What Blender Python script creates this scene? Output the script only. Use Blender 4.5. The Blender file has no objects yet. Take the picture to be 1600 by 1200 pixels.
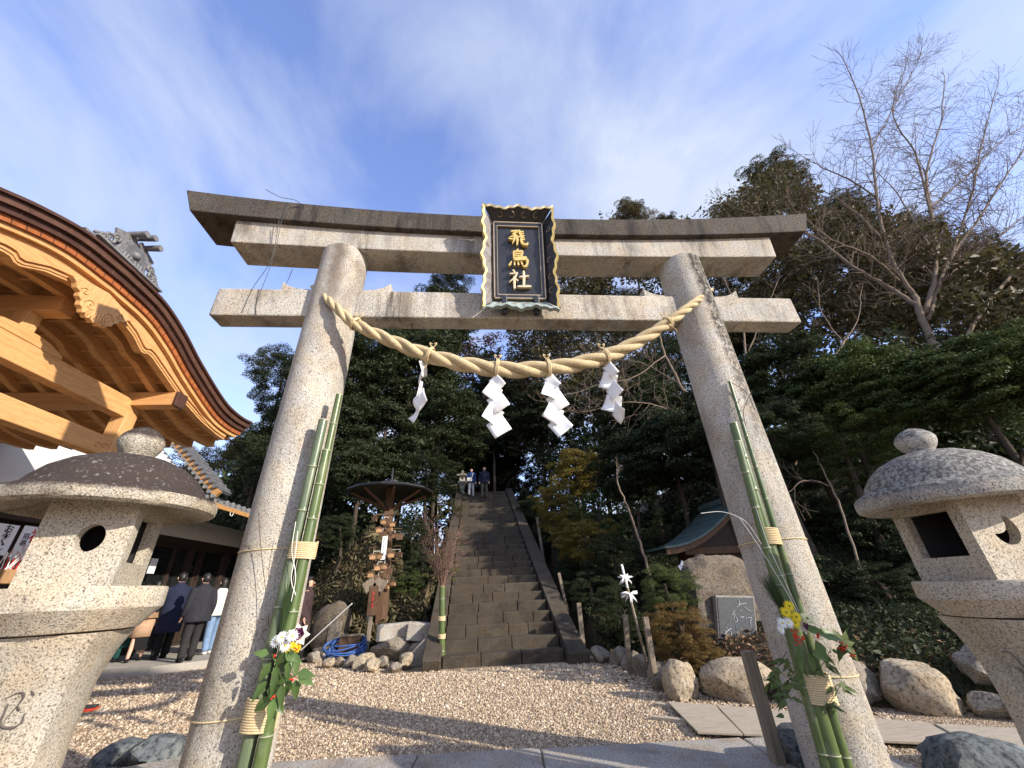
import bpy, math, random
import numpy as np
from mathutils import Vector, Matrix, noise as mnoise

# ------------------------------------------------------------------ camera, sky, sun, exposure
scene = bpy.context.scene
COL = scene.collection
R = math.radians
CAM = np.array([-0.438, -3.25, 1.25])
FPX, PITCH, ROLL, YAW = 607.4, R(27.62), R(2.575), R(5.377)
SUN_AZ = R(126.2)            # clockwise from +Y: the sun stands to the right and behind the viewer
SUN_EL = R(24.0)

_fw = np.array([math.sin(YAW)*math.cos(PITCH), math.cos(YAW)*math.cos(PITCH), math.sin(PITCH)])
_r = np.array([math.cos(YAW), -math.sin(YAW), 0.0])
_u = np.cross(_r, _fw)
_r2 = math.cos(ROLL)*_r - math.sin(ROLL)*_u
_u2 = math.sin(ROLL)*_r + math.cos(ROLL)*_u
cd = bpy.data.cameras.new('camera')
cd.sensor_fit = 'HORIZONTAL'; cd.sensor_width = 36.0; cd.lens = FPX/1600*36.0
cd.clip_start = 0.02; cd.clip_end = 2000
cam = bpy.data.objects.new('camera', cd); COL.objects.link(cam)
cam.matrix_world = Matrix(((_r2[0], _u2[0], -_fw[0], CAM[0]), (_r2[1], _u2[1], -_fw[1], CAM[1]), (_r2[2], _u2[2], -_fw[2], CAM[2]), (0, 0, 0, 1)))
scene.camera = cam
scene.render.resolution_x, scene.render.resolution_y = 1024, 768

scene.view_settings.view_transform = 'Standard'
scene.view_settings.look = 'None'
scene.view_settings.exposure = 0.9
scene.view_settings.gamma = 1.0
scene.cycles.use_denoising = True
scene.cycles.max_bounces = 6
scene.cycles.diffuse_bounces = 3
scene.cycles.transparent_max_bounces = 4
scene.cycles.sample_clamp_indirect = 6

world = bpy.data.worlds.new('World'); scene.world = world; world.use_nodes = True
def build_world():
    nt = world.node_tree; nt.nodes.clear(); L = nt.links.new
    def nd(t, **k):
        n = nt.nodes.new(t)
        for a, b in k.items(): setattr(n, a, b)
        return n
    out = nd('ShaderNodeOutputWorld'); bg = nd('ShaderNodeBackground'); bg.inputs['Strength'].default_value = 0.125
    sky = nd('ShaderNodeTexSky', sky_type='NISHITA', sun_disc=False, sun_elevation=SUN_EL, sun_rotation=SUN_AZ)
    sky.altitude = 100; sky.air_density = 1.0; sky.dust_density = 0.6; sky.ozone_density = 2.5
    tc = nd('ShaderNodeTexCoord')
    sep = nd('ShaderNodeSeparateXYZ'); L(tc.outputs['Generated'], sep.inputs[0])
    def math_(op, a, b=None):
        m = nd('ShaderNodeMath', operation=op)
        for i, v in enumerate((a, b)):
            if v is None: continue
            if isinstance(v, (int, float)): m.inputs[i].default_value = v
            else: L(v, m.inputs[i])
        return m.outputs[0]
    zz = math_('ADD', math_('MAXIMUM', sep.outputs['Z'], 0.0), 0.22)
    cx = math_('DIVIDE', sep.outputs['X'], zz); cy = math_('DIVIDE', sep.outputs['Y'], zz)
    cmb = nd('ShaderNodeCombineXYZ'); L(cx, cmb.inputs[0]); L(cy, cmb.inputs[1])
    mp = nd('ShaderNodeMapping'); L(cmb.outputs[0], mp.inputs[0]); mp.inputs['Rotation'].default_value = (0, 0, R(35)); mp.inputs['Scale'].default_value = (1.0, 0.8, 1); mp.inputs['Location'].default_value = (3.1, 1.75, 0.3)
    n1 = nd('ShaderNodeTexNoise'); n1.inputs['Scale'].default_value = 1.9; n1.inputs['Detail'].default_value = 9; n1.inputs['Roughness'].default_value = 0.56; n1.inputs['Distortion'].default_value = 0.35; L(mp.outputs[0], n1.inputs['Vector'])
    n2 = nd('ShaderNodeTexNoise'); n2.inputs['Scale'].default_value = 0.55; n2.inputs['Detail'].default_value = 3; L(mp.outputs[0], n2.inputs['Vector'])
    s = math_('ADD', math_('MULTIPLY', n1.outputs['Fac'], 0.72), math_('MULTIPLY', n2.outputs['Fac'], 0.28))
    rp = nd('ShaderNodeValToRGB'); L(s, rp.inputs[0])
    rp.color_ramp.elements[0].position = 0.37; rp.color_ramp.elements[0].color = (0.04, 0.04, 0.04, 1)
    rp.color_ramp.elements[1].position = 0.585; rp.color_ramp.elements[1].color = (0.95, 0.95, 0.95, 1)
    tint = nd('ShaderNodeMixRGB', blend_type='MULTIPLY'); tint.inputs[0].default_value = 1.0; tint.inputs[2].default_value = (1.62, 1.50, 1.85, 1); L(sky.outputs[0], tint.inputs[1])
    mx = nd('ShaderNodeMixRGB'); L(rp.outputs[0], mx.inputs[0]); L(tint.outputs[0], mx.inputs[1]); mx.inputs[2].default_value = (3.25, 3.62, 4.4, 1)
    L(mx.outputs[0], bg.inputs[0]); L(bg.outputs[0], out.inputs[0])
build_world()

sd = bpy.data.lights.new('sun', 'SUN'); sd.energy = 3.8; sd.angle = R(0.8); sd.color = (1.0, 0.91, 0.79)
sun = bpy.data.objects.new('sun', sd); COL.objects.link(sun)
SUNV = Vector((math.sin(SUN_AZ)*math.cos(SUN_EL), math.cos(SUN_AZ)*math.cos(SUN_EL), math.sin(SUN_EL)))
sun.rotation_euler = SUNV.to_track_quat('Z', 'Y').to_euler()

# ------------------------------------------------------------------ helpers
def ray(px, py):
    return (px-800)/FPX*_r2 - (py-600)/FPX*_u2 + _fw
def at(px, py, x=None, y=None, z=None):
    """the point of the place that the photograph shows at (px, py), on a plane x, y or z = const"""
    d = ray(px, py)
    i, v = (0, x) if x is not None else (1, y) if y is not None else (2, z)
    return CAM + d*((v-CAM[i])/d[i])

WL = {}     # world location of things and parts (none is rotated)
def wloc(o): return WL.get(o.name, np.zeros(3)) if o else np.zeros(3)
def props(o, label=None, cat=None, group=None, kind=None):
    for k, v in (('label', label), ('category', cat), ('group', group), ('kind', kind)):
        if v: o[k] = v
    return o
def thing(name, loc, label, cat, group=None):
    o = bpy.data.objects.new(name, None); COL.objects.link(o); o.location = loc; o.empty_display_size = 0.1
    WL[o.name] = np.array(loc, float)
    return props(o, label, cat, group)

def norm(v):
    v = np.asarray(v, float); n = np.linalg.norm(v); return v/n if n > 1e-12 else v
def frame(d):
    d = norm(d); a = np.array([0, 0, 1.0]) if abs(d[2]) < 0.93 else np.array([1.0, 0, 0])
    s = norm(np.cross(a, d)); return s, np.cross(d, s)
def rotz(a): return np.array([[math.cos(a), -math.sin(a), 0], [math.sin(a), math.cos(a), 0], [0, 0, 1.0]])
def rotx(a): return np.array([[1.0, 0, 0], [0, math.cos(a), -math.sin(a)], [0, math.sin(a), math.cos(a)]])
def roty(a): return np.array([[math.cos(a), 0, math.sin(a)], [0, 1.0, 0], [-math.sin(a), 0, math.cos(a)]])

class MB:
    def __init__(s): s.v = []; s.f = []
    def add(s, vs, fs):
        b = len(s.v); s.v += [tuple(map(float, p)) for p in vs]; s.f += [tuple(i+b for i in f) for f in fs]; return s
    def box(s, c, d, M=None):
        c = np.array(c, float); h = np.array(d, float)/2
        P = [np.array([x, y, z])*h for z in (-1, 1) for y in (-1, 1) for x in (-1, 1)]
        if M is not None: P = [M@p for p in P]
        return s.add([c+p for p in P], [(0, 2, 3, 1), (4, 5, 7, 6), (0, 1, 5, 4), (2, 6, 7, 3), (0, 4, 6, 2), (1, 3, 7, 5)])
    def beam(s, p, q, w, h, up=(0, 0, 1)):
        p, q = np.array(p, float), np.array(q, float); d = norm(q-p); a = norm(np.cross(d, up)); b = np.cross(a, d)
        P = []
        for e in (p, q):
            for i, j in ((-1, -1), (1, -1), (1, 1), (-1, 1)): P.append(e+a*w/2*i+b*h/2*j)
        return s.add(P, [(0, 1, 2, 3), (7, 6, 5, 4), (0, 4, 5, 1), (1, 5, 6, 2), (2, 6, 7, 3), (3, 7, 4, 0)])
    def loft(s, rings, cap=True, closed=False):
        n = len(rings[0]); vs = [p for r in rings for p in r]; fs = []; m = len(rings)
        for i in range(m if closed else m-1):
            for j in range(n):
                a, b = i*n+j, i*n+(j+1) % n; i2 = (i+1) % m
                fs.append((a, b, i2*n+(j+1) % n, i2*n+j))
        if cap and not closed: fs.append(tuple(range(n-1, -1, -1))); fs.append(tuple((m-1)*n+j for j in range(n)))
        return s.add(vs, fs)
    def tube(s, path, r, n=8, cap=True, closed=False, squash=None):
        P = [np.array(p, float) for p in path]; m = len(P)
        rr = [r]*m if isinstance(r, (int, float)) else list(r)
        rings = []; prev = None
        for i in range(m):
            d = P[(i+1) % m]-P[i-1] if closed else P[min(i+1, m-1)]-P[max(i-1, 0)]
            d = norm(d)
            if prev is None: a, b = frame(d)
            else:
                a = prev-d*(prev@d); a = norm(a) if np.linalg.norm(a) > 1e-6 else frame(d)[0]; b = np.cross(d, a)
            prev = a
            rings.append([P[i]+(a*math.cos(t)+b*math.sin(t)*(squash or 1))*rr[i] for t in [2*math.pi*k/n for k in range(n)]])
        return s.loft(rings, cap and not closed, closed)
    def lathe(s, prof, n=24, c=(0, 0, 0), jit=0, seed=0):
        rg = []; rnd = random.Random(seed)
        for r, z in prof:
            rg.append([(c[0]+max(r, 1e-4)*math.cos(2*math.pi*k/n)*(1+jit*rnd.uniform(-1, 1)), c[1]+max(r, 1e-4)*math.sin(2*math.pi*k/n)*(1+jit*rnd.uniform(-1, 1)), c[2]+z) for k in range(n)])
        return s.loft(rg)
    def prism(s, poly, o, u, v, depth, holes=None):
        """2-D outline in the frame (o; u, v) given thickness along u x v (centred)"""
        o, u, v = (np.array(k, float) for k in (o, u, v)); w = norm(np.cross(u, v)); n = len(poly)
        A = [o+u*a+v*b-w*depth/2 for a, b in poly]; B = [o+u*a+v*b+w*depth/2 for a, b in poly]
        area = sum(poly[i][0]*poly[(i+1) % n][1]-poly[(i+1) % n][0]*poly[i][1] for i in range(n))
        fs = [tuple(range(n-1, -1, -1)), tuple(range(n, 2*n))]+[(i, (i+1) % n, n+(i+1) % n, n+i) for i in range(n)]
        if area < 0: fs = [f[::-1] for f in fs]
        return s.add(A+B, fs)
    def build(s, name, mat, parent=None, smooth=False, bevel=0.0, seg=2, label=None, cat=None, group=None, kind=None, sub=0, world_origin=None, auto=None):
        base = wloc(parent) if parent else (np.array(world_origin, float) if world_origin is not None else np.zeros(3))
        me = bpy.data.meshes.new(name)
        V = np.array(s.v)-base
        me.from_pydata(V.tolist(), [], s.f); me.update()
        if mat: me.materials.append(mat)
        if smooth: me.shade_smooth()
        o = bpy.data.objects.new(name, me); COL.objects.link(o)
        if parent: o.parent = parent
        else: o.location = base
        WL[o.name] = base
        if bevel:
            b = o.modifiers.new('bevel', 'BEVEL'); b.width = bevel; b.segments = seg; b.limit_method = 'ANGLE'; b.angle_limit = R(35)
        if sub:
            b = o.modifiers.new('sub', 'SUBSURF'); b.levels = b.render_levels = sub
        if auto: me.set_sharp_from_angle(angle=R(auto))
        return props(o, label, cat, group, kind)

def np_mesh(name, V, F):
    """triangles or quads from numpy arrays"""
    me = bpy.data.meshes.new(name); n = len(V); m, k = F.shape
    me.vertices.add(n); me.vertices.foreach_set('co', V.astype(np.float32).ravel())
    me.loops.add(m*k); me.loops.foreach_set('vertex_index', F.astype(np.int32).ravel())
    me.polygons.add(m); me.polygons.foreach_set('loop_start', np.arange(0, m*k, k, dtype=np.int32))
    me.update(calc_edges=True); return me
def mesh_obj(name, me, mat, parent=None, loc=(0, 0, 0), **k):
    if mat and not me.materials: me.materials.append(mat)
    o = bpy.data.objects.new(name, me); COL.objects.link(o); o.parent = parent; o.location = loc
    WL[o.name] = wloc(parent)+np.array(loc, float) if parent else np.array(loc, float)
    return props(o, **k)

def catmull(P, m=6):
    P = [np.array(p, float) for p in P]; out = []
    Q = [2*P[0]-P[1]]+P+[2*P[-1]-P[-2]]
    for i in range(1, len(Q)-2):
        a, b, c, d = Q[i-1:i+3]
        for k in range(m):
            t = k/m; out.append(0.5*(2*b+(c-a)*t+(2*a-5*b+4*c-d)*t*t+(3*b-3*c+d-a)*t**3))
    out.append(P[-1]); return out
def lerp(a, b, t): return a+(b-a)*t

_ico = {}
def ico(level):
    if level in _ico: return _ico[level]
    t = (1+5**.5)/2
    V = [norm(p) for p in ((-1, t, 0), (1, t, 0), (-1, -t, 0), (1, -t, 0), (0, -1, t), (0, 1, t), (0, -1, -t), (0, 1, -t), (t, 0, -1), (t, 0, 1), (-t, 0, -1), (-t, 0, 1))]
    F = [(0, 11, 5), (0, 5, 1), (0, 1, 7), (0, 7, 10), (0, 10, 11), (1, 5, 9), (5, 11, 4), (11, 10, 2), (10, 7, 6), (7, 1, 8), (3, 9, 4), (3, 4, 2), (3, 2, 6), (3, 6, 8), (3, 8, 9), (4, 9, 5), (2, 4, 11), (6, 2, 10), (8, 6, 7), (9, 8, 1)]
    for _ in range(level):
        c = {}; G = []
        def mid(a, b):
            k = (min(a, b), max(a, b))
            if k not in c: c[k] = len(V); V.append(norm(V[a]+V[b]))
            return c[k]
        for a, b, d in F:
            x, y, z = mid(a, b), mid(b, d), mid(d, a); G += [(a, x, z), (b, y, x), (d, z, y), (x, y, z)]
        F = G
    _ico[level] = (np.array(V), F); return _ico[level]
def rock_mb(c, size, seed, level=3, M=None, planes=11, sharp=0.55, rough=0.035):
    rnd = random.Random(seed); V, F = ico(level); N = []
    for _ in range(planes): N.append((norm([rnd.gauss(0, 1) for _ in range(3)]), rnd.uniform(sharp, 0.95)))
    rr = np.ones(len(V))
    for n, d in N:
        q = V@n; rr = np.where(q > 1e-3, np.minimum(rr, d/np.maximum(q, 1e-3)), rr)
    off = Vector((seed*3.1, seed*1.7, 0))
    nz = np.array([mnoise.fractal(Vector(p)*2.3+off, 0.8, 2.0, 4) for p in V])
    P = V*(rr+rough*nz*2)[:, None]*np.array(size)[None]/2
    if M is not None: P = P@M.T
    return MB().add(P+np.array(c), F)

# ------------------------------------------------------------------ materials
class NT:
    def __init__(s, name):
        s.m = bpy.data.materials.new(name); s.m.use_nodes = True; s.t = s.m.node_tree; s.t.nodes.clear()
        s.out = s.t.nodes.new('ShaderNodeOutputMaterial'); s.b = s.t.nodes.new('ShaderNodeBsdfPrincipled'); s.t.links.new(s.b.outputs[0], s.out.inputs[0])
        s.tc = None
    def L(s, a, b): s.t.links.new(a, b)
    def n(s, t, **k):
        x = s.t.nodes.new(t)
        for a, b in k.items(): setattr(x, a, b)
        return x
    def obj(s, scale=(1, 1, 1), rot=(0, 0, 0), loc=(0, 0, 0), src='Object'):
        if s.tc is None: s.tc = s.n('ShaderNodeTexCoord')
        m = s.n('ShaderNodeMapping'); s.L(s.tc.outputs[src], m.inputs[0]); m.inputs['Scale'].default_value = scale; m.inputs['Rotation'].default_value = rot; m.inputs['Location'].default_value = loc
        return m.outputs[0]
    def noise(s, vec, scale, detail=3, rough=0.55, dist=0):
        x = s.n('ShaderNodeTexNoise'); s.L(vec, x.inputs['Vector']); x.inputs['Scale'].default_value = scale; x.inputs['Detail'].default_value = detail; x.inputs['Roughness'].default_value = rough; x.inputs['Distortion'].default_value = dist
        return x.outputs['Fac']
    def voro(s, vec, scale, feature='F1', out='Distance', rnd=1.0):
        x = s.n('ShaderNodeTexVoronoi', feature=feature); s.L(vec, x.inputs['Vector']); x.inputs['Scale'].default_value = scale
        if 'Randomness' in x.inputs: x.inputs['Randomness'].default_value = rnd
        return x.outputs[out]
    def ramp(s, fac, stops, interp='LINEAR'):
        x = s.n('ShaderNodeValToRGB'); s.L(fac, x.inputs[0]); cr = x.color_ramp; cr.interpolation = interp
        while len(cr.elements) < len(stops): cr.elements.new(0.5)
        for e, (p, c) in zip(cr.elements, stops):
            e.position = p; e.color = (*c, 1) if isinstance(c, (tuple, list)) else (c, c, c, 1)
        return x.outputs[0]
    def mix(s, fac, a, b, mode='MIX'):
        x = s.n('ShaderNodeMixRGB', blend_type=mode)
        for i, v in enumerate((fac, a, b)):
            if isinstance(v, (int, float)): x.inputs[i].default_value = v if i == 0 else (v, v, v, 1)
            elif isinstance(v, (tuple, list)): x.inputs[i].default_value = (*v, 1)
            else: s.L(v, x.inputs[i])
        return x.outputs[0]
    def math(s, op, a, b=0.0, clamp=False):
        x = s.n('ShaderNodeMath', operation=op, use_clamp=clamp)
        for i, v in enumerate((a, b)):
            if isinstance(v, (int, float)): x.inputs[i].default_value = v
            else: s.L(v, x.inputs[i])
        return x.outputs[0]
    def bump(s, h, strength=0.5, dist=0.01):
        x = s.n('ShaderNodeBump'); s.L(h, x.inputs['Height']); x.inputs['Strength'].default_value = strength; x.inputs['Distance'].default_value = dist
        s.L(x.outputs[0], s.b.inputs['Normal']); return x
    def done(s, col, rough=0.8, metal=0.0, spec=None):
        if isinstance(col, (tuple, list)): s.b.inputs['Base Color'].default_value = (*col, 1)
        else: s.L(col, s.b.inputs['Base Color'])
        if isinstance(rough, (int, float)): s.b.inputs['Roughness'].default_value = rough
        else: s.L(rough, s.b.inputs['Roughness'])
        s.b.inputs['Metallic'].default_value = metal
        if spec is not None: s.b.inputs['Specular IOR Level'].default_value = spec
        return s.m
    def sep(s, vec):
        x = s.n('ShaderNodeSeparateXYZ'); s.L(vec, x.inputs[0]); return x.outputs
    def island(s):
        return s.n('ShaderNodeNewGeometry').outputs['Random Per Island']

M = {}
def granite(name, light=(.57, .54, .47), mid=(.42, .395, .34), dark=(.07, .064, .057), scale=105, stain=0.45, stain_col=(.075, .06, .05), streak=(1, 1, .35), stain_scale=2.6, top_dirt=0.0, bump=0.55, extra=None, spots=(.60, .65, .5)):
    t = NT(name); o = t.obj()
    sp = t.noise(o, scale, 4, 0.7)
    col = t.ramp(sp, [(.36, dark), (.45, mid), (.56, light), (.66, tuple(min(1, c*1.12) for c in light)), (.74, mid)])
    big = t.ramp(t.noise(o, 1.7, 4), [(.3, .74), (.7, 1.08)])
    col = t.mix(1.0, col, big, 'MULTIPLY')
    warm = t.ramp(t.noise(o, 5.0, 3), [(.42, (1, 1, 1)), (.66, (1.0, .9, .77))]); col = t.mix(0.8, col, warm, 'MULTIPLY')
    if stain:
        st = t.noise(t.obj(streak), stain_scale, 7, 0.66, 0.3)
        col = t.mix(t.math('MULTIPLY', t.ramp(st, [(.50, 0), (.66, 1)]), stain), col, stain_col)
    if top_dirt:      # lichen and soot settle on the faces that look upward
        nz = t.sep(t.n('ShaderNodeNewGeometry').outputs['Normal'])[2]
        f = t.math('MULTIPLY', t.ramp(t.math('ADD', nz, t.math('MULTIPLY', t.math('SUBTRACT', t.noise(o, 9, 6, .7), .5), .9)), [(.05, 0), (.45, 1)]), top_dirt)
        col = t.mix(f, col, stain_col)
        col = t.mix(t.math('MULTIPLY', f, t.ramp(t.noise(o, 46, 4, .75), [(spots[0], 0), (spots[1], spots[2])])), col, (.40, .39, .34))
    if extra: col = extra(t, o, col)
    t.bump(t.math('ADD', t.math('MULTIPLY', sp, 0.6), t.math('MULTIPLY', t.noise(o, 28, 5, .7), 1.0)), bump, 0.012)
    M[name] = t.done(col, 0.88, spec=0.25); return M[name]

granite('granite')
def drips(t, o, col):
    f = t.noise(t.obj((7, 3, .35)), 1.6, 6, .7, .2); g = t.noise(o, 1.1, 3)
    m = t.math('MULTIPLY', t.ramp(f, [(.52, 0), (.68, 1)]), t.ramp(g, [(.45, 0), (.62, .8)]))
    return t.mix(m, col, (.05, .038, .03))
granite('granite_beam', extra=drips, stain=0.62, stain_scale=2.4, streak=(1.2, 1, .3), stain_col=(.06, .048, .04))
granite('granite_cap', light=(.12, .105, .088), mid=(.05, .044, .036), dark=(.014, .012, .011), stain=0.95, stain_scale=3.4, streak=(1.6, 1.6, .22), stain_col=(.022, .019, .017))
def right_streak(t, o, col):
    p = t.sep(o); wob = t.math('SUBTRACT', t.noise(o, 4.5, 6, .72), .5)
    cx = t.math('ADD', t.math('ADD', p[0], t.math('MULTIPLY', t.math('SUBTRACT', p[2], 4.0), .030)), t.math('MULTIPLY', wob, .13))
    d = t.math('ABSOLUTE', t.math('SUBTRACT', cx, .025))
    m1 = t.ramp(d, [(.06, 1), (.115, 0)])
    hz = t.ramp(t.math('DIVIDE', p[2], 5.0), [(.34, .25), (.55, .75), (.70, .95), (.9, 1)])
    m = t.math('MULTIPLY', t.math('MULTIPLY', m1, hz), t.ramp(t.noise(o, 24, 5, .7), [(.36, .25), (.54, 1)]))
    return t.mix(m, col, (.035, .03, .026))
granite('granite_pillar_right', stain=0.3, extra=right_streak)
def left_patch(t, o, col):
    st = t.noise(t.obj((1, 1, .45), loc=(.7, 0, 1.3)), 2.2, 7, .68, .5); p = t.sep(o)
    low = t.ramp(t.math('DIVIDE', p[2], 5.0), [(.18, 1), (.36, .35), (.6, .25), (.9, .8)])
    col = t.mix(t.math('MULTIPLY', t.math('MULTIPLY', t.ramp(st, [(.48, 0), (.62, 1)]), .62), low), col, (.10, .07, .06))
    wob = t.math('SUBTRACT', t.noise(o, 6, 5, .7), .5); d = t.math('ABSOLUTE', t.math('ADD', t.math('SUBTRACT', p[0], .09), t.math('MULTIPLY', wob, .16)))
    run = t.math('MULTIPLY', t.ramp(d, [(.02, .8), (.10, 0)]), t.ramp(t.math('DIVIDE', p[2], 5.0), [(.70, 0), (.78, .7), (.88, 1)]))
    return t.mix(run, col, (.11, .08, .06))
granite('granite_pillar_left', stain=0.32, extra=left_patch)
granite('granite_lantern', light=(.53, .485, .395), mid=(.385, .35, .28), dark=(.07, .06, .05), stain=0.35, scale=120, bump=.5)
granite('granite_lantern_cap', light=(.48, .45, .37), mid=(.30, .27, .215), dark=(.05, .045, .04), stain=0.7, scale=120, top_dirt=.97, stain_col=(.040, .028, .024), bump=.6)
granite('granite_lantern_cap_grey', light=(.50, .48, .43), mid=(.36, .34, .29), dark=(.05, .045, .04), stain=0.5, scale=110, top_dirt=.85, stain_col=(.075, .07, .066), bump=.7, spots=(.47, .55, .75))
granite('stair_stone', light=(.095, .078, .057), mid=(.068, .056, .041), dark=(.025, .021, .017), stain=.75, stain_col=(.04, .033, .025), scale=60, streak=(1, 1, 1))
granite('kerb_stone', light=(.46, .43, .38), mid=(.36, .33, .29), dark=(.10, .09, .08), stain=.4, scale=70)
granite('field_stone', light=(.34, .30, .24), mid=(.24, .21, .165), dark=(.06, .055, .045), stain=.7, stain_scale=4, stain_col=(.07, .062, .045), scale=42, streak=(1, 1, 1), bump=.9)
granite('field_stone_tan', light=(.44, .37, .27), mid=(.34, .285, .20), dark=(.10, .085, .065), stain=.55, stain_scale=3, stain_col=(.11, .085, .06), scale=30, streak=(1, .6, 1), bump=.9)
granite('blue_stone', light=(.15, .165, .165), mid=(.085, .10, .105), dark=(.03, .036, .04), stain=.6, stain_scale=3, stain_col=(.30, .34, .33), scale=22, streak=(1, 1, 1), bump=.9)
granite('monument_stone', light=(.19, .16, .12), mid=(.13, .108, .082), dark=(.055, .048, .04), stain=.75, stain_scale=6, stain_col=(.06, .05, .042), scale=36, streak=(1, 1, .5), bump=1.0)

def wood(name, a, b, grain=(1, 1, 1), scale=9, rough=.5, bump=.12, spec=.35):
    t = NT(name); o = t.obj(grain)
    g = t.noise(o, scale, 6, .6, 1.2); col = t.ramp(g, [(.34, b), (.50, a), (.60, tuple(min(1, c*1.1) for c in a)), (.72, b)])
    f = t.noise(o, scale*7, 3, .6); col = t.mix(.35, col, t.ramp(f, [(.3, .7), (.7, 1.1)]), 'MULTIPLY')
    t.bump(f, bump, .004); M[name] = t.done(col, rough, spec=spec); return M[name]
wood('cypress', (.60, .335, .135), (.51, .265, .095), (.9, .9, 9), 3.0, .55)          # runs along y in the porch
wood('cypress_x', (.58, .315, .125), (.49, .25, .09), (.6, 8, 8), 3.0, .55)
wood('cypress_z', (.62, .355, .15), (.53, .285, .105), (8, 8, .6), 3.0, .55)
wood('cypress_board', (.42, .225, .085), (.35, .18, .065), (3, 3, 3), 3.0, .65)
wood('grey_wood', (.25, .205, .15), (.165, .135, .10), (12, 12, .8), 4, .85, .3, .15)
wood('brown_wood', (.135, .080, .048), (.075, .045, .03), (9, 9, .8), 4, .8, .3, .15)
wood('dark_wood', (.045, .03, .022), (.025, .018, .014), (6, 6, .8), 4, .6, .2, .3)
wood('plaque_wood', (.40, .235, .115), (.30, .17, .08), (6, 6, 1.2), 6, .75, .2, .2)
wood('plywood', (.42, .36, .275), (.34, .285, .21), (2, 12, 12), 3, .8, .2, .2)
wood('bark', (.20, .155, .115), (.105, .08, .06), (5, 5, 1), 7, .9, .8, .1)
wood('bark_pale', (.235, .18, .13), (.145, .11, .08), (5, 5, 1), 7, .9, .6, .1)
wood('bark_dark', (.075, .058, .043), (.04, .032, .025), (5, 5, 1), 7, .95, .8, .1)

def plain(name, col, rough=.7, metal=0, var=.15, scale=12, bump=0, spec=None):
    t = NT(name); o = t.obj(); f = t.noise(o, scale, 5, .6)
    c = t.mix(1, col, t.ramp(f, [(.3, 1-var), (.7, 1+var*.5)]), 'MULTIPLY')
    if bump: t.bump(t.noise(o, scale*6, 4), bump, .004)
    M[name] = t.done(c, rough, metal, spec); return M[name]
plain('plaster', (.70, .68, .63), .9, var=.08, scale=3)
plain('white_paper', (.82, .82, .80), .7, var=.04, scale=20)
plain('black_lacquer', (.022, .023, .027), .38, var=.3, scale=6, spec=.5)
plain('lit_lacquer', (.20, .19, .185), .5, var=.25, scale=9, spec=.5)  # black lacquer as the sun greys it: light painted into the colour
plain('ink_black', (.015, .015, .017), .6)
plain('ink_red', (.55, .03, .02), .6)
plain('gold', (.80, .58, .20), .42, .55, .25, 25)
plain('pale_gold', (.70, .60, .38), .45, .4, .3, 30)
plain('gold_line', (.42, .33, .22), .45, .5, .2)
plain('verdigris', (.30, .36, .34), .7, .0, .35, 30)
plain('copper_brown', (.115, .058, .042), .42, .35, .3, 5, .1)
plain('copper_brown_light', (.155, .08, .055), .42, .35, .3, 5, .1)
plain('copper_lit', (.42, .135, .042), .5, .15, .35, 8)  # brown copper with the sun's orange glow painted into its colour
plain('copper_green', (.08, .125, .115), .6, .15, .4, 9, .1)
plain('roof_tile', (.125, .128, .135), .45, 0, .35, 9, .15, .5)
plain('roof_tile_pale', (.20, .20, .20), .5, 0, .35, 14, .2, .5)
plain('oni_tile', (.165, .16, .16), .5, 0, .45, 18, .4, .5)
plain('dark_metal', (.03, .03, .032), .5, .6, .2)
plain('wire', (.03, .028, .026), .6, .3)
plain('glass_dark', (.012, .014, .014), .08, 0, .1, 2, 0, .6)
plain('curtain', (.14, .115, .055), .9, 0, .2, 3)
plain('hose_blue', (.05, .13, .38), .45, 0, .15, 20, 0, .5)
plain('red_plastic', (.62, .06, .025), .4, 0, .1)
plain('black_plastic', (.03, .03, .033), .45, 0, .1)
plain('string_white', (.78, .76, .70), .8, 0, .1)
plain('twig_red', (.15, .085, .06), .85, 0, .3, 8)
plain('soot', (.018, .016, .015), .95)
plain('concrete', (.36, .33, .28), .9, 0, .2, 4, .3)
plain('skin', (.55, .33, .23), .55, 0, .08, 20)
plain('hair_black', (.015, .013, .012), .5, 0, .3, 40)
for nm, c in (('cloth_navy', (.018, .022, .045)), ('cloth_charcoal', (.028, .028, .034)), ('cloth_trouser', (.03, .028, .028)), ('cloth_brown', (.27, .17, .10)), ('cloth_tan', (.42, .27, .17)), ('cloth_black', (.012, .012, .013)), ('cloth_white', (.62, .60, .56)), ('cloth_jeans', (.17, .26, .40)), ('cloth_green', (.012, .14, .065)), ('cloth_darkgreen', (.012, .05, .045)), ('cloth_plum', (.055, .035, .035)), ('cloth_blue', (.025, .055, .16)), ('cloth_khaki', (.10, .095, .07))):
    plain(nm, c, .9, 0, .25, 14, .3, .2)

def rope_mat():
    t = NT('straw_rope'); o = t.obj(src='UV'); p = t.obj()
    f = t.noise(p, 150, 3, .7); g = t.noise(p, 14, 4)
    col = t.mix(1, t.ramp(f, [(.32, (.32, .235, .115)), (.5, (.54, .43, .25)), (.68, (.66, .55, .35))]), t.ramp(g, [(.3, .85), (.7, 1.05)]), 'MULTIPLY')
    t.bump(f, .6, .006); M['straw_rope'] = t.done(col, .8, spec=.2)
rope_mat()
plain('straw_cord', (.66, .53, .31), .8, 0, .25, 120, .4, .2)
def bamboo_mat(name, a, b):
    t = NT(name); o = t.obj((14, 14, .9)); g = t.noise(o, 3, 5, .6); w = t.noise(t.obj((2, 2, 1)), 6, 5, .7)
    col = t.mix(t.ramp(w, [(.52, 0), (.72, .45)]), t.ramp(g, [(.3, b), (.65, a)]), (.27, .27, .17))
    M[name] = t.done(col, .32, spec=.5)
bamboo_mat('bamboo', (.105, .145, .042), (.062, .098, .032))
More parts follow.
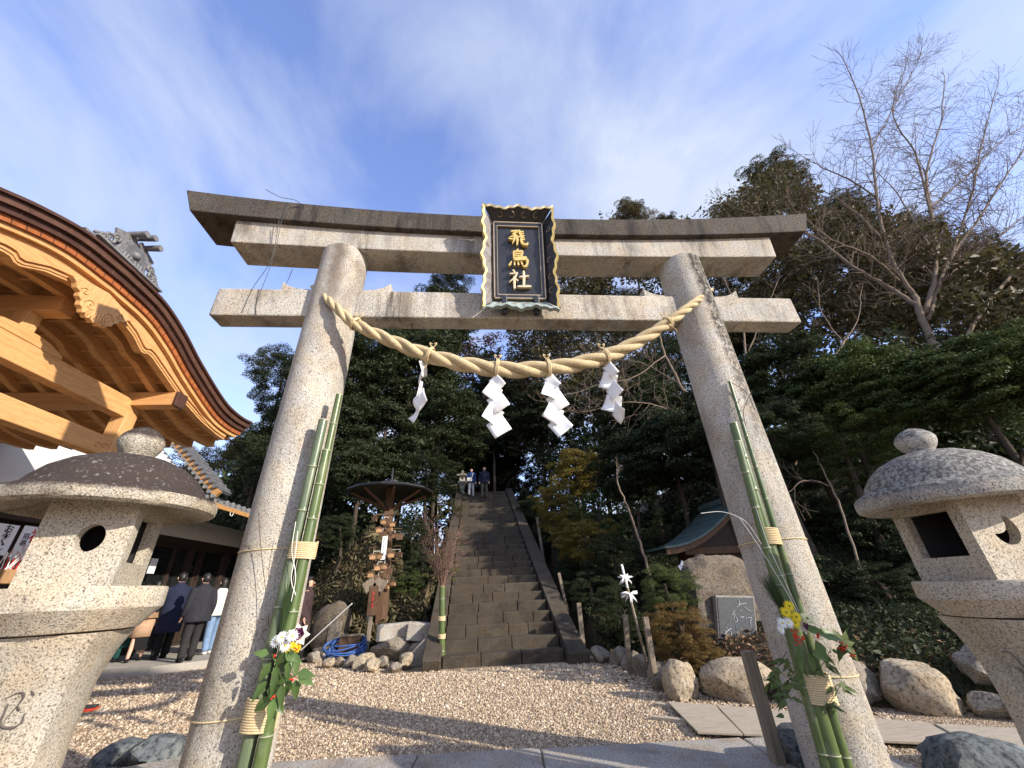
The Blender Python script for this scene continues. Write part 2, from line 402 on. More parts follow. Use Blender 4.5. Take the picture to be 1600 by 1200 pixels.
bamboo_mat('bamboo_dull', (.12, .155, .085), (.075, .10, .055))
plain('bamboo_node', (.33, .33, .22), .6)
plain('bamboo_cut', (.72, .63, .42), .7)

def gravel_mat():
    t = NT('gravel'); o = t.obj()
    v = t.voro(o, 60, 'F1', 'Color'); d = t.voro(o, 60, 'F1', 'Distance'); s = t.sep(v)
    col = t.ramp(s[0], [(.0, (.22, .15, .095)), (.3, (.38, .275, .18)), (.6, (.50, .375, .25)), (.85, (.58, .46, .325)), (1, (.66, .57, .45))])
    big = t.ramp(t.noise(o, .8, 4), [(.35, .86), (.65, 1.06)]); col = t.mix(1, col, big, 'MULTIPLY')
    gap = t.ramp(d, [(.3, 1), (.75, .7)]); col = t.mix(1, col, gap, 'MULTIPLY')  # shade between the pebbles, painted into the colour
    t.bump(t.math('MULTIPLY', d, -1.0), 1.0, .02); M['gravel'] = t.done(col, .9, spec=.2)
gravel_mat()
def pebble_mat():
    t = NT('pebble'); s = t.island()
    M['pebble'] = t.done(t.ramp(s, [(.0, (.18, .13, .08)), (.25, (.37, .275, .18)), (.55, (.52, .40, .27)), (.85, (.60, .48, .335)), (1, (.72, .63, .50))]), .85, spec=.25)
pebble_mat()

def leaf_mat(name, cols, rough=.55, spec=.2, trans=0.25):
    t = NT(name); s = t.island(); n = len(cols)
    c = t.ramp(s, [(i/(n-1), k) for i, k in enumerate(cols)])
    ob = t.n('ShaderNodeObjectInfo').outputs['Random']; c = t.mix(1, c, t.ramp(ob, [(0, .78), (1, 1.15)]), 'MULTIPLY')
    m = t.done(c, rough, spec=spec)
    if trans:
        tr = t.n('ShaderNodeBsdfTranslucent'); t.L(c, tr.inputs[0]); mx = t.n('ShaderNodeMixShader'); mx.inputs[0].default_value = trans
        t.L(t.b.outputs[0], mx.inputs[1]); t.L(tr.outputs[0], mx.inputs[2]); t.L(mx.outputs[0], t.out.inputs[0])
    M[name] = m
leaf_mat('leaf_dark', [(.022, .032, .014), (.034, .047, .019), (.045, .060, .024), (.062, .074, .034)])
leaf_mat('leaf_mid', [(.042, .066, .018), (.066, .10, .028), (.092, .125, .036), (.13, .15, .05)])
leaf_mat('leaf_conifer', [(.052, .058, .024), (.075, .075, .032), (.095, .088, .040), (.066, .072, .03)])
leaf_mat('leaf_olive', [(.075, .082, .026), (.115, .118, .038), (.145, .135, .048), (.19, .165, .065)])
leaf_mat('leaf_brown', [(.085, .078, .034), (.12, .10, .046), (.15, .118, .058), (.10, .105, .044)])
leaf_mat('leaf_yellow', [(.085, .105, .028), (.17, .15, .034), (.27, .19, .034), (.32, .20, .04), (.07, .10, .028)])
leaf_mat('leaf_rust', [(.10, .095, .034), (.17, .105, .036), (.24, .125, .036), (.28, .18, .06), (.075, .09, .034)])
leaf_mat('leaf_red', [(.12, .045, .038), (.18, .075, .058), (.10, .062, .04), (.20, .12, .09)])
leaf_mat('leaf_grass', [(.20, .165, .09), (.28, .225, .125), (.13, .13, .06), (.23, .175, .10)], .7, .2)
leaf_mat('leaf_fresh', [(.07, .125, .03), (.095, .16, .042), (.12, .19, .055)], .4, .4)
leaf_mat('leaf_pine', [(.030, .060, .020), (.045, .080, .028), (.060, .095, .034)], .5, .3, 0)
leaf_mat('leaf_litter', [(.15, .085, .045), (.22, .13, .07), (.10, .065, .038), (.28, .19, .11)], .8, .2, 0)
for nm, c in (('petal_white', (.80, .80, .76)), ('petal_yellow', (.82, .62, .02)), ('petal_cream', (.80, .76, .42)), ('petal_purple', (.23, .06, .17)), ('cabbage_cream', (.70, .68, .52)), ('berry_red', (.62, .035, .015)), ('flower_heart', (.20, .22, .03))):
    plain(nm, c, .55, 0, .15, 40, 0, .3)
def soil_mat():
    t = NT('forest_floor'); o = t.obj()
    a = t.noise(o, 1.3, 6, .65); b = t.noise(o, 17, 5, .7)
    col = t.mix(t.ramp(a, [(.42, 0), (.6, 1)]), t.ramp(b, [(.3, (.045, .034, .022)), (.55, (.10, .075, .046)), (.75, (.17, .13, .08))]), t.ramp(b, [(.3, (.022, .026, .012)), (.6, (.05, .055, .024)), (.8, (.09, .085, .045))]))
    t.bump(b, 1.0, .06); M['forest_floor'] = t.done(col, .95, spec=.1)
soil_mat()
# ------------------------------------------------------------------ ground
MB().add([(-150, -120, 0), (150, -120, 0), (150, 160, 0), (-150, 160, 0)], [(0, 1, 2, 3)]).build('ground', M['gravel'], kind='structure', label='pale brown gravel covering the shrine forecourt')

def make_gravel():
    rg = np.random.default_rng(5); n0 = 230000
    x = rg.uniform(-8.2, 3.6, n0); y = rg.uniform(0.1, 7.4, n0)
    d = np.hypot(x-CAM[0], y-CAM[1]); keep = rg.random(n0) < np.clip((5.2/d)**2.2, 0, 1)
    keep &= ~((y < 1.0) & (np.abs(x) < 2.2)); keep &= (y < 5.2) | (x < -2.2) | (d > 99)
    x, y = x[keep][:84000], y[keep][:84000]; n = len(x)
    s = rg.lognormal(math.log(.0086), .33, n)*np.clip(np.hypot(x-CAM[0], y-CAM[1])/5.0, .85, 1.7)
    B = np.array([(1, 0, 0), (-.5, .87, 0), (-.5, -.87, 0), (.35, .2, .75), (-.3, .25, .7), (0, -.4, .72)])
    F = np.array([(3, 4, 5), (0, 1, 3), (1, 4, 3), (1, 2, 4), (2, 5, 4), (2, 0, 5), (0, 3, 5)])
    P = B[None]*(1+rg.uniform(-.3, .3, (n, 6, 3))); P = P*s[:, None, None]*np.stack([rg.uniform(.9, 1.5, n), rg.uniform(.7, 1.1, n), rg.uniform(.7, 1.2, n)], 1)[:, None]
    a = rg.uniform(0, 6.28, n); ca, sa = np.cos(a)[:, None], np.sin(a)[:, None]
    X = P[:, :, 0]*ca-P[:, :, 1]*sa+x[:, None]; Y = P[:, :, 0]*sa+P[:, :, 1]*ca+y[:, None]; Z = P[:, :, 2]+.001
    V = np.stack([X, Y, Z], 2).reshape(-1, 3); FF = (F[None]+np.arange(n)[:, None, None]*6).reshape(-1, 3)
    mesh_obj('gravel', np_mesh('gravel', V, FF), M['pebble'], kind='stuff', label='loose pale brown pebbles scattered over the forecourt')
make_gravel()

# paved sill under the gate, slab by slab
sill = thing('stone_sill', (0, .3, 0), 'pale stone slabs laid across the ground under the stone gate', 'paving'); sill['kind'] = 'structure'; del sill['category']
xs = [-2.35, -1.02, .02, 1.75, 2.6]
for i in range(len(xs)-1):
    y1 = 1.12-.085*(xs[i]+xs[i+1])/2
    MB().box(((xs[i]+xs[i+1])/2, (y1-.75)/2, -.02), (xs[i+1]-xs[i]-.012, y1+.75, .09+.004*i), rotz(R(-3.5))).build('slab', M['kerb_stone'], sill, bevel=.012)

# ------------------------------------------------------------------ stone gate
GZ = .22
gate = thing('torii_gate', (0, 0, 0), 'tall weathered granite shrine gate spanning the gravel approach', 'gate')
def pillar_x(side, z): return side*(1.958-(z)*.01444)
for side in (-1, 1):
    rings = []
    for z in np.linspace(-.05, 4.50, 24):
        r = .2437-(z-GZ)*.0031; x = pillar_x(side, z)
        rings.append([(x+r*math.cos(t), r*math.sin(t), z) for t in np.linspace(0, 2*math.pi, 56, endpoint=False)])
    p = MB().loft(rings)
    base = np.array([side*1.958, 0, 0])
    o = p.build('pillar', None, None, smooth=True, auto=50)
    o.data.transform(Matrix.Translation(tuple(-base))); o.parent = gate; o.location = base; WL[o.name] = base
    o.data.materials.append(M['granite_pillar_left' if side < 0 else 'granite_pillar_right'])
    o['label'] = 'left round granite pillar with brown blotches' if side < 0 else 'right round granite pillar with a black streak near its top'
MB().box((.009, 0, 3.8145), (6.014, .204, .329)).build('tie_beam', M['granite_beam'], gate, bevel=.014)
def beam_loft(ht, hb, dep, zb, zt, nst=41, ridge=0, pw=2.1):
    rings = []
    for u in np.linspace(-1, 1, nst):
        a = abs(u)**pw; b = zb[0]+(zb[1]-zb[0])*a; t = zt[0]+(zt[1]-zt[0])*a
        rg = [(hb*u, -dep, b), (hb*u, dep, b), (ht*u, dep, t)]
        if ridge: rg.append((ht*u, 0, t+ridge))
        rg.append((ht*u, -dep, t)); rings.append(rg)
    return MB().loft(rings)
beam_loft(3.044, 3.016, .17, (4.471, 4.542), (4.752, 4.87)).build('under_lintel', M['granite_beam'], gate, bevel=.012)
beam_loft(3.624, 3.488, .24, (4.719, 4.909), (4.972, 5.229), ridge=.10).build('top_lintel', M['granite_cap'], gate, bevel=.012, label='dark lichen stained top lintel with upswept ends')
for side in (-1, 1):
    for s2 in (-1, 1):
        x0 = pillar_x(side, 4.0)+s2*.18
        pl = [(0, 0), (.36, 0), (.36, .135), (.30, .085), (.22, .052), (.1, .04), (0, .04)]
        MB().prism([(a, b) for a, b in pl], (x0, 0, 3.981), (s2, 0, 0), (0, 0, 1), .12).build('wedge', M['granite'], gate, bevel=.006)

# ------------------------------------------------------------------ name plaque
def make_plaque():
    bl = at(753, 484, y=-.17); br = at(871, 486, y=-.17); tl = at(756, 328, y=-.40); tr = at(863, 332, y=-.40)
    c = (bl+br+tl+tr)/4; u = np.array([1.0, 0, 0]); v = norm((tl+tr)/2-(bl+br)/2); v[0] = 0; v = norm(v); w = np.cross(u, v)     # w towards the viewer
    H = np.linalg.norm((tl+tr)/2-(bl+br)/2); Wd = (np.linalg.norm(br-bl)+np.linalg.norm(tr-tl))/2
    t = thing('name_plaque', c, 'black lacquered name plaque with gilt scalloped frame hung on the gate', 'plaque')
    def P(a, b, d=0): return c+u*a+v*b+w*d
    hw, hh = Wd/2, H/2; iw, ih = hw*.70, hh*.775
    # backing and panel
    MB().prism([(-iw*1.02, -ih*1.02), (iw*1.02, -ih*1.02), (iw*1.02, ih*1.02), (-iw*1.02, ih*1.02)], P(0, 0, -.075), u, v, .05).build('backing', M['black_lacquer'], t)
    MB().prism([(-iw*.83, -ih*.87), (iw*.83, -ih*.87), (iw*.83, ih*.87), (-iw*.83, ih*.87)], P(0, 0, -.042), u, v, .016).build('panel', M['black_lacquer'], t)
    def rect_frame(name, a, b, th, d, dp, mt):
        m = MB()
        for s in (-1, 1):
            m.prism([(-a, s*b-th/2), (a, s*b-th/2), (a, s*b+th/2), (-a, s*b+th/2)], P(0, 0, d), u, v, dp)
            m.prism([(s*a-th/2, -b+th/2), (s*a+th/2, -b+th/2), (s*a+th/2, b-th/2), (s*a-th/2, b-th/2)], P(0, 0, d+.0004), u, v, dp)
        m.build(name, mt, t)
    rect_frame('border', iw*.985, ih*.985, .013, -.030, .05, M['gold_line'])
    rect_frame('border', iw*.925, ih*.945, .032, -.036, .05, M['black_lacquer'])
    rect_frame('border', iw*.86, ih*.895, .010, -.032, .04, M['gold_line'])
    # flaring scalloped wings
    def scallop(n, amp, horn, lobes):
        out = []
        for i in range(n+1):
            s = i/n*2-1; a = abs(s)
            z = amp*(.5+.5*math.cos(lobes*math.pi*s))*(1-.35*a)+amp*.22*math.cos(lobes*3.1*math.pi*s)
            if a > .82: z += horn*((a-.82)/.18)**1.3
            out.append((s, z))
        return out
    wing_specs = [('v', -1, M['lit_lacquer']), ('v', 1, M['black_lacquer']), ('h', 1, M['black_lacquer']), ('h', -1, M['verdigris'])]  # left wing painted in the lighter, sunlit tone of the lacquer
    fl = .072
    for kind, s, mt in wing_specs:
        m = MB(); e = MB(); A = []; B = []
        prof = scallop(72, .034, .030, 3 if kind == 'v' else 2.5)
        for q, z in prof:
            if kind == 'v':
                A.append(P(s*iw, q*ih, -.055)); B.append(P(s*(hw-.022+z), q*hh*(1.0), fl))
            else:
                A.append(P(q*iw, s*ih, -.055)); B.append(P(q*hw, s*(hh-.022+z), fl))
        n = len(A); nn = np.cross(B[n//2]-A[n//2], A[-1]-A[0]); nn = norm(nn)
        if nn@w > 0: nn = -nn
        th = .014
        V = A+B+[p+nn*th for p in A]+[p+nn*th for p in B]
        F = []
        for i in range(n-1):
            F += [(i, i+1, n+i+1, n+i), (2*n+i, 3*n+i, 3*n+i+1, 2*n+i+1), (n+i, n+i+1, 3*n+i+1, 3*n+i), (i, 2*n+i, 2*n+i+1, i+1)]
        F += [(0, n, 3*n, 2*n), (n-1, 3*n-1, 4*n-1, 2*n-1)]
        ob = m.add(V, F).build('frame_wing', mt, t)
        # gilt rim along the scalloped edge
        rim = MB(); V = []; F = []
        out = norm((u*s if kind == 'v' else v*s))
        for p in B: V += [p+w*.005-out*.017, p+w*.012+out*.005, p+out*.015-w*.040, p-out*.004-w*.042]
        for i in range(n-1):
            for k in range(4): F.append((4*i+k, 4*i+(k+1) % 4, 4*i+4+(k+1) % 4, 4*i+4+k))
        F += [(3, 2, 1, 0), tuple(4*(n-1)+k for k in range(4))]
        rim.add(V, F).build('gilt_rim', M['verdigris'] if (kind == 'h' and s < 0) else M['gold'] if kind == 'v' else M['pale_gold'], ob, smooth=True, auto=40)
        # incised cloud scrolls
        for q in ((-.72, -.42, -.05, .3, .66) if kind == 'v' else (-.62, -.22, .22, .62)):
            pts = []
            for k in range(13):
                an = k/12*4.4*(1 if q < 0 else -1)+(1.2 if kind == 'v' else 0); rad = .040-.0023*k
                f = .55+rad*math.cos(an)*6
                if kind == 'v': pts.append(P(s*lerp(iw, hw-.02, f), q*lerp(ih, hh, .5)+rad*math.sin(an), lerp(-.055, fl, f)+.004))
                else: pts.append(P(q*lerp(iw, hw, .5)+rad*math.sin(an), s*lerp(ih, hh-.02, f), lerp(-.055, fl, f)+.004))
            MB().tube(pts, .0028, 5).build('scroll', M['gold_line'], ob)
    for s in (-1, 1):
        MB().beam(P(s*iw*.62, -ih*.93, -.02), P(s*iw*.62, -hh-.03, -.02), .05, .06, w).build('hanger', M['black_lacquer'], t, bevel=.003)
    # raised brush characters: each stroke a tapered bar, the strokes stepped by a hair
    G = {
     'letter_fly': [[(.18, .86, .05), (.42, .88, .07), (.60, .90, .06)], [(.58, .90, .07), (.60, .72, .06), (.70, .60, .05), (.80, .62, .03)], [(.62, .80, .03), (.74, .86, .05)], [(.64, .70, .03), (.76, .74, .05)],
        [(.46, .80, .05), (.30, .72, .06), (.22, .68, .02)], [(.12, .52, .04), (.30, .58, .06), (.46, .62, .05)], [(.34, .70, .06), (.32, .40, .06), (.22, .16, .02)], [(.44, .62, .05), (.46, .40, .07), (.44, .08, .04)],
        [(.06, .44, .05), (.20, .40, .05), (.34, .44, .03)], [(.50, .52, .05), (.66, .54, .06), (.64, .34, .07), (.72, .16, .07), (.90, .12, .07), (.95, .24, .02)], [(.62, .44, .03), (.76, .50, .05)], [(.66, .34, .03), (.80, .40, .05)]],
     'letter_bird': [[(.48, .98, .06), (.40, .88, .03)], [(.28, .86, .05), (.28, .60, .06), (.28, .42, .05)], [(.28, .86, .04), (.50, .87, .06), (.68, .86, .06), (.66, .66, .05)], [(.30, .74, .04), (.64, .75, .05)], [(.30, .63, .04), (.66, .64, .05)],
        [(.28, .50, .05), (.52, .52, .07), (.86, .55, .05)], [(.29, .40, .05), (.50, .42, .07), (.86, .44, .07), (.90, .26, .07), (.80, .06, .06), (.66, .10, .02)], [(.16, .30, .03), (.06, .10, .07)], [(.30, .28, .03), (.30, .12, .06)], [(.46, .28, .03), (.48, .13, .06)], [(.60, .30, .03), (.66, .16, .06)]],
     'letter_shrine': [[(.22, .98, .06), (.30, .88, .04)], [(.06, .78, .04), (.24, .80, .06), (.42, .84, .04)], [(.40, .82, .05), (.26, .56, .06), (.02, .34, .02)], [(.26, .62, .06), (.26, .30, .07), (.26, .02, .05)], [(.30, .54, .04), (.42, .42, .05)],
        [(.50, .62, .04), (.72, .64, .07), (.92, .68, .05)], [(.70, .92, .06), (.70, .50, .07), (.68, .14, .06)], [(.40, .12, .05), (.68, .13, .08), (1.0, .14, .07)]]}
    ch = ih*1.62/3
    for gi, (gn, strokes) in enumerate(G.items()):
        oy = ih*.78-ch*(gi+1)+ch*.12; sc = ch*.90; ox = -sc*.52
        m = MB()
        for k, st in enumerate(strokes):
            pts = catmull([(a, b, 0) for a, b, _ in st], 5) if len(st) > 2 else [np.array((a, b, 0.)) for a, b, _ in st]
            wd = np.interp(np.linspace(0, 1, len(pts)), np.linspace(0, 1, len(st)), [s[2] for s in st])
            Lf = []; Rt = []
            for i, p in enumerate(pts):
                d = norm(pts[min(i+1, len(pts)-1)]-pts[max(i-1, 0)]); nrm = np.array([-d[1], d[0], 0]); h = wd[i]*.78
                Lf.append((p+nrm*h)[:2]); Rt.append((p-nrm*h)[:2])
            e0 = pts[0]-norm(pts[1]-pts[0])*wd[0]*.5; e1 = pts[-1]+norm(pts[-1]-pts[-2])*wd[-1]*.6
            poly = [e0[:2]]+Lf+[e1[:2]]+Rt[::-1]
            m.prism([(ox+a*sc, oy+b*sc) for a, b in poly], P(0, 0, -.014+.0008*k), u, v, .044)
        m.build(gn, M['gold'] if gi < 2 else M['pale_gold'], t, bevel=.004)
    return t
make_plaque()

# ------------------------------------------------------------------ twisted straw rope
rope_ctrl = [at(489, 448, y=.02), at(505, 462, y=-.19), at(526, 481, y=-.285), at(553, 505, y=-.30), at(610, 532, y=-.28), at(672, 556, y=-.27), at(740, 572, y=-.27), at(805, 578, y=-.27), at(870, 574, y=-.27), at(930, 562, y=-.27), at(985, 540, y=-.27), at(1040, 507, y=-.29), at(1072, 483, y=-.285), at(1095, 465, y=-.20), at(1112, 453, y=.02)]
rope_pts = catmull(rope_ctrl, 14)
rope = thing('straw_rope', rope_pts[len(rope_pts)//2], 'thick twisted straw rope slung between the two gate pillars', 'rope')
def make_rope():
    P = np.array(rope_pts); seg = np.linalg.norm(np.diff(P, axis=0), axis=1); s = np.concatenate([[0], np.cumsum(seg)]); Ltot = s[-1]
    S = np.linspace(0, Ltot, 420); Q = np.stack([np.interp(S, s, P[:, k]) for k in range(3)], 1)
    f = np.sin(np.clip(S/Ltot, 0, 1)*math.pi); Rr = .026+.048*f**1.2
    ph = np.cumsum(np.gradient(S)/(Rr*10.5))*2*math.pi
    T = np.gradient(Q, axis=0); T /= np.linalg.norm(T, axis=1)[:, None]
    A = np.cross(T, np.array([0, 0, 1.0])); A /= np.linalg.norm(A, axis=1)[:, None]; B = np.cross(A, T)
    rg = np.random.default_rng(3); fr = MB()
    for k in range(3):
        a = -ph+k*2*math.pi/3
        C = Q+(A*np.cos(a)[:, None]+B*np.sin(a)[:, None])*(Rr*.52)[:, None]
        o = MB().tube(list(C), list(Rr*.53), 12).build('strand', M['straw_rope'], rope, smooth=True)
        for _ in range(110):        # loose straw ends
            i = rg.integers(30, 390); d = norm(C[i]-Q[i]+rg.normal(0, .03, 3)); p = C[i]+d*Rr[i]*.5
            e = p+T[i]*rg.uniform(.02, .06)*rg.choice((-1, 1))+d*rg.uniform(.004, .018)
            fr.tube([p, e], [.0012, .0006], 3)
    fr.build('loose_straw', M['straw_cord'], rope, kind='stuff')
    for px in (672, 776, 857, 945, 555, 1043):      # tie cords round the rope
        i = int(np.argmin([abs((800+FPX*((q-CAM)@_r2)/((q-CAM)@_fw))-px) for q in Q]))
        r = Rr[i]*1.08+.004
        ring = []
        for w_ in range(3):
            ring += [Q[i]+T[i]*(.010*(w_-1)+.003*math.sin(t))+A[i]*r*math.cos(t)+B[i]*r*math.sin(t) for t in np.linspace(0, 6.28, 20)]
        top = Q[i]+B[i]*(r+.004)-np.array([0, .02, 0])
        m = MB().tube(ring, .0055, 6)
        for s_ in (-1, 1): m.tube(catmull([top, top+np.array([s_*.022, -.01, .018]), top+np.array([s_*.03, -.012, .04]), top+np.array([s_*.008, -.012, .03])], 5), .005, 5)
        m.tube(catmull([Q[i]-B[i]*r, Q[i]-B[i]*(r+.03)+T[i]*.01, Q[i]-B[i]*(r+.06)], 4), [.004]*9, 4)
        m.build('tie_cord', M['straw_cord'], rope, smooth=True)
    return Q, Rr
ROPEQ, ROPER = make_rope()
wp = catmull([at(560, 500, y=-.27), at(640, 533, y=-.26), at(760, 561, y=-.26), at(850, 560, y=-.26), at(960, 537, y=-.26), at(1040, 500, y=-.27)], 8)
MB().tube(wp, .0035, 4).build('support_wire', M['wire'], world_origin=wp[20], label='thin dark wire strung just above the straw rope', cat='wire')

# ------------------------------------------------------------------ folded paper streamers
def streamer(px, py, seed, yaw, label, n=5, size=.148, tw=0.0, ht=None):
    top = at(px, py, y=-.275); rnd = random.Random(seed)
    t = thing('paper_streamer', top, label, 'paper streamer', 'paper streamers hung from the rope')
    p = np.array(top); N = 7
    for k in range(n):
        s = -1 if k % 2 == 0 else 1
        w_, h_ = size*(.62 if k == 0 else .84+.05*k), size*(1.0 if k == 0 else 1.02)
        Rm = rotz(yaw+tw*k+s*R(rnd.uniform(10, 24)))@roty(s*R(rnd.uniform(24, 36)))@rotx(R(rnd.uniform(-14, 14)))
        V = []; F = []; cu = rnd.uniform(-.022, .03)
        for j in range(N):
            for i in range(N):
                a, b = i/(N-1)-.5, j/(N-1); bend = cu*math.sin(b*math.pi)*(1+a)+.012*math.sin(3*a+seed+k)*b
                V.append(p+Rm@np.array([a*w_, bend, -b*h_]))
        for j in range(N-1):
            for i in range(N-1): F.append((j*N+i, j*N+i+1, j*N+N+i+1, j*N+N+i))
        m = MB().add(V, F); o = m.build('paper_fold', M['white_paper'], t, smooth=True)
        sm = o.modifiers.new('thick', 'SOLIDIFY'); sm.thickness = .0016
        p = p+Rm@np.array([s*w_*.22, .004*(k-1), -h_*(.70 if ht is None else ht)])
    MB().tube([top+np.array([0, 0, .05]), top+np.array([0, 0, -.01])], .004, 5).build('string', M['straw_cord'], t)
streamer(659, 563, 1, R(72), 'zigzag white paper streamer turned almost edge-on, leftmost on the rope', tw=.25)
streamer(770, 590, 2, R(8), 'zigzag white paper streamer hanging lowest, just left of the rope middle')
streamer(856, 588, 3, R(-10), 'zigzag white paper streamer right below the plaque, just right of the rope middle')
streamer(948, 570, 4, R(-24), 'curled white paper streamer nearest the right pillar', tw=-.18)

# stray wires on the left end of the gate
def wire(pts, label, r=.0035):
    P = catmull(pts, 6); MB().tube(P, r, 4).build('loose_wire', M['wire'], world_origin=P[0], label=label, cat='wire')
wire([at(415, 296, y=-.2), at(438, 308, y=-.2), at(462, 313, y=-.22), at(470, 322, y=-.245), at(452, 325, y=-.25), at(440, 345, y=-.25), at(428, 400, y=-.20), at(402, 470, y=-.112), at(400, 492, y=-.112)], 'dark wire looped over the left end of the top lintel')
wire([at(436, 345, y=-.25), at(424, 405, y=-.19), at(395, 450, y=-.112), at(378, 488, y=-.108)], 'dark wire slanting down the left end of the tie beam')
wire([at(457, 420, y=.10), at(450, 438, y=.06), at(443, 450, y=.02)], 'short dark wire above the left wedge of the gate')
# ------------------------------------------------------------------ stone lanterns
from mathutils.geometry import tessellate_polygon
def ring_pts(cx, cy, z, hs, rot, n=8, rnd=0.0):
    """square ring with n points per side and slightly rounded corners"""
    out = []
    C = [(-1, -1), (1, -1), (1, 1), (-1, 1)]
    for k in range(4):
        a, b = np.array(C[k], float), np.array(C[(k+1) % 4], float)
        for j in range(n):
            p = a+(b-a)*j/n; m = max(abs(p[0]), abs(p[1])); l = np.linalg.norm(p); f = 1-rnd*(l/m-1)/.414
            p = rotz(rot)[:2, :2]@(p*hs*f); out.append((cx+p[0], cy+p[1], z))
    return out
def hole_face(m, c, ux, uz, nrm, w, h, hole, depth, taper=.0):
    """one wall of the fire box: a plate with a hole of the given outline and real thickness"""
    sq = rect(w, h, 6); n = len(sq); q = len(hole)
    def P(a, b, d): return c+ux*a+uz*b-nrm*d
    tri = tessellate_polygon([[Vector((a, b, 0)) for a, b in sq], [Vector((a, b, 0)) for a, b in hole]])
    V = [P(a, b, 0) for a, b in sq+hole]+[P(a, b, depth) for a, b in sq+hole]; N = n+q
    F = [tuple(f) for f in tri]+[tuple(i+N for i in f[::-1]) for f in tri]
    F += [(n+i, n+(i+1) % q, N+n+(i+1) % q, N+n+i) for i in range(q)]
    m.add(V, F)
def circ(r, n=40, c=(0, 0), e=1): return [(c[0]+r*math.cos(2*math.pi*k/n), c[1]+r*e*math.sin(2*math.pi*k/n)) for k in range(n)]
def rect(w, h, n=10, c=(0, 0)):
    o = []
    C = [(-1, -1), (1, -1), (1, 1), (-1, 1)]
    for k in range(4):
        for j in range(n):
            o.append((c[0]+w/2*lerp(C[k][0], C[(k+1) % 4][0], j/n), c[1]+h/2*lerp(C[k][1], C[(k+1) % 4][1], j/n)))
    return o
def crescent(r, n=20):
    a0, a1 = R(75), R(-165); A = [(r*math.cos(t), r*math.sin(t)) for t in np.linspace(a0, a1, n)]
    k = np.array([A[0], A[-1]]); c = k.mean(0); B = []
    for i in range(1, n-1):
        s = i/(n-1); e = np.array(A[-1])*(1-s)+np.array(A[0])*s; B.append(tuple(e+(norm(np.array([1, -1]))*.52*r*math.sin(math.pi*s))))
    return A+B
def stone_lantern(X, Y, z, capr, platr, box, rot, holes, mcap, mbody, label, seed):
    t = thing('stone_lantern', (X, Y, 0), label, 'stone lantern', 'pair of stone lanterns before the gate')
    # finial
    zf0, zf1 = z['fin']; h = zf1-zf0; rf = capr*.245
    MB().lathe([(rf*.62, -.03), (rf*.60, .0), (rf*.80, h*.10), (rf, h*.40), (rf*.94, h*.60), (rf*.66, h*.82), (rf*.25, h*.96), (.002, h)], 32, (X, Y, zf0), .012, seed).build('finial', M[mcap], t, smooth=True, sub=1)
    zr0, zr1 = z['rim']; zt = zf0; H = zt-zr1
    prof = [(box*.30, zr0+.075), (box*.80, zr0+.05), (capr*.93, zr0-.005), (capr*.985, zr0+.008), (capr, zr0+.03), (capr*.995, zr1-.015), (capr*.965, zr1), (capr*.90, zr1+.015), (capr*.85, zr1+H*.10), (capr*.80, zr1+H*.28), (capr*.70, zr1+H*.52), (capr*.56, zr1+H*.72), (capr*.38, zr1+H*.88), (capr*.18, zr1+H*.97), (.01, zr1+H)]
    MB().lathe(prof, 72, (X, Y, 0), .006, seed+1).build('cap', M[mcap], t, smooth=True, auto=40)
    zb0, zb1 = z['box']; hb = zb1-zb0+.06
    m = MB(); tp = -.0
    for k in range(4):
        a = rot-math.pi/2+k*math.pi/2; nrm = np.array([math.cos(a), math.sin(a), 0]); ux = np.array([-math.sin(a), math.cos(a), 0])
        hole_face(m, np.array([X, Y, (zb0+zb1+.06)/2])+nrm*box/2, ux, np.array([0, 0, 1.0]), nrm, box, hb, holes[k], .05)
    m.build('fire_box', M[mbody], t)
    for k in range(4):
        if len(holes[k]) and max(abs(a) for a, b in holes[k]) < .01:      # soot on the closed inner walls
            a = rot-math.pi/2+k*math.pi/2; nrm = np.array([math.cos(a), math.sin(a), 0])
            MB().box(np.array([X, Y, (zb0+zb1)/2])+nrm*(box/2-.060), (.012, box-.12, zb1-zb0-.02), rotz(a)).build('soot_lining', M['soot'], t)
    m = MB().box((X, Y, zb0+.012), (box*.97, box*.97, .03), rotz(rot)); m.build('fire_box_floor', M['soot'], t)
    MB().box((X, Y, zb1-.01), (box-.11, box-.11, .02), rotz(rot)).build('fire_box_ceiling', M['soot'], t)
    # platform
    zp = z['plat']; th = zb0-zp
    MB().lathe([(platr*.62, zp), (platr*.78, zp+th*.04), (platr*.93, zp+th*.38), (platr*.995, zp+th*.50), (platr, zp+th*.56), (platr, zp+th*.94), (platr*.985, zb0), (platr*.3, zb0+.001)], 64, (X, Y, 0), .006, seed+2).build('platform', M[mbody], t, smooth=True, auto=30)
    # flared square post
    pr = [(0.0, platr*1.12), (.10, platr*1.05), (.22, platr*.62), (.40, platr*.50), (.62, platr*.475), (.80, platr*.52), (.92, platr*.62), (.97, platr*.70), (.992, platr*.73), (1.0, platr*.73)]
    zs = np.linspace(0, 1, 36); hs = np.interp(zs, [p[0] for p in pr], [p[1] for p in pr])
    rings = [ring_pts(X, Y, s*(zp-.002), h_*.92, rot, 8, .10) for s, h_ in zip(zs, hs)]
    MB().loft(rings).build('post', M[mbody], t, smooth=True, auto=28)
    MB().box((X, Y, -.02), (platr*2.6, platr*2.6, .16), rotz(rot)).build('base_stone', M[mbody], t, bevel=.02)
    def face_pt(k, a, s):
        """point on post face k, a across (-1..1), s up (0..1)"""
        an = rot-math.pi/2+k*math.pi/2; nrm = np.array([math.cos(an), math.sin(an), 0]); ux = np.array([-math.sin(an), math.cos(an), 0])
        h_ = np.interp(s, zs, hs)*.92
        return np.array([X, Y, s*(zp-.002)])+nrm*(h_+.0005)+ux*a*h_
    return t, face_pt
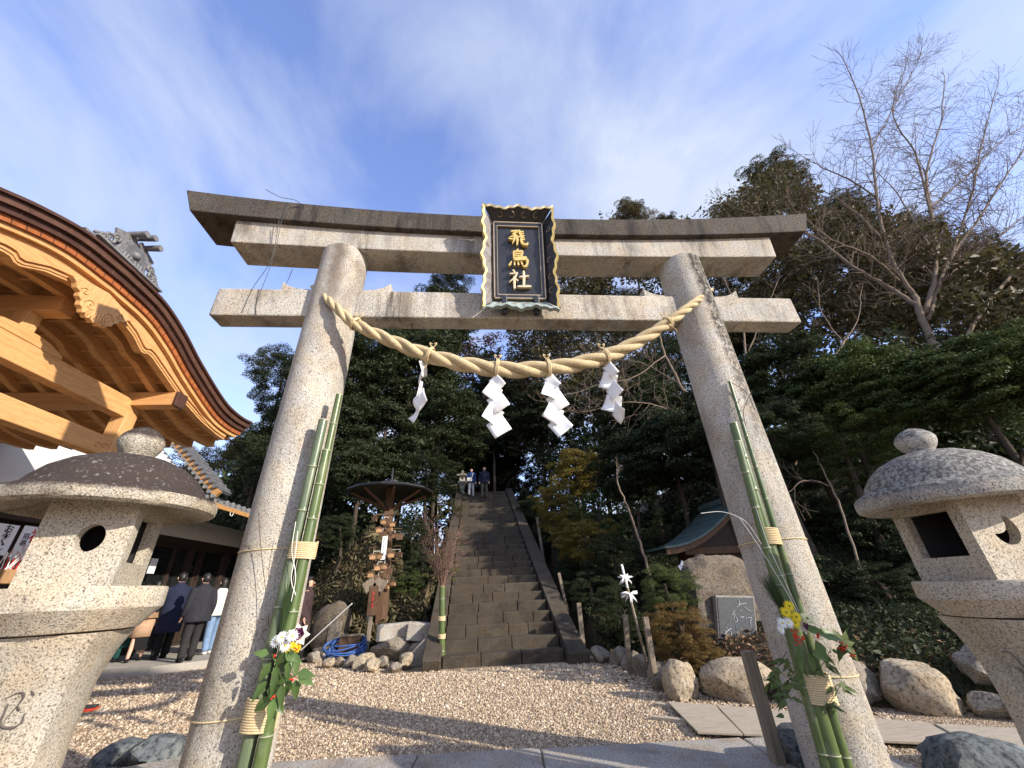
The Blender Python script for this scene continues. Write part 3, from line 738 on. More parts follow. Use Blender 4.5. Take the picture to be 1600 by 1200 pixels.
ZL = dict(fin=(2.05, 2.24), rim=(1.715, 1.795), box=(1.335, 1.735), plat=1.14)
ZR = dict(fin=(1.893, 2.043), rim=(1.565, 1.651), box=(1.188, 1.582), plat=1.021)
rd = lambda: circ(.052, 40)
lan_l, fp_l = stone_lantern(-2.53, -.78, ZL, .482, .365, .375, R(18), [circ(.058, 40, (.03, .0), 1.15), rect(.22, .23, 10, (0, -.0)), circ(.004, 40), circ(.004, 40)], 'granite_lantern_cap', 'granite_lantern', 'stone lantern with round and square openings and a sooty dark brown cap', 11)
lan_r, fp_r = stone_lantern(2.277, -1.121, ZR, .423, .321, .38, R(-1.5), [crescent(.074), circ(.004, 40), circ(.004, 40), rect(.25, .225, 10, (0, .0))], 'granite_lantern_cap_grey', 'granite_lantern', 'stone lantern with a crescent opening and a pale grey speckled cap', 23)
# carved brush writing on the post of each lantern: shallow dark grooves
def carve(t, fp, k, strokes, mt):
    for st in strokes:
        P = catmull([fp(k, a, s) for a, s in st], 5)
        MB().tube(P, [.0045+.0045*math.sin(math.pi*i/(len(P)-1)) for i in range(len(P))], 5, squash=.35).build('carved_stroke', M[mt], t, smooth=True)
plain('carved_groove', (.085, .07, .062), .95)
carve(lan_l, fp_l, 0, [[(-.15, .80), (.12, .815), (.18, .79), (.0, .73)], [(.30, .815), (.38, .80)], [(-.05, .78), (-.04, .72), (.2, .705), (.34, .715), (.34, .745)], [(.15, .77), (.22, .755)],
   [(-.35, .76), (-.45, .66), (-.65, .56)], [(-.22, .69), (-.40, .60), (-.45, .54), (-.2, .52), (.15, .53), (.18, .56)], [(-.12, .66), (-.2, .6)], [(.08, .66), (.0, .63)], [(.02, .60), (-.05, .575)], [(-.8, .40), (-.6, .36)]], 'carved_groove')
plain('carved_groove_grey', (.19, .165, .13), .95)
carve(lan_r, fp_r, 3, [[(.10, .86), (.32, .86), (.50, .78), (.75, .66)], [(.16, .80), (.34, .79), (.24, .74)], [(.30, .70), (.48, .69), (.5, .64), (.36, .62)], [(.5, .64), (.6, .56)], [(.62, .82), (.55, .77), (.84, .74)], [(.75, .70), (.95, .64)]], 'carved_groove_grey')
# white bird-dropping stain and soot are in the material; a scrap of foliage sits in the right fire box

# ------------------------------------------------------------------ leaf / flower pieces
def leaf_mb(m, base, d, nrm, L, W, droop=.25, notch=0.0, nseg=6):
    d = norm(d); s = norm(np.cross(d, nrm)); n = np.cross(s, d); V = []; F = []
    for i in range(nseg+1):
        t = i/nseg; w = W*math.sin(math.pi*min(1, t**.75))*(.5+.5*(1-t))*1.25*(1+notch*((-1)**i))
        c = np.array(base)+d*L*t-n*droop*L*t*t
        V += [c-s*w*.5+n*w*.10, c-n*w*.04, c+s*w*.5+n*w*.10]
    for i in range(nseg):
        a = 3*i; F += [(a, a+1, a+4, a+3), (a+1, a+2, a+5, a+4)]
    return m.add(V, F)
def leaf_part(parent, mat, base, d, nrm, L, W, droop=.25, notch=0.0, name='leaf'):
    return leaf_mb(MB(), base, d, nrm, L, W, droop, notch).build(name, M[mat], parent, smooth=True)
def daisy(parent, c, n, r, mat, heart='petal_yellow', petals=18, layers=2, seed=0):
    rnd = random.Random(seed); a, b = frame(n); n = norm(n); m = MB()
    for l in range(layers):
        for k in range(petals):
            t = 2*math.pi*(k+.5*l)/petals+rnd.uniform(-.08, .08); d = a*math.cos(t)+b*math.sin(t)
            leaf_mb(m, c+n*.002*l+d*r*.12, d+n*(.12+.32*l), n, r*(1-.2*l)*rnd.uniform(.9, 1.05), r*.30, .12, 0, 4)
    o = m.build('flower', M[mat], parent, smooth=True)
    V, F = ico(1); MB().add(V*np.array([1, 1, 1])*r*.20+c+n*r*.10, F).build('flower_heart', M[heart], o, smooth=True)
def berries(parent, c, rad, n, seed, r=.0062):
    rnd = random.Random(seed); V, F = ico(1); m = MB()
    for _ in range(n):
        p = c+np.array([rnd.gauss(0, rad*.5), rnd.gauss(0, rad*.4), rnd.gauss(0, rad*.55)]); m.add(V*r+p, F)
    m.build('berry_cluster', M['berry_red'], parent, smooth=True)
def rosette(parent, c, n, r, seed=0):
    rnd = random.Random(seed); a, b = frame(n); n = norm(n)
    o = MB()
    for k in range(7):
        t = 2*math.pi*k/7; d = a*math.cos(t)+b*math.sin(t); leaf_mb(o, c+d*r*.15-n*.012, d+n*.35, n, r*1.15, r*1.0, .25, .05, 5)
    ob = o.build('cabbage_leaves', M['cabbage_cream'], parent, smooth=True)
    m = MB()
    for l in range(4):
        for k in range(6-l):
            t = 2*math.pi*(k+.5*l)/(6-l)+rnd.uniform(-.2, .2); d = a*math.cos(t)+b*math.sin(t)
            leaf_mb(m, c+d*r*(.28-.06*l)+n*.004*l, d*(.75-.18*l)+n*(.5+.25*l), n, r*(.72-.08*l), r*.75, -.35, .06, 5)
    m.build('flower', M['petal_purple'], parent, smooth=True)
def pine_sprig(parent, base, d, L, spread, n, seed):
    rnd = random.Random(seed); d = norm(d); a, b = frame(d); V = []; F = []
    for i in range(n):
        s = rnd.uniform(0, .6); t = rnd.uniform(0, 6.28); q = norm(d+(a*math.cos(t)+b*math.sin(t))*spread*rnd.uniform(.2, 1)); p0 = np.array(base)+d*L*s*.6; p1 = p0+q*L*rnd.uniform(.5, .75)
        w = norm(np.cross(q, _fw))*.0016; k = len(V); V += [p0-w, p0+w, p1]; F.append((k, k+1, k+2))
    MB().add(V, F).build('pine_needles', M['leaf_pine'], parent)
    MB().tube([base, np.array(base)+d*L*.5], [.006, .003], 5).build('pine_twig', M['bark'], parent)

def stalk(parent, top, bot, r0, r1, seed, mat='bamboo', cut=True):
    rnd = random.Random(seed); top, bot = np.array(top, float), np.array(bot, float); L = np.linalg.norm(top-bot); P = []; rr = []; z = 0; nodes = []
    while z < L:
        z += rnd.uniform(.24, .36)
        if z < L-.06: nodes.append(z)
    S = sorted(set([0, L]+[x for n in nodes for x in (n-.022, n-.007, n, n+.008, n+.024)]))
    for s in S:
        q = s/L; r = lerp(r1, r0, q); dn = min([abs(s-n) for n in nodes] or [1]); r *= 1.07 if dn < .004 else .985 if dn < .009 else 1.0
        P.append(bot+(top-bot)*q); rr.append(r)
    o = MB().tube(P, rr, 18).build('bamboo_stalk', M[mat], parent, smooth=True, auto=60)
    d = norm(top-bot)
    for n in nodes:
        c = bot+d*n; r = lerp(r1, r0, n/L)
        MB().tube([c-d*.0035, c+d*.0035], [r*1.075]*2, 18).build('node_ring', M['bamboo_node'], o, smooth=True)
    if cut:
        MB().tube([top-d*.002, top+d*.003], [r0*.985]*2, 18).build('cut_face', M['bamboo_cut'], o)
        MB().tube([top+d*.0032, top+d*.004], [r0*.66]*2, 14).build('cut_hollow', M['bamboo_dull'], o)
    return o
def binding(parent, c, d, rx, ry, n, pr=.0062):
    """coil of straw cord wound round the bundle"""
    d = norm(d); a = norm(np.cross(d, [0, -1, 0])); b = np.cross(a, d); P = []
    for i in range(n*18+1):
        t = 2*math.pi*i/18; P.append(c+d*((i/18-n/2)*pr*1.9)+a*rx*math.cos(t)+b*ry*math.sin(t))
    return MB().tube(P, pr, 6).build('straw_binding', M['straw_cord'], parent, smooth=True)
def pillar_ring(parent, side, z, seed=0, r=.0048):
    x = pillar_x(side, z); rp = .2437-(z-GZ)*.0031+r*.8
    P = [(x+rp*math.cos(t), rp*math.sin(t), z+.012*math.sin(t+seed)) for t in np.linspace(0, 2*math.pi, 48, endpoint=False)]
    MB().tube(P, r, 6, closed=True).build('tie_cord', M['straw_cord'], parent, smooth=True)

# left bundle
bl = thing('bamboo_bundle', at(392, 1190, y=-.29)*np.array([1, 1, 0]), 'upright bamboo bundle with flowers tied to the left gate pillar', 'bamboo decoration', 'new year bamboo tied to the gate pillars')
def gp(px, py, y): return at(px, py, y=y)
def to_ground(p, q, z=0.0):
    p, q = np.array(p), np.array(q); return p+(q-p)*((p[2]-z)/(p[2]-q[2]))
def lst(t0, t1, yt, yb): 
    a, b = gp(*t0, yt), gp(*t1, yb); return a, to_ground(a, b)
A0, A1 = lst((505, 657), (383, 1190), -.275, -.30); stalk(bl, A0, A1, .034, .040, 1, 'bamboo_dull')
B0, B1 = lst((530, 617), (410, 1190), -.235, -.26); stalk(bl, B0, B1, .026, .031, 2)
C0, C1 = lst((510, 704), (407, 1190), -.285, -.325); stalk(bl, C0, C1, .030, .038, 3)
dl = norm(A0-A1)
c1 = gp(473, 860, -.285); c2 = gp(409, 1114, -.30)
binding(bl, c1, dl, .088, .058, 9); binding(bl, c2, dl, .092, .066, 13)
pillar_ring(bl, -1, at(400, 857, y=-.24)[2], 1); pillar_ring(bl, -1, at(340, 1129, y=-.24)[2], 2)
V3 = lambda *a: np.array(a, float)
pine_sprig(bl, gp(437, 1000, -.34), V3(.02, -.05, 1), .32, .22, 420, 5)
for i, (px, py, mt) in enumerate(((432, 1002, 'petal_white'), (446, 1009, 'petal_white'), (441, 996, 'petal_white'), (457, 994, 'petal_white'))):
    daisy(bl, gp(px, py, -.40-.01*i), V3(-.1+.1*i, -1, .35), .034, mt, 'petal_yellow', 16, 2, i)
for i, (px, py) in enumerate(((449, 1012), (457, 1008), (464, 1013))): daisy(bl, gp(px, py, -.40), V3(.1*i, -1, .3), .024, 'petal_yellow', 'petal_yellow', 14, 3, 10+i)
rosette(bl, gp(466, 992, -.385), V3(.25, -1, .35), .050, 3)
LEFTL = [(420, 1022, -1, .2), (424, 1035, -.5, -.9), (432, 1040, .2, -1), (440, 1025, .8, -.6), (446, 1020, .9, -.4), (455, 1030, -.1, -1), (462, 1022, .3, -1), (452, 1018, -.6, -.5), (459, 1058, -.9, -.2), (456, 1062, -.4, -1), (462, 1062, .2, -1), (466, 1056, .9, -.4), (464, 1052, .7, -.1), (418, 1064, -.6, -.8), (425, 1066, .2, -1), (424, 1090, -.8, -.5), (427, 1092, .1, -1), (431, 1092, .7, -.8), (441, 1068, .2, -1), (434, 1050, -.1, -1)]
rnd = random.Random(4)
for px, py, dx, dz in LEFTL:
    leaf_part(bl, 'leaf_fresh', gp(px, py, -.40+rnd.uniform(-.015, .02)), V3(dx, rnd.uniform(-.25, .05), dz), V3(rnd.uniform(-.3, .3), -1, .5), rnd.uniform(.085, .125), rnd.uniform(.042, .056), .2, .10)
for i, (px, py) in enumerate(((429, 1023), (464, 1013), (458, 1060), (426, 1088))): berries(bl, gp(px, py, -.43), .012, 6, i, .0045)
for i, (a, b) in enumerate((((425, 1022), (440, 1060)), ((455, 1015), (460, 1058)), ((440, 1060), (426, 1090)))):
    MB().tube([gp(*a, -.39), gp(*b, -.395)], .003, 5).build('stem', M['leaf_fresh'], bl)
MB().tube([gp(470, 1016, -.39), gp(550, 943, -.55)], .0035, 5).build('silver_stick', M['string_white'], bl)
for i, pts in enumerate((((462, 815), (456, 860), (462, 900), (455, 940)), ((465, 830), (461, 868), (455, 905), (462, 930)), ((404, 800), (408, 860), (416, 930), (421, 990)))):
    MB().tube(catmull([gp(a, b, -.36 if i < 2 else -.29) for a, b in pts], 6), .0022, 4).build('paper_cord', M['string_white' if i < 2 else 'wire'], bl)

# right bundle
brn = thing('bamboo_bundle', at(1305, 1190, y=-.29)*np.array([1, 1, 0]), 'upright bamboo bundle with yellow flowers and red berries tied to the right gate pillar', 'bamboo decoration', 'new year bamboo tied to the gate pillars')
A0, A1 = lst((1146, 662), (1304, 1190), -.275, -.32); stalk(brn, A0, A1, .034, .041, 11)
B0, B1 = lst((1152, 690), (1290, 1190), -.30, -.30); stalk(brn, B0, B1, .028, .036, 12)
C0, C1 = lst((1140, 596), (1322, 1190), -.25, -.29); stalk(brn, C0, C1, .013, .032, 13)
dr = norm(A0-A1)
binding(brn, gp(1202, 838, -.285), dr, .072, .055, 10); binding(brn, gp(1278, 1075, -.31), dr, .090, .066, 13)
pillar_ring(brn, 1, at(1200, 845, y=-.24)[2], 3); pillar_ring(brn, 1, at(1320, 1060, y=-.24)[2], 4)
pine_sprig(brn, gp(1236, 972, -.35), V3(-.32, -.06, 1), .34, .30, 420, 8)
for i, (px, py, mt, r) in enumerate(((1233, 947, 'petal_yellow', .034), (1228, 957, 'petal_yellow', .036), (1244, 964, 'petal_yellow', .034), (1242, 973, 'petal_yellow', .034), (1261, 967, 'petal_cream', .045), (1222, 974, 'petal_white', .034), (1232, 973, 'petal_white', .032), (1220, 984, 'petal_white', .026))):
    daisy(brn, gp(px, py, -.42-.004*i), V3(-.2+.05*i, -1, .3 if i != 4 else .8), r, mt, 'flower_heart' if mt != 'petal_white' else 'petal_yellow', 18, 2, 30+i)
rosette(brn, gp(1258, 979, -.405), V3(.1, -1, .15), .036, 5)
for i, (px, py, n) in enumerate(((1241, 990, 9), (1246, 1000, 12), (1255, 998, 8), (1277, 991, 10), (1317, 1012, 12), (1332, 1021, 6))): berries(brn, gp(px, py, -.44), .02, n, 50+i, .0058)
RL = [(1276, 988, 1, -.25, .16, .07), (1274, 1000, .1, -1, .15, .06), (1262, 985, .9, .1, .09, .05), (1268, 1022, .8, -.3, .10, .035), (1250, 1010, -.4, -.9, .10, .035), (1262, 1020, .2, -1, .12, .05), (1246, 1020, -.1, -1, .12, .04)]
for i in range(7): RL.append((1314+random.Random(i).uniform(-4, 8), 1008, math.cos(R(-150+i*42))*1.0, math.sin(R(-150+i*42))*.9-.1, .10, .05))
for px, py, dx, dz, L_, W_ in RL: leaf_part(brn, 'leaf_fresh' if px < 1300 else 'leaf_mid', gp(px, py, -.42+rnd.uniform(-.02, .02)), V3(dx, rnd.uniform(-.3, .05), dz), V3(rnd.uniform(-.3, .3), -1, .5), L_, W_, .2, .08)
MB().tube([gp(1276, 988, -.40), gp(1315, 1006, -.42)], .003, 5).build('stem', M['bark'], brn)
NAND = [(1215, 1040, 18), (1232, 1062, 16), (1300, 1090, 12), (1225, 1085, 10), (1285, 1035, 9)]
for k, (px, py, n) in enumerate(NAND):
    base = gp(px+14, py-22, -.37); tip = gp(px-12, py+22, -.40)
    MB().tube(catmull([base, (base+tip)/2+V3(0, -.03, .02), tip], 5), .0025, 4).build('stem', M['leaf_dark'], brn)
    for i in range(n):
        p = lerp(base, tip, rnd.random())+V3(rnd.gauss(0, .02), rnd.gauss(0, .02), rnd.gauss(0, .02))
        leaf_part(brn, 'leaf_mid', p, V3(rnd.choice((-1, 1))*rnd.uniform(.3, 1), rnd.uniform(-.6, .1), rnd.uniform(-1, .1)), V3(rnd.uniform(-.5, .5), -1, rnd.uniform(.2, 1)), rnd.uniform(.055, .085), rnd.uniform(.018, .026), .25)
for i, pts in enumerate((((1180, 790), (1200, 850), (1225, 905), (1248, 955)), ((1155, 808), (1190, 860), (1232, 930), (1252, 970)), ((1095, 802), (1130, 800), (1165, 815), (1190, 850)))):
    MB().tube(catmull([gp(a, b, -.37) for a, b in pts], 6), .002, 4).build('paper_cord', M['string_white'], brn)
MB().tube(catmull([gp(1140, 596, -.25), gp(1165, 612, -.29), gp(1180, 640, -.3)], 4), .003, 4).build('side_shoot', M['bark_dark'], brn)
MB().tube(catmull([gp(1165, 665, -.27), gp(1162, 640, -.29), gp(1175, 610, -.3)], 4), .003, 4).build('side_shoot', M['bark_dark'], brn)
# ------------------------------------------------------------------ hillside
LINE_R = np.array([(1.95, 90.5), (1.95, 5.2), (2.02, 3.6), (2.15, 2.55), (2.9, 2.0), (3.7, 1.55), (4.6, 1.1), (7, .2), (12, -1.5), (90, -14)])
LINE_L = np.array([(-1.6, 90.5), (-1.6, 7.2), (-4.6, 8.2), (-6.5, 10.5), (-9, 14.5), (-16, 17), (-90, 24)])
def poly_dist(x, y, L, far):
    """distance to the foot line, positive on the hill side (inside the polygon closed by the far corner)"""
    best = np.full(np.shape(x), 1e9)
    for a, b in zip(L[:-1], L[1:]):
        d = b-a; t = np.clip(((x-a[0])*d[0]+(y-a[1])*d[1])/(d@d), 0, 1)
        best = np.minimum(best, np.hypot(x-a[0]-t*d[0], y-a[1]-t*d[1]))
    G = list(L)+[np.array(far)]; ins = np.zeros(np.shape(x), bool)
    for a, b in zip(G, G[1:]+G[:1]):
        if a[1] == b[1]: continue
        ins ^= ((a[1] > y) != (b[1] > y)) & (x < (b[0]-a[0])*(y-a[1])/(b[1]-a[1])+a[0])
    return np.where(ins, best, -best)
def sstep(a, b, t): t = np.clip((t-a)/(b-a), 0, 1); return t*t*(3-2*t)
def stair_h(y): return np.clip((y-5.4)*.4595, 0, 5.8)+np.maximum(0, y-18)*.05
def hill(x, y):
    x = np.asarray(x, float); y = np.asarray(y, float)
    dr = np.maximum(poly_dist(x, y, LINE_R, (90, 90)), 0); dl = np.maximum(poly_dist(x, y, LINE_L, (-90, 90)), 0)
    hr = np.where(dr > 0, .28*sstep(0, .35, dr)+.13*np.minimum(dr, 3.4)+.62*np.maximum(dr-3.4, 0), 0)
    hr = np.minimum(hr, 9+.1*dr)
    hl = np.where(dl > 0, np.minimum(1.12*dl, 3.9+.55*np.maximum(dl-3.5, 0)), 0); hl = np.minimum(hl, 9+.1*dl)
    hs = stair_h(y)
    near_r = sstep(1.75, 3.4, x); near_l = sstep(1.45, 2.6, -x)
    r_side = lerp(np.maximum(hs, .0), np.maximum(hr, hs*.72), near_r)
    l_side = lerp(hs, hl, near_l)
    h = np.where(x > 0, r_side, l_side)
    h = np.where((np.abs(x) < 1.4), hs-.35, h)
    return np.where((dr <= 0) & (dl <= 0) & (np.abs(x) > 1.4), -.06, h)
def hz(x, y): return float(hill(np.array([x]), np.array([y]))[0])
def make_hill():
    xs = np.concatenate([np.linspace(-60, -12, 26), np.linspace(-11.6, 14, 130), np.linspace(14.6, 60, 24)]); ys = np.concatenate([np.linspace(-12, .5, 20), np.linspace(.7, 26, 130), np.linspace(27, 90, 26)])
    X, Y = np.meshgrid(xs, ys); Z = hill(X, Y); rg = np.random.default_rng(2)
    nz = np.array([mnoise.fractal(Vector((a*.9, b*.9, 3)), .8, 2, 4) for a, b in zip(X.ravel(), Y.ravel())]).reshape(X.shape)
    Z = np.where((Z > .05) & (np.abs(X) > 1.75), Z+nz*.11, Z)
    V = np.stack([X, Y, Z], 2).reshape(-1, 3); n, m = X.shape; I = np.arange(n*m).reshape(n, m)
    F = np.stack([I[:-1, :-1], I[:-1, 1:], I[1:, 1:], I[1:, :-1]], 2).reshape(-1, 4)
    zz = Z.ravel(); keep = (zz[F] > -.05).any(1); o = mesh_obj('hillside', np_mesh('hillside', V, F[keep]), M['forest_floor'], kind='structure', label='wooded bank rising on both sides of the stone stairs')
    o.data.shade_smooth()
make_hill()

# ------------------------------------------------------------------ stairs
SY0, TREAD, RISE, NST = 5.4, .42, .1933, 30
def sx(y): return -.017*(y-SY0)
st = thing('stone_staircase', (0, SY0, 0), 'long worn stone staircase climbing the wooded hill', 'staircase')
rnd = random.Random(8)
for i in range(NST):
    y0 = SY0+TREAD*i; z1 = RISE*(i+1); w0, w1 = -1.12+sx(y0), 1.13+sx(y0)
    nb = rnd.choice((3, 3, 4)); cuts = [w0]+sorted(w0+(w1-w0)*((k+1)/nb+rnd.uniform(-.09, .09)) for k in range(nb-1))+[w1]
    for a, b in zip(cuts[:-1], cuts[1:]):
        dy, dz = rnd.uniform(-.012, .012), rnd.uniform(-.010, .006)
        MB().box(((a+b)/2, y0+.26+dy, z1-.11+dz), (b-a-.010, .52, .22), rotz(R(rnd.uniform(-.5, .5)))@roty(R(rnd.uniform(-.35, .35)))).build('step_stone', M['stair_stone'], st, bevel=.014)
MB().box((sx(18.6), 19.0, NST*RISE-.14), (2.6, 2.2, .24)).build('landing_slab', M['stair_stone'], st, bevel=.01)
for side, xo, w in ((-1, -1.30, .32), (1, 1.33, .36)):
    n = 9; L_ = 12.9/n
    for k in range(n):
        ya, yb = 5.18+L_*k, 5.18+L_*(k+1)-.012; za, zb = (ya-5.4)*.4602+.16, (yb-5.4)*.4602+.16
        if k == 0: za = .13
        MB().beam((xo+sx(ya), ya, za-.10), (xo+sx(yb), yb, zb-.10), w, .30).build('side_slab', M['stair_stone'], st, bevel=.016)
MB().box((1.33, 5.22, .06), (.40, .30, .24)).build('side_slab', M['stair_stone'], st, bevel=.02)
# handrail at the top left
rl = thing('handrail', (-1.9, 15.5, 5.0), 'thin metal handrail beside the stone lantern at the head of the stairs', 'handrail')
P0, P1 = at(648, 770, y=14.0), at(716, 757, y=17.4)
MB().tube([P0, P1], .022, 6).build('rail', M['grey_wood'], rl)
for f in (.05, .5, .95):
    p = lerp(P0, P1, f); MB().tube([(p[0], p[1], hz(p[0], p[1])-.2), p], .02, 6).build('post', M['grey_wood'], rl)

# small lantern at the head of the stairs
def far_lantern():
    X, Y = at(722, 771, y=17.6)[:2]; zb = 5.35; zt = at(722, 735, y=17.6)[2]; H = zt-zb
    t = thing('stone_lantern', (X, Y, zb), 'slender pale stone lantern at the head of the stairs', 'stone lantern')
    mt = M['granite']; k = H/2.1
    MB().box((X, Y, zb+.1*k), (.6*k, .6*k, .24*k)).build('base_stone', mt, t, bevel=.02)
    prof = [(0, .24), (.15, .19), (.5, .135), (.85, .16), (1, .24)]
    MB().loft([ring_pts(X, Y, zb+.2*k+.95*k*s, r*k, 0, 3) for s, r in prof]).build('post', mt, t)
    MB().box((X, Y, zb+1.22*k), (.62*k, .62*k, .15*k)).build('platform', mt, t, bevel=.02)
    m = MB()
    for q in range(4):
        a = -math.pi/2+q*math.pi/2; nn = np.array([math.cos(a), math.sin(a), 0]); ux = np.array([-math.sin(a), math.cos(a), 0])
        hole_face(m, np.array([X, Y, zb+1.47*k])+nn*.19*k, ux, V3(0, 0, 1), nn, .38*k, .36*k, circ(.08*k, 24), .07*k)
    m.build('fire_box', mt, t)
    rings = [ring_pts(X, Y, zb+z*k, r*k, 0, 3) for z, r in ((1.645, .30), (1.66, .38), (1.72, .38), (1.80, .22), (1.86, .10))]
    MB().loft(rings).build('cap', mt, t)
    MB().lathe([(.05*k, 0), (.12*k, .08*k), (.10*k, .17*k), (.01, .25*k)], 16, (X, Y, zb+1.86*k)).build('finial', mt, t, smooth=True)
far_lantern()

# ------------------------------------------------------------------ rocks
ORD = 'first second third fourth fifth sixth seventh eighth ninth tenth eleventh twelfth thirteenth fourteenth fifteenth sixteenth seventeenth eighteenth nineteenth twentieth'.split()
def rock(c, size, seed, mat, label, M_=None, name='rock', cat='rock', group=None, level=3, **k):
    return rock_mb(c, size, seed, level, M_, **k).build(name, M[mat], world_origin=(c[0], c[1], c[2]-size[2]/2), label=label, cat=cat, group=group, smooth=True, auto=32)
def on(px, py, y): return at(px, py, y=y)
rock((1.96, 2.40, .15), (.44, .42, .50), 1, 'field_stone_tan', 'rounded tan boulder at the left end of the low rock wall behind the boards', rotz(.3))
rock((2.60, 2.24, .13), (.92, .5, .54), 2, 'field_stone_tan', 'broad flat-faced boulder in the low rock wall under the inscribed monument', rotz(-.25), planes=9)
rock((3.22, 1.95, .15), (.55, .5, .46), 3, 'field_stone', 'grey boulder half hidden behind the right gate pillar', rotz(.8))
rock((3.62, 1.72, .15), (.5, .5, .50), 4, 'field_stone', 'dark boulder just right of the right gate pillar')
rock((4.02, 1.40, .16), (.66, .56, .56), 5, 'field_stone_tan', 'largest smooth tan boulder between the right pillar and the right lantern', rotz(-.7)@roty(.35), planes=7, sharp=.75)
rock((4.72, 1.22, .36), (.56, .5, .46), 6, 'field_stone', 'split grey rock above its neighbours, beside the right lantern', rotz(.5), sharp=.45)
rock((5.02, .98, .34), (.50, .5, .50), 7, 'field_stone', 'grey rock touching the edge of the right lantern post, upper one', rotz(1.5), sharp=.45)
rock((4.36, 1.05, .10), (.36, .36, .30), 8, 'field_stone', 'small lower grey rock right of the largest tan boulder', rotz(.2), sharp=.45)
rock((4.82, .75, .12), (.48, .42, .38), 9, 'field_stone', 'small lower grey rock at the foot of the right lantern', rotz(2.2), sharp=.45)
rock((5.7, .5, .25), (.9, .8, .6), 10, 'field_stone', 'grey rock hidden behind the right lantern post')
rock((1.98, .42, .06), (.62, .42, .38), 12, 'blue_stone', 'dark blue-grey rock at the foot of the right pillar', rotz(.3))
rock((2.98, .08, .04), (.85, .5, .34), 13, 'blue_stone', 'flat blue-grey rock at the bottom edge beside the right lantern', rotz(-.2), planes=8)
rock((-3.25, 1.55, .06), (.70, .5, .36), 14, 'blue_stone', 'jagged blue-black rock left of the left pillar foot', rotz(.3), sharp=.45)
rock((-3.62, 1.70, .04), (.55, .42, .26), 15, 'blue_stone', 'smaller dark rock behind the grey slab by the left lantern', rotz(.9), sharp=.5)
MB().box((-3.35, 1.0, .03), (1.15, .42, .10), rotz(R(24))).build('stone_slab', M['kerb_stone'], world_origin=(-3.35, 1.0, 0), label='pale grey stone slab beside the left lantern', cat='slab', bevel=.01)
# edging stones from the stairs to the stakes
ed = thing('stone_edging', (1.9, 4.5, 0), 'row of low edging stones between the stairs and the wooden stakes', 'edging')
for k, (x, y) in enumerate(((1.72, 5.12), (1.98, 4.75), (2.02, 4.25), (2.03, 3.75), (2.02, 3.25), (2.0, 2.85))):
    rock_mb((x, y, .10), (.36, .54, .36), 40+k, 2, rotz(.1*k)).build('stone', M['field_stone'], ed, smooth=True, auto=32)

# left of the stairs
bc = at(612, 1017, y=6.85)
rock((bc[0], 6.82, .20), (.95, .6, .58), 21, 'field_stone', 'big dark boulder under the two cut granite blocks left of the stairs', rotz(-.15), sharp=.5)
bc = at(655, 1016, y=6.5)
rock((bc[0], 6.5, .17), (.44, .42, .46), 22, 'field_stone', 'grey boulder beside the sloping slab left of the stairs', rotz(.4))
bc = at(615, 987, y=6.85); MB().box((bc[0], 6.95, bc[2]), (.70, .42, .30), rotz(.06)@roty(-.04)).build('granite_block', M['granite'], world_origin=(bc[0], 6.95, bc[2]-.15), label='larger cut granite block lying on the dark boulder', cat='stone block', bevel=.02)
bc = at(657, 987, y=6.7); MB().box((bc[0], 6.75, bc[2]), (.50, .42, .32), rotz(-.1)@roty(.10)).build('granite_block', M['granite'], world_origin=(bc[0], 6.75, bc[2]-.16), label='smaller cut granite block nearest the stairs', cat='stone block', bevel=.02)
MB().prism([(-.30, 0), (.24, 0), (.24, .44), (.16, .44)], (-1.68, 6.05, 0), (1, 0, 0), (0, 0, 1), .45).build('sloping_slab', M['kerb_stone'], world_origin=(-1.68, 6.05, 0), label='sloping grey slab at the left foot of the stairs', cat='slab', bevel=.02)
LOWROW = ((494, 1030, .40, .1), (512, 1038, .3, .08), (530, 1036, .26, .08), (549, 1038, .34, .10), (566, 1040, .42, .11), (582, 1043, .36, .09), (598, 1038, .30, .09), (574, 1032, .30, .1), (636, 1040, .40, .14), (618, 1044, .26, .08), (506, 1022, .5, .14), (543, 1026, .3, .1))
RANK = {k: i for i, k in enumerate(sorted(range(len(LOWROW)), key=lambda k: LOWROW[k][0]))}
for k, (px, py, s, zz) in enumerate(LOWROW):
    p = at(px, py, z=.06)
    if p[1] > 8.6: p = at(px, py, y=8.3)
    rock((p[0], p[1], zz), (s, s*.85, s*.72), 60+k, 'field_stone_tan' if k % 3 else 'field_stone', 'small rock in the low row left of the stairs, %s from the left' % ORD[RANK[k]], rotz(k), group='low rock row left of the stairs', level=2)
# left monument stone
ms = thing('standing_stone', at(524, 1008, y=8.0)*np.array([1, 1, 0])+np.array([0, 0, .1]), 'rough standing stone with a recessed panel behind the hose coil', 'stone')
pc = at(520, 980, y=8.0)
rock_mb((pc[0], 8.05, .55), (.95, .5, 1.45), 71, 3, rotz(.2)@roty(.12), planes=9).build('boulder', M['monument_stone'], ms, smooth=True, auto=32)
MB().box((pc[0]+.12, 7.80, .50), (.30, .06, .42), rotx(-.05)).build('panel', M['field_stone'], ms, bevel=.01)

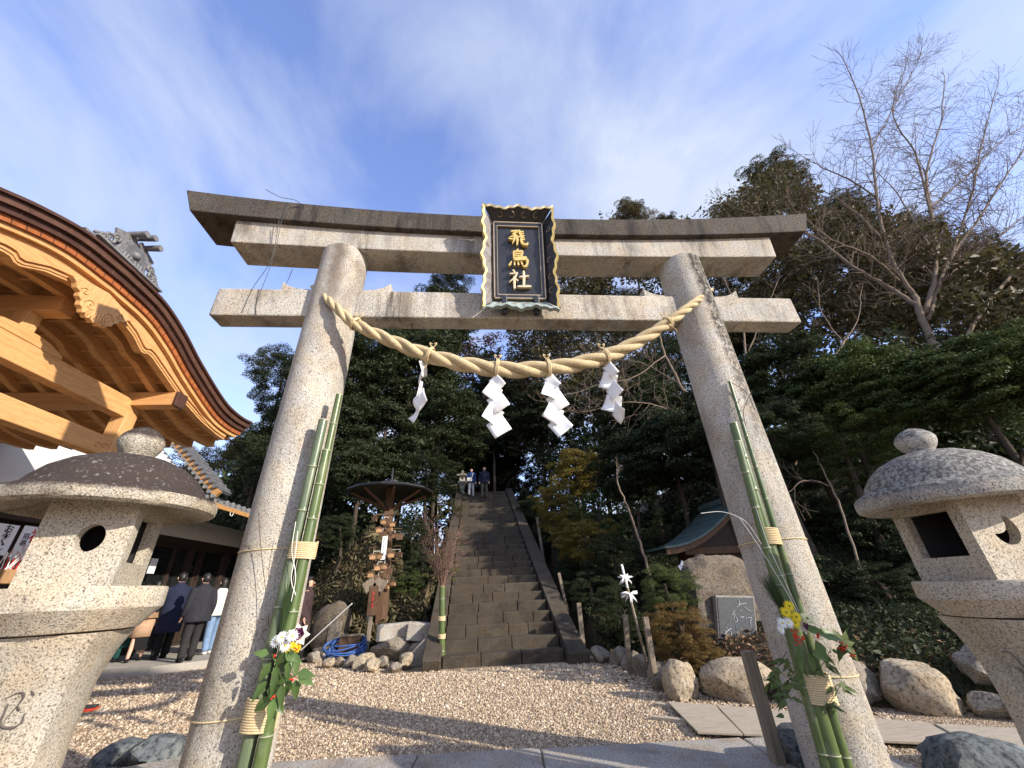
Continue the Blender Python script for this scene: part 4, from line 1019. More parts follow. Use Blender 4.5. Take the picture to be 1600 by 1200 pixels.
# ------------------------------------------------------------------ blue hose
def hose():
    c = at(541, 1020, y=7.2); c[2] = .04; t = thing('garden_hose', (c[0], c[1], 0), 'coiled blue garden hose on the ground left of the stairs', 'hose')
    rnd = random.Random(2); P = []
    for i in range(190):
        a = i/24*2*math.pi; r = .36+.05*math.sin(i*.13)+.035*math.sin(i*.41)
        P.append((c[0]+r*1.1*math.cos(a), c[1]+.55*r*math.sin(a)-.05, .04+.20*(i/190)+.05*math.sin(a+i*.05)+.22*(.5+.5*math.sin(a))))
    MB().tube(P, .014, 7).build('coil', M['hose_blue'], t, smooth=True)
    tail = catmull([P[-1], (c[0]+.45, c[1]-.2, .12), (c[0]+.62, c[1]-.1, .02), (c[0]+.9, c[1]+.05, .02)], 8)
    MB().tube(tail, .013, 7).build('hose_end', M['hose_blue'], t, smooth=True)
    b = thing('hose_box', (c[0]+.05, c[1]+.1, 0), 'squat brown wooden box inside the blue hose coil', 'box')
    MB().box((c[0]+.05, c[1]+.06, .22), (.44, .2, .44)).build('side', M['brown_wood'], b, bevel=.01)
    MB().box((c[0]+.05, c[1]+.06, .455), (.48, .24, .03)).build('lid', M['grey_wood'], b, bevel=.005)
hose()

# ------------------------------------------------------------------ stakes, boards, slip stick on the right
def stake(top, bot, w, label, mat='grey_wood', d=.07):
    top, bot = np.array(top, float), np.array(bot, float)
    MB().beam(bot, top, w, d, (0, 1, 0)).build('wooden_stake', M[mat], world_origin=bot, label=label, cat='stake', group='wooden stakes right of the path', bevel=.006)
def px_stake(tpx, tpy, bpx, bpy, y, w, label, yt=None):
    b = at(bpx, bpy, y=y); tp = at(tpx, tpy, y=yt or y); b = to_ground(tp, b, -.05) if b[2] > -.05 else b; stake(tp, b, w, label)
px_stake(1167, 1017, 1216, 1190, .42, .088, 'nearest wooden stake, leaning in front of the right pillar foot')
px_stake(1008, 964, 1026, 1072, 3.08, .072, 'wooden stake just right of the stick tied with paper slips')
px_stake(977, 960, 984, 1052, 4.0, .072, 'wooden stake just left of the stick tied with paper slips')
px_stake(904, 942, 911, 1008, 5.6, .085, 'tall wooden stake by the right foot of the stairs')
px_stake(873, 895, 882, 935, 7.4, .07, 'small wooden stake part way up the right side of the stairs')
px_stake(839, 808, 842, 828, 10.8, .09, 'pale stake far up the right side of the stairs')
def slip_stick():
    b = at(1018, 1064, z=0); t0 = at(975, 897, y=b[1]-.05); s = lambda f: lerp(b, t0, f)
    t = thing('fortune_slip_stick', b, 'leaning bamboo stick with white paper slips tied round it', 'stick')
    MB().tube([b, s(.86)], .020, 8).build('stick', M['grey_wood'], t, smooth=True)
    MB().tube([s(.80), s(1.10)], .019, 8).build('white_pipe', M['white_paper'], t, smooth=True)
    rnd = random.Random(6)
    tp = s(1.10)
    for f, n, rad in ((.80, 34, .13), (.965, 20, .11)):
        c = s(f)
        for i in range(n):
            a = rnd.uniform(0, 6.28); o = V3(math.cos(a)*rad*rnd.uniform(.2, 1), math.sin(a)*rad*.6, rnd.gauss(0, .035)); L_ = rnd.uniform(.05, .09)
            m = MB(); d = norm(o+V3(0, 0, rnd.uniform(-.10, .02))); leaf_mb(m, c+o*.35, d, V3(0, -1, .3), L_+.03, .026, rnd.uniform(.1, .7), 0, 3)
            m.build('paper_slip', M['white_paper'], t)
        MB().tube([c+V3(-rad, 0, .01), c+V3(0, -.03, 0), c+V3(rad, 0, .01)], .010, 5).build('knot', M['white_paper'], t, smooth=True)
slip_stick()
def board(corners, z, th, label, mat='plywood', name='plywood_board', cat='board', group='boards lying on the gravel', ):
    P = [at(a, b, z=z) for a, b in corners]; c = sum(P)/4
    m = MB(); V = [p for p in P]+[p-np.array([0, 0, th]) for p in P]
    m.add(V, [(0, 1, 2, 3), (7, 6, 5, 4), (0, 4, 5, 1), (1, 5, 6, 2), (2, 6, 7, 3), (3, 7, 4, 0)])
    m.build(name, M[mat], world_origin=c-np.array([0, 0, th]), label=label, cat=cat, group=group, bevel=.003)
board([(1090, 1143), (1160, 1146), (1116, 1101), (1043, 1096)], .052, .018, 'short left end of the boarding, cut at a slant over two battens')
board([(1162, 1146), (1518, 1163), (1452, 1129), (1119, 1101)], .050, .018, 'longest plywood board lying on the gravel behind the right pillar')
board([(1524, 1166), (1640, 1173), (1600, 1138), (1459, 1130)], .060, .018, 'rightmost plywood board, passing behind the right lantern')
for a, b, lb in (((1024, 1100), (1110, 1112), 'short batten sticking out under the slanted board end, far one'), ((1019, 1121), (1120, 1132), 'short batten sticking out under the slanted board end, near one')):
    p, q = at(*a, z=.018), at(*b, z=.018); MB().beam(p, q, .07, .032).build('batten', M['plywood'], world_origin=p, label=lb, cat='batten', bevel=.003)
for k, (px, py) in enumerate(((1130, 1135), (1300, 1150), (1480, 1158))):
    p, q = at(px, py, z=.015), at(px-12, py-26, z=.015); MB().beam(p, q, .06, .028).build('batten', M['dark_wood'], world_origin=p, label='dark batten under the long boards behind the right pillar, %s one' % ('left', 'middle', 'right')[k], cat='batten', group='battens under the long boards', bevel=.003)

# ------------------------------------------------------------------ inscribed monument
def monument():
    y = 3.75; b = at(1140, 1035, y=y); tp = at(1118, 876, y=y); wl, wr = at(1072, 960, y=y), at(1200, 990, y=y)
    h = tp[2]-.1; w = wr[0]-wl[0]+.2; c = ((wl[0]+wr[0])/2+.05, y+.08, h/2+.04)
    t = thing('inscribed_monument', (c[0], c[1], .2), 'rough brown boulder monument with a dark inscribed plate', 'monument')
    rock_mb(c, (w*1.28, .64, h*1.22), 77, 4, roty(-.06), planes=10, sharp=.62, rough=.05).build('boulder', M['monument_stone'], t, smooth=True, auto=35)
    yp = y-.285
    Q = [at(1121, 933, y=yp), at(1177, 934, y=yp), at(1184, 1014, y=yp-.02), at(1127, 1013, y=yp-.02)]
    def quad(mb, Q, th):
        V = list(Q)+[q+V3(0, th, 0) for q in Q]; mb.add(V, [(3, 2, 1, 0), (4, 5, 6, 7), (0, 1, 5, 4), (1, 2, 6, 5), (2, 3, 7, 6), (3, 0, 4, 7)]); return mb
    cc = sum(Q)/4; fr = [cc+(q-cc)*1.07+V3(0, .012, 0) for q in Q]
    quad(MB(), fr, .10).build('plate_frame', M['kerb_stone'], t, bevel=.004)
    quad(MB(), Q, .06).build('plate', M['slate'], t)
    def S(u, v): return lerp(lerp(Q[0], Q[1], u), lerp(Q[3], Q[2], u), v)+V3(0, -.003, 0)
    ST = [[(.55, .03), (.60, .10), (.58, .14), (.80, .11)], [(.70, .18), (.82, .25), (.95, .29)], [(.60, .15), (.52, .2)], [(.58, .26), (.64, .28)], [(.56, .38), (.62, .40), (.70, .38)], [(.66, .42), (.62, .52)], [(.74, .42), (.84, .40), (.90, .41), (.86, .48), (.86, .62)], [(.76, .44), (.74, .50)], [(.82, .34), (.80, .46)],
          [(.40, .25), (.44, .29), (.38, .30)], [(.36, .35), (.44, .34), (.40, .44)], [(.46, .38), (.50, .46), (.44, .50)], [(.47, .52), (.45, .60), (.47, .66)], [(.46, .68), (.48, .74)], [(.56, .60), (.62, .66), (.60, .70)], [(.62, .72), (.58, .78), (.66, .76)],
          [(.16, .60), (.22, .62)], [(.12, .74), (.22, .66), (.32, .62)], [(.26, .68), (.30, .70), (.28, .78)], [(.24, .86), (.30, .82), (.34, .90), (.26, .92)], [(.40, .80), (.46, .90)], [(.14, .66), (.16, .72)]]
    for s in ST:
        P = catmull([S(a, b) for a, b in s], 5) if len(s) > 2 else [S(*s[0]), (S(*s[0])+S(*s[1]))/2, S(*s[1])]
        MB().tube(P, [.003+.006*math.sin(math.pi*(i+.5)/len(P)) for i in range(len(P))], 5, squash=.3).build('written_stroke', M['white_paper'], t)
plain('slate', (.055, .062, .066), .6, 0, .5, 30, .4)
monument()

# ------------------------------------------------------------------ small shrine with copper roof
def small_shrine():
    y = 6.1; ap = at(1158, 778, y=y); el = at(1040, 866, y=y); half = ap[0]-el[0]; zt, ze = ap[2], el[2]; cx = ap[0]; dep = 1.5; gz = min(hz(cx, y+.6), el[2]-1.15)
    t = thing('small_shrine', (cx, y+.6, gz), 'small dark wooden shrine with a green copper roof behind the monument', 'shrine')
    def curve(s): return ze+(zt-ze)*(1-s)**1.0-.16*math.sin(math.pi*s)*(zt-ze)+(.10*s**5)*(zt-ze)      # s: 0 ridge, 1 eave
    for sd in (-1, 1):
        for (off, th, mt, nm, ov) in ((0, .05, 'copper_green', 'roof_slope', 0),):
            rings = []
            for yy in (y-.05, y+dep+.35):
                up = [(cx+sd*half*s, yy, curve(s)+th) for s in np.linspace(0, 1.0, 12)]; dn = [(cx+sd*half*s, yy, curve(s)) for s in np.linspace(1.0, 0, 12)]
                rings.append(up+dn)
            m = MB().loft(rings); rf = m.build(nm, M[mt], t)
        # raised seams of the copper sheets
        for s in np.linspace(.12, .95, 7):
            MB().beam((cx+sd*half*s, y-.05, curve(s)+.056), (cx+sd*half*s, y+dep+.35, curve(s)+.056), .02, .014).build('roof_seam', M['copper_green'], rf)
        pts = [(sd*half*s, curve(s)) for s in np.linspace(0, .98, 10)]+[(sd*half*s, curve(s)-.13) for s in np.linspace(.98, 0, 10)]
        MB().prism(pts, (cx, y+.02, 0), (1, 0, 0), (0, 0, 1), .07).build('bargeboard', M['brown_wood'], t)
    MB().box((cx, y+dep/2+.1, zt+.07), (.2, dep+.7, .14)).build('ridge', M['copper_green'], t, bevel=.01)
    for sd in (-1, 1):
        MB().beam((cx+sd*.18, y-.02+.06*sd, zt-.12), (cx-sd*.42, y-.02+.06*sd, zt+.42), .06, .06).build('forked_finial', M['brown_wood'], t, bevel=.005)
    gp_ = [(0, .0), (.09, -.05), (.06, -.12), (.10, -.18), (.04, -.22), (0, -.30), (-.04, -.22), (-.10, -.18), (-.06, -.12), (-.09, -.05)]
    MB().prism(gp_, (cx, y-.03, zt-.16), (1, 0, 0), (0, 0, 1), .04).build('gable_pendant', M['plaster'], t)
    bw = half*1.15
    MB().box((cx, y+.85, (gz+ze)/2-.02), (bw, 1.1, ze-gz+.35)).build('wall', M['brown_wood'], t, bevel=.01)
    MB().prism([(-bw/2, 0), (bw/2, 0), (0, (zt-ze)*.8)], (cx, y+.36, ze+.16), (1, 0, 0), (0, 0, 1), .05).build('gable_wall', M['dark_wood'], t)
    MB().box((cx, y+.22, ze+.05), (bw*1.3, .10, .14)).build('tie_beam', M['brown_wood'], t, bevel=.006)
    for sd in (-1, 1):
        MB().box((cx+sd*bw*.55, y+.2, (ze+gz)/2), (.13, .13, ze-gz)).build('post', M['brown_wood'], t, bevel=.008)
        MB().box((cx+sd*bw*.20, y+.285, (ze+gz)/2+.1), (bw*.36, .04, (ze-gz)*.7)).build('door', M['dark_wood'], t, bevel=.005)
    MB().box((cx, y+.5, gz+.12), (bw*1.5, 1.5, .3)).build('stone_base', M['field_stone'], t, bevel=.02)
    for k, px in enumerate((1064, 1074)):
        p = at(px, 880, y=y-.02); tt = thing('paper_streamer', p, 'small white paper streamer on the copper roofed shrine, '+('left one' if k == 0 else 'right one'), 'paper streamer')
        for j in range(4):
            q = p+V3(.03*(-1)**j, 0, -.085*j); MB().box(q, (.075, .006, .10), roty(.5*(-1)**j)@rotz(.3*(-1)**j)).build('paper_fold', M['white_paper'], tt)
small_shrine()

# ------------------------------------------------------------------ umbrella-roofed tag post
def tag_post():
    y = 8.1; cb = at(596, 985, y=y); ct = at(612, 752, y=y); X0, X1 = cb[0], ct[0]; zr = at(612, 770, y=y)[2]
    t = thing('tag_post', (X0, y, .2), 'tall brown post under a round dark copper roof, hung with wooden tags', 'post')
    MB().loft([ring_pts(lerp(X0, X1, f), y, z, .15-.035*f, .1, 2, .1) for f, z in ((0, .05), (.4, lerp(.1, zr, .4)), (.75, lerp(.1, zr, .75)), (1, zr+.12))]).build('post', M['brown_wood'], t)
    rr = (at(678, 762, y=y)[0]-at(546, 762, y=y)[0])/2; n = 12
    prof = [(rr*.985, -.03), (rr, .0), (rr*.99, .035), (rr*.75, .12), (rr*.45, .205), (rr*.2, .245), (rr*.19, .32), (rr*.10, .33), (rr*.03, .38), (.02, .72)]
    ring = []
    for r, z in prof: ring.append([(X1+r*math.cos(2*math.pi*k/n), y+r*math.sin(2*math.pi*k/n), zr+z) for k in range(n)])
    m = MB(); m.loft(ring, cap=False)
    ring2 = [[(X1+r*math.cos(2*math.pi*k/n), y+r*math.sin(2*math.pi*k/n), zr+z) for k in range(n)] for r, z in ((rr*.985, -.03), (rr*.5, .06), (.12, .12))]
    m.loft([r_[::-1] for r_ in ring2], cap=False)
    m.build('roof', M['dark_metal'], t)
    zc = at(608, 795, y=y)[2]
    for k in range(8):
        a = k/8*2*math.pi+.3; d = V3(math.cos(a), math.sin(a), 0); c = V3(X1, y, zc)
        P = catmull([c+d*.10-V3(0, 0, .05), c+d*rr*.3+V3(0, 0, .12), c+d*rr*.62+V3(0, 0, (zr-zc)*.62), V3(X1, y, zr)+d*rr*.86+V3(0, 0, -.03)], 4)
        MB().tube(P, .04, 6).build('strut', M['brown_wood'], t, smooth=True)
    TAGS = [(585, 812), (599, 816), (613, 820), (597, 835), (592, 829), (616, 838), (624, 840), (582, 871), (611, 868), (624, 868), (593, 870), (589, 888), (608, 893), (600, 886), (579, 899), (590, 905), (614, 912), (604, 917), (597, 916), (609, 826)]
    rnd = random.Random(9); rank = {k: i for i, k in enumerate(sorted(range(len(TAGS)), key=lambda k: TAGS[k][1]*100+TAGS[k][0]))}
    for k, (px, py) in enumerate(TAGS):
        p = at(px, py, y=y-.26-rnd.uniform(0, .1)); w = rnd.uniform(.13, .17); h = w*.68; Rm = rotz(rnd.uniform(-.5, .5))
        tg = thing('wooden_tag', p-V3(0, 0, h/2), 'little wooden wish tag hung on the round-roofed post, %s from the top' % ORD[rank[k]], 'wooden tag', 'wish tags on the round-roofed post')
        poly = [(-w/2, -h/2), (w/2, -h/2), (w/2, h*.25), (0, h*.5), (-w/2, h*.25)]
        MB().prism(poly, p, Rm@V3(1, 0, 0), V3(0, 0, 1), .05).build('board', M['plaque_wood'] if k % 3 else M['brown_wood'], tg, bevel=.004)
        for s in (-1, 1): MB().beam(p+Rm@V3(s*w*.58, 0, h*.20), p+Rm@V3(0, 0, h*.62), .09, .012, Rm@V3(0, 1, 0)).build('roof_strip', M['brown_wood'], tg)
        top = p+V3(0, 0, h*.6); e = V3(lerp(X0, X1, .6), y-.13, p[2]+h*.6+.10)
        MB().tube([top, top+V3(0, .05, .09), e], .006, 4).build('string', M['string_white'] if k % 2 else M['grey_wood'], tg)
    for z_, px in ((at(600, 812, y=y)[2], 0), (at(600, 862, y=y)[2], 0), (at(600, 885, y=y)[2], 0), (at(600, 835, y=y)[2], 0)):
        MB().tube([(lerp(X0, X1, .6)-.42, y-.12, z_+.10), (lerp(X0, X1, .6)+.38, y-.12, z_+.12)], .014, 5).build('peg', M['brown_wood'], t)
    # white sign with brush writing
    Q = [at(598, 838, y=y-.22), at(606, 837, y=y-.22), at(602, 874, y=y-.24), at(594, 875, y=y-.24)]
    sg = thing('white_sign', sum(Q)/4, 'narrow white sign board with vertical writing on the round-roofed post', 'sign')
    MB().add(list(Q)+[q+V3(0, .02, 0) for q in Q], [(3, 2, 1, 0), (4, 5, 6, 7), (0, 1, 5, 4), (1, 2, 6, 5), (2, 3, 7, 6), (3, 0, 4, 7)]).build('board', M['white_paper'], sg)
    def S(u, v): return lerp(lerp(Q[0], Q[1], u), lerp(Q[3], Q[2], u), v)+V3(0, -.003, 0)
    for s in ([(.4, .06), (.36, .2), (.42, .27), (.66, .24)], [(.75, .1), (.8, .12)], [(.4, .40), (.6, .38)], [(.5, .36), (.45, .48), (.65, .47)], [(.4, .56), (.6, .55), (.5, .63)], [(.45, .70), (.62, .74)], [(.6, .69), (.4, .8), (.62, .82)]):
        MB().tube(catmull([S(a, b) for a, b in s], 3) if len(s) > 2 else [S(*s[0]), S(*s[1])], .008, 4, squash=.3).build('written_stroke', M['ink_black'], sg)
    # granite marker behind the post and little roofed notice post
    c = at(592, 950, y=y+.3); MB().loft([ring_pts(c[0]-.02, y+.35, z, r, .1, 2) for z, r in ((0, .26), (1.0, .23), (1.22, .16))]).build('marker_stone', M['granite'], world_origin=(c[0], y+.35, 0), label='plain granite marker stone behind the round-roofed post', cat='stone', bevel=.02)
    c = at(577, 985, y=y-.45); tp = at(577, 918, y=y-.45); n_ = thing('notice_post', (c[0], c[1], .1), 'small roofed wooden notice post left of the round-roofed post', 'notice post')
    MB().box((c[0], c[1], (tp[2])/2), (.08, .07, tp[2])).build('post', M['grey_wood'], n_, bevel=.005)
    MB().box((c[0]+.02, c[1]-.05, tp[2]-.28), (.22, .03, .62)).build('notice_board', M['brown_wood'], n_, bevel=.004)
    for k in range(3): MB().box((c[0]+.02, c[1]-.068, tp[2]-.14-.12*k), (.03, .004, .09)).build('written_stroke', M['ink_red'], n_)
    for s in (-1, 1): MB().beam((c[0]+.02+s*.24, c[1]-.04, tp[2]-.02), (c[0]+.02, c[1]-.04, tp[2]+.12), .24, .03, (0, 1, 0)).build('roof_board', M['grey_wood'], n_)
tag_post()

# bamboo vase with dry branches at the left foot of the stairs
def vase():
    b = at(690, 1042, z=0); tp = at(691, 916, y=b[1]); t = thing('bamboo_vase', b, 'green bamboo vase of dry reddish twigs at the left foot of the stairs', 'bamboo vase')
    stalk(t, tp, b, .058, .062, 31)
    for py in (966, 994):
        c = at(690, py, y=b[1]); binding(t, c, V3(0, 0, 1), .070, .070, 5, .008)
    rnd = random.Random(5)
    for k in range(26):
        d = norm(V3(rnd.gauss(.08, .30), rnd.gauss(.1, .3), 1)); L_ = rnd.uniform(.8, 1.55); p = np.array(tp)-V3(0, 0, .1); P = [p]
        for j in range(5): d = norm(d+V3(rnd.gauss(0, .12), rnd.gauss(0, .12), 0)); P.append(P[-1]+d*L_/5)
        m = MB().tube(P, [.008-.0012*j for j in range(6)], 4)
        for j in range(2, 6):
            for _ in range(5):
                e = norm(d+V3(rnd.gauss(0, .9), rnd.gauss(0, .7), rnd.gauss(0, .4))); m.tube([P[j], P[j]+e*rnd.uniform(.10, .28)], [.004, .002], 3)
        m.build('dry_branch', M['twig_red'], t)
    MB().tube([b+V3(-.11, .02, 0), b+V3(-.11, .02, .38)], .016, 6).build('white_stake', M['white_paper'], t)
vase()
# red dustpan-like tray lying left
c = at(141, 1108, z=.03); tr = thing('red_tray', c*np.array([1, 1, 0]), 'red and black plastic tray lying on the gravel behind the left lantern', 'tray')
MB().box((c[0]-.22, c[1], .022), (.50, .20, .03), rotz(.25)).build('body', M['red_plastic'], tr, bevel=.008)
MB().box((c[0]-.20, c[1]+.0, .052), (.48, .10, .03), rotz(.25)).build('lid', M['black_plastic'], tr, bevel=.008)
# ------------------------------------------------------------------ curved-gable porch of the shrine hall
GX, GY = -5.0, .83
_zd = catmull([(0, 5.07, 0), (.6, 5.03, 0), (1.1, 4.87, 0), (1.6, 4.64, 0), (2.4, 4.35, 0), (2.9, 4.285, 0), (3.35, 4.31, 0)], 10)
_zdx, _zdz = [p[0] for p in _zd], [p[1] for p in _zd]
def rz_(d): return float(np.interp(abs(d), _zdx, _zdz))
hall = thing('shrine_porch', (-6.5, GY, 0), 'new cypress porch with a curved copper-edged gable left of the gate', 'porch')
DS = np.linspace(-3.35, 3.35, 81)
def roof_layer(name, mat, top, th, x0, x1, dmax=3.35, label=None, smooth=True):
    rings = []
    for d in DS:
        d = max(-dmax, min(dmax, d)); z = rz_(d)-top; y = GY+d
        rings.append([(x0, y, z-th), (x1, y, z-th), (x1, y, z), (x0, y, z)])
    return MB().loft(rings).build(name, M[mat], hall, smooth=smooth, auto=35, label=label)
BX = -10.4
roof_layer('roof_sheet', 'copper_brown', .0, .035, BX, -4.86)
e1 = roof_layer('roof_edge', 'copper_brown_light', .037, .085, BX, -4.90)
e2 = roof_layer('roof_edge', 'copper_brown', .124, .080, BX, -4.945, 3.32)
e3 = roof_layer('roof_edge', 'copper_lit', .206, .075, BX, -4.985, 3.28)  # lowest copper band, coloured as if sunlit
roof_layer('roof_fillet', 'cypress', .283, .060, -5.5, -5.02, 3.22)
for e, x, t0, th, stp in ((e1, -4.899, .04, .078, .33), (e2, -4.944, .127, .072, .33), (e3, -4.984, .21, .066, .12)):
    d = -3.2+stp*.3
    while d < 3.2:
        z = rz_(d)-t0; sl = math.atan2(rz_(d+.02)-rz_(d-.02), .04)
        MB().box((x+.001, GY+d, z-th/2), (.006, .007, th), rotx(sl)).build('seam', M['copper_brown' if e is not e2 else 'copper_brown_light'], e); d += stp
roof_layer('soffit_board', 'cypress_board', .36, .03, BX, -5.10, 3.22)
# bargeboard
_bl = [(0, 4.56), (.31, 4.54), (.60, 4.45), (.80, 4.33), (.84, 4.32), (.90, 4.36), (.98, 4.355), (1.2, 4.27), (1.72, 4.07), (2.3, 3.92), (2.8, 3.85), (3.1, 3.84)]
def bl_(d): return float(np.interp(abs(d), [p[0] for p in _bl], [p[1] for p in _bl]))
def barge(name, x0, x1, lo, hi, dm, mat):
    rings = []
    for d in np.linspace(-dm, dm, 121):
        rings.append([(x0, GY+d, lo(d)), (x1, GY+d, lo(d)), (x1, GY+d, hi(d)), (x0, GY+d, hi(d))])
    return MB().loft(rings).build(name, M[mat], hall, smooth=True, auto=30)
barge('bargeboard', -5.18, -5.08, lambda d: bl_(d), lambda d: rz_(d)-.345, 3.02, 'cypress')
barge('bargeboard_moulding', -5.10, -5.055, lambda d: bl_(d)+.075, lambda d: rz_(d)-.40, 3.0, 'cypress')
barge('bargeboard_bead', -5.10, -5.068, lambda d: bl_(d)+.028, lambda d: bl_(d)+.048, 2.99, 'cypress')
# rafters, battens
for k in range(9):
    x = -5.42-.38*k; rings = []
    for d in np.linspace(-3.25, 3.25, 65):
        z = rz_(d)-.41; h = .11+.04*(abs(abs(d)-.95) < .12)
        rings.append([(x-.045, GY+d, z-h), (x+.045, GY+d, z-h), (x+.045, GY+d, z+.02), (x-.045, GY+d, z+.02)])
    MB().loft(rings).build('rafter', M['cypress'], hall, smooth=True, auto=30)
for k in range(25):
    d = -3.12+.26*k; z = rz_(d)-.405
    MB().box((-7.05, GY+d, z), (3.6, .035, .04)).build('batten', M['cypress_x'], hall)
# beams
PX = -5.73
for y in (-.87, 2.53):
    MB().box((PX, y, 1.9), (.20, .20, 3.8)).build('post', M['cypress_z'], hall, bevel=.012)
    MB().box((-7.0, y, 4.0), (3.9, .19, .22)).build('purlin', M['cypress_x'], hall, bevel=.012)
    MB().box((-5.04, y, 4.0), (.05, .20, .23)).build('metal_cap', M['copper_brown'], hall, bevel=.006)
    MB().box((PX, y, .08), (.42, .42, .16)).build('post_base', M['kerb_stone'], hall, bevel=.02)
MB().box((PX, GY, 3.845), (.17, 3.62, .29)).build('tie_beam', M['cypress'], hall, bevel=.012)
lb = MB().box((PX, GY, 3.23), (.17, 3.50, .26)).build('head_beam', M['cypress'], hall, bevel=.014)
for s in (-1, 1):
    for k in range(3):
        P = [(PX+.088, GY+s*(1.40+.10*k+.055*math.cos(a)*(1-a/9)), 3.20+.02*k+.05*math.sin(a)*(1-a/9)) for a in np.linspace(0, 5.2, 14)]
        MB().tube(P, .006, 4).build('carved_scroll', M['cypress_board'], lb)
MB().box((-7.1, GY, 4.44), (3.5, .18, .22)).build('ridge_purlin', M['cypress_x'], hall, bevel=.012)
MB().loft([[(PX-.09, GY+s*w, z), (PX+.09, GY+s*w, z)] if False else [(PX-.09, GY-w, z), (PX+.09, GY-w, z), (PX+.09, GY+w, z), (PX-.09, GY+w, z)] for z, w in ((3.99, .48), (4.04, .46), (4.10, .28), (4.12, .12)) for s in (1,)]).build('strut_foot', M['cypress'], hall, bevel=.006)
MB().box((PX, GY, 4.23), (.16, .16, .24)).build('strut', M['cypress_z'], hall, bevel=.01)
# hanging gable ornament
def pendant():
    half = [(0, -.33), (.05, -.30), (.085, -.325), (.12, -.29), (.155, -.30), (.175, -.255), (.215, -.235), (.225, -.18), (.27, -.15), (.28, -.10), (.33, -.085), (.36, -.03), (.42, .0), (.30, .06), (0, .12)]
    poly = half+[(-a, b) for a, b in half[-2::-1]]
    o = MB().prism(poly, (-5.03, GY, 4.55), (0, 1, 0), (0, 0, 1), .07).build('gable_pendant', M['cypress_z'], hall, bevel=.008)
    for s in (-1, 1):
        for cy, cz, r0 in ((.12, -.17, .075), (.24, -.06, .05)):
            P = [(-4.992, GY+s*(cy+r0*(1-a/9.5)*math.cos(a)), 4.55+cz+r0*(1-a/9.5)*math.sin(a)) for a in np.linspace(0, 8.2, 26)]
            MB().tube(P, .008, 5).build('carved_scroll', M['cypress_z'], o, smooth=True)
        for k in range(4): MB().tube([(-4.99, GY+s*(.015+.03*k), 4.55-.20), (-4.99, GY+s*(.02+.042*k), 4.55-.29)], .007, 5).build('carved_rib', M['cypress_z'], o, smooth=True)
pendant()
# roof-end ornament
def oni():
    t = thing('ridge_end_tile', (-4.95, GY, 5.07), 'grey ornamental ridge-end tile with three round rolls on the porch roof', 'roof ornament'); x = -5.02; mt = M['oni_tile']
    base = [(-.56, -.02), (-.62, .07), (-.50, .075), (-.46, .13), (-.36, .15), (-.30, .11), (.30, .11), (.36, .15), (.46, .13), (.50, .075), (.62, .07), (.56, -.02), (.3, .0), (-.3, .0)]
    MB().prism(base, (x, GY, 5.05), (0, 1, 0), (0, 0, 1), .16).build('foot', mt, t, bevel=.01)
    MB().box((x+.01, GY, 5.135), (.24, 1.02, .03)).build('rail', M['roof_tile_pale'], t, bevel=.006)
    pen = [(-.25, .10), (.25, .10), (.20, .30), (.12, .41), (-.12, .41), (-.20, .30)]
    MB().prism(pen, (x, GY, 5.05), (0, 1, 0), (0, 0, 1), .14).build('face', mt, t, bevel=.012)
    MB().prism([(a*.74, .03+b*.86) for a, b in pen], (x+.06, GY, 5.05), (0, 1, 0), (0, 0, 1), .05).build('face_panel', M['roof_tile'], t, bevel=.008)
    V, F = ico(2)
    MB().add(V*np.array([.05, .055, .055])+np.array([x+.09, GY, 5.30]), F).build('boss', mt, t, smooth=True)
    for s in (-1, 1):
        MB().beam((x+.02, GY+s*.27, 5.38), (x+.02, GY, 5.50), .20, .04, (1, 0, 0)).build('hood', mt, t, bevel=.006)
        for a, b, r in ((.33, .20, .07), (.40, .15, .05), (.27, .27, .055), (.47, .11, .04)):
            P = [(x+.06, GY+s*(a+r*(1-q/10)*math.cos(q)), 5.05+b+r*(1-q/10)*math.sin(q)) for q in np.linspace(0, 8, 22)]
            MB().tube(P, .020, 6).build('cloud_scroll', mt, t, smooth=True)
        for k in range(3): MB().tube([(x+.085, GY+s*(.05+.04*k), 5.18), (x+.085, GY+s*(.03+.05*k), 5.24)], .010, 5).build('rib', M['roof_tile_pale'], t)
    for dy, dz in ((-.12, .50), (0, .56), (.12, .50)):
        m = MB(); m.tube([(x-.15, GY+dy, 5.05+dz), (x+.22, GY+dy, 5.05+dz+.02)], [.032, .044], 14); r = m.build('round_roll', M['oni_tile'], t, smooth=True, auto=40)
        MB().tube([(x+.221, GY+dy, 5.05+dz+.02), (x+.224, GY+dy, 5.05+dz+.02)], [.03, .03], 14).build('roll_end', M['roof_tile_pale'], r)
    MB().box((x-.25, GY, 5.25), (.5, .30, .36)).build('ridge', M['roof_tile'], t, bevel=.02)
oni()

# ------------------------------------------------------------------ the office behind: plaster wall, dark doors, tiled eaves
WX = -9.2
CY0, CY1 = float(at(-70, 850, x=WX)[1]), float(at(96, 850, x=WX)[1]); CYM = (CY0+CY1)/2; CYW = CY1-CY0
off = thing('shrine_office', (-11, 5, 0), 'low white-walled shrine office with grey tiled eaves behind the porch', 'building')
MB().box((WX-2.0, .3, 3.60), (4.0, 12.6, 1.3)).build('wall', M['plaster'], off)
MB().box((WX-2.0, 10.5, 3.22), (4.0, 7.78, .56)).build('wall', M['plaster'], off)
MB().box((WX-.2, 4.2, 2.86), (.34, 20.4, .2)).build('lintel', M['dark_wood'], off, bevel=.01)
MB().box((WX-.35, 4.2, .10), (.5, 20.4, .22)).build('sill', M['dark_wood'], off)
MB().box((WX-1.6, 4.2, 1.3), (.1, 20.4, 2.6)).build('inner_wall', M['curtain'], off)
MB().box((WX-2.2, -6.0, 1.4), (3.6, .12, 2.8)).build('end_wall', M['plaster'], off)
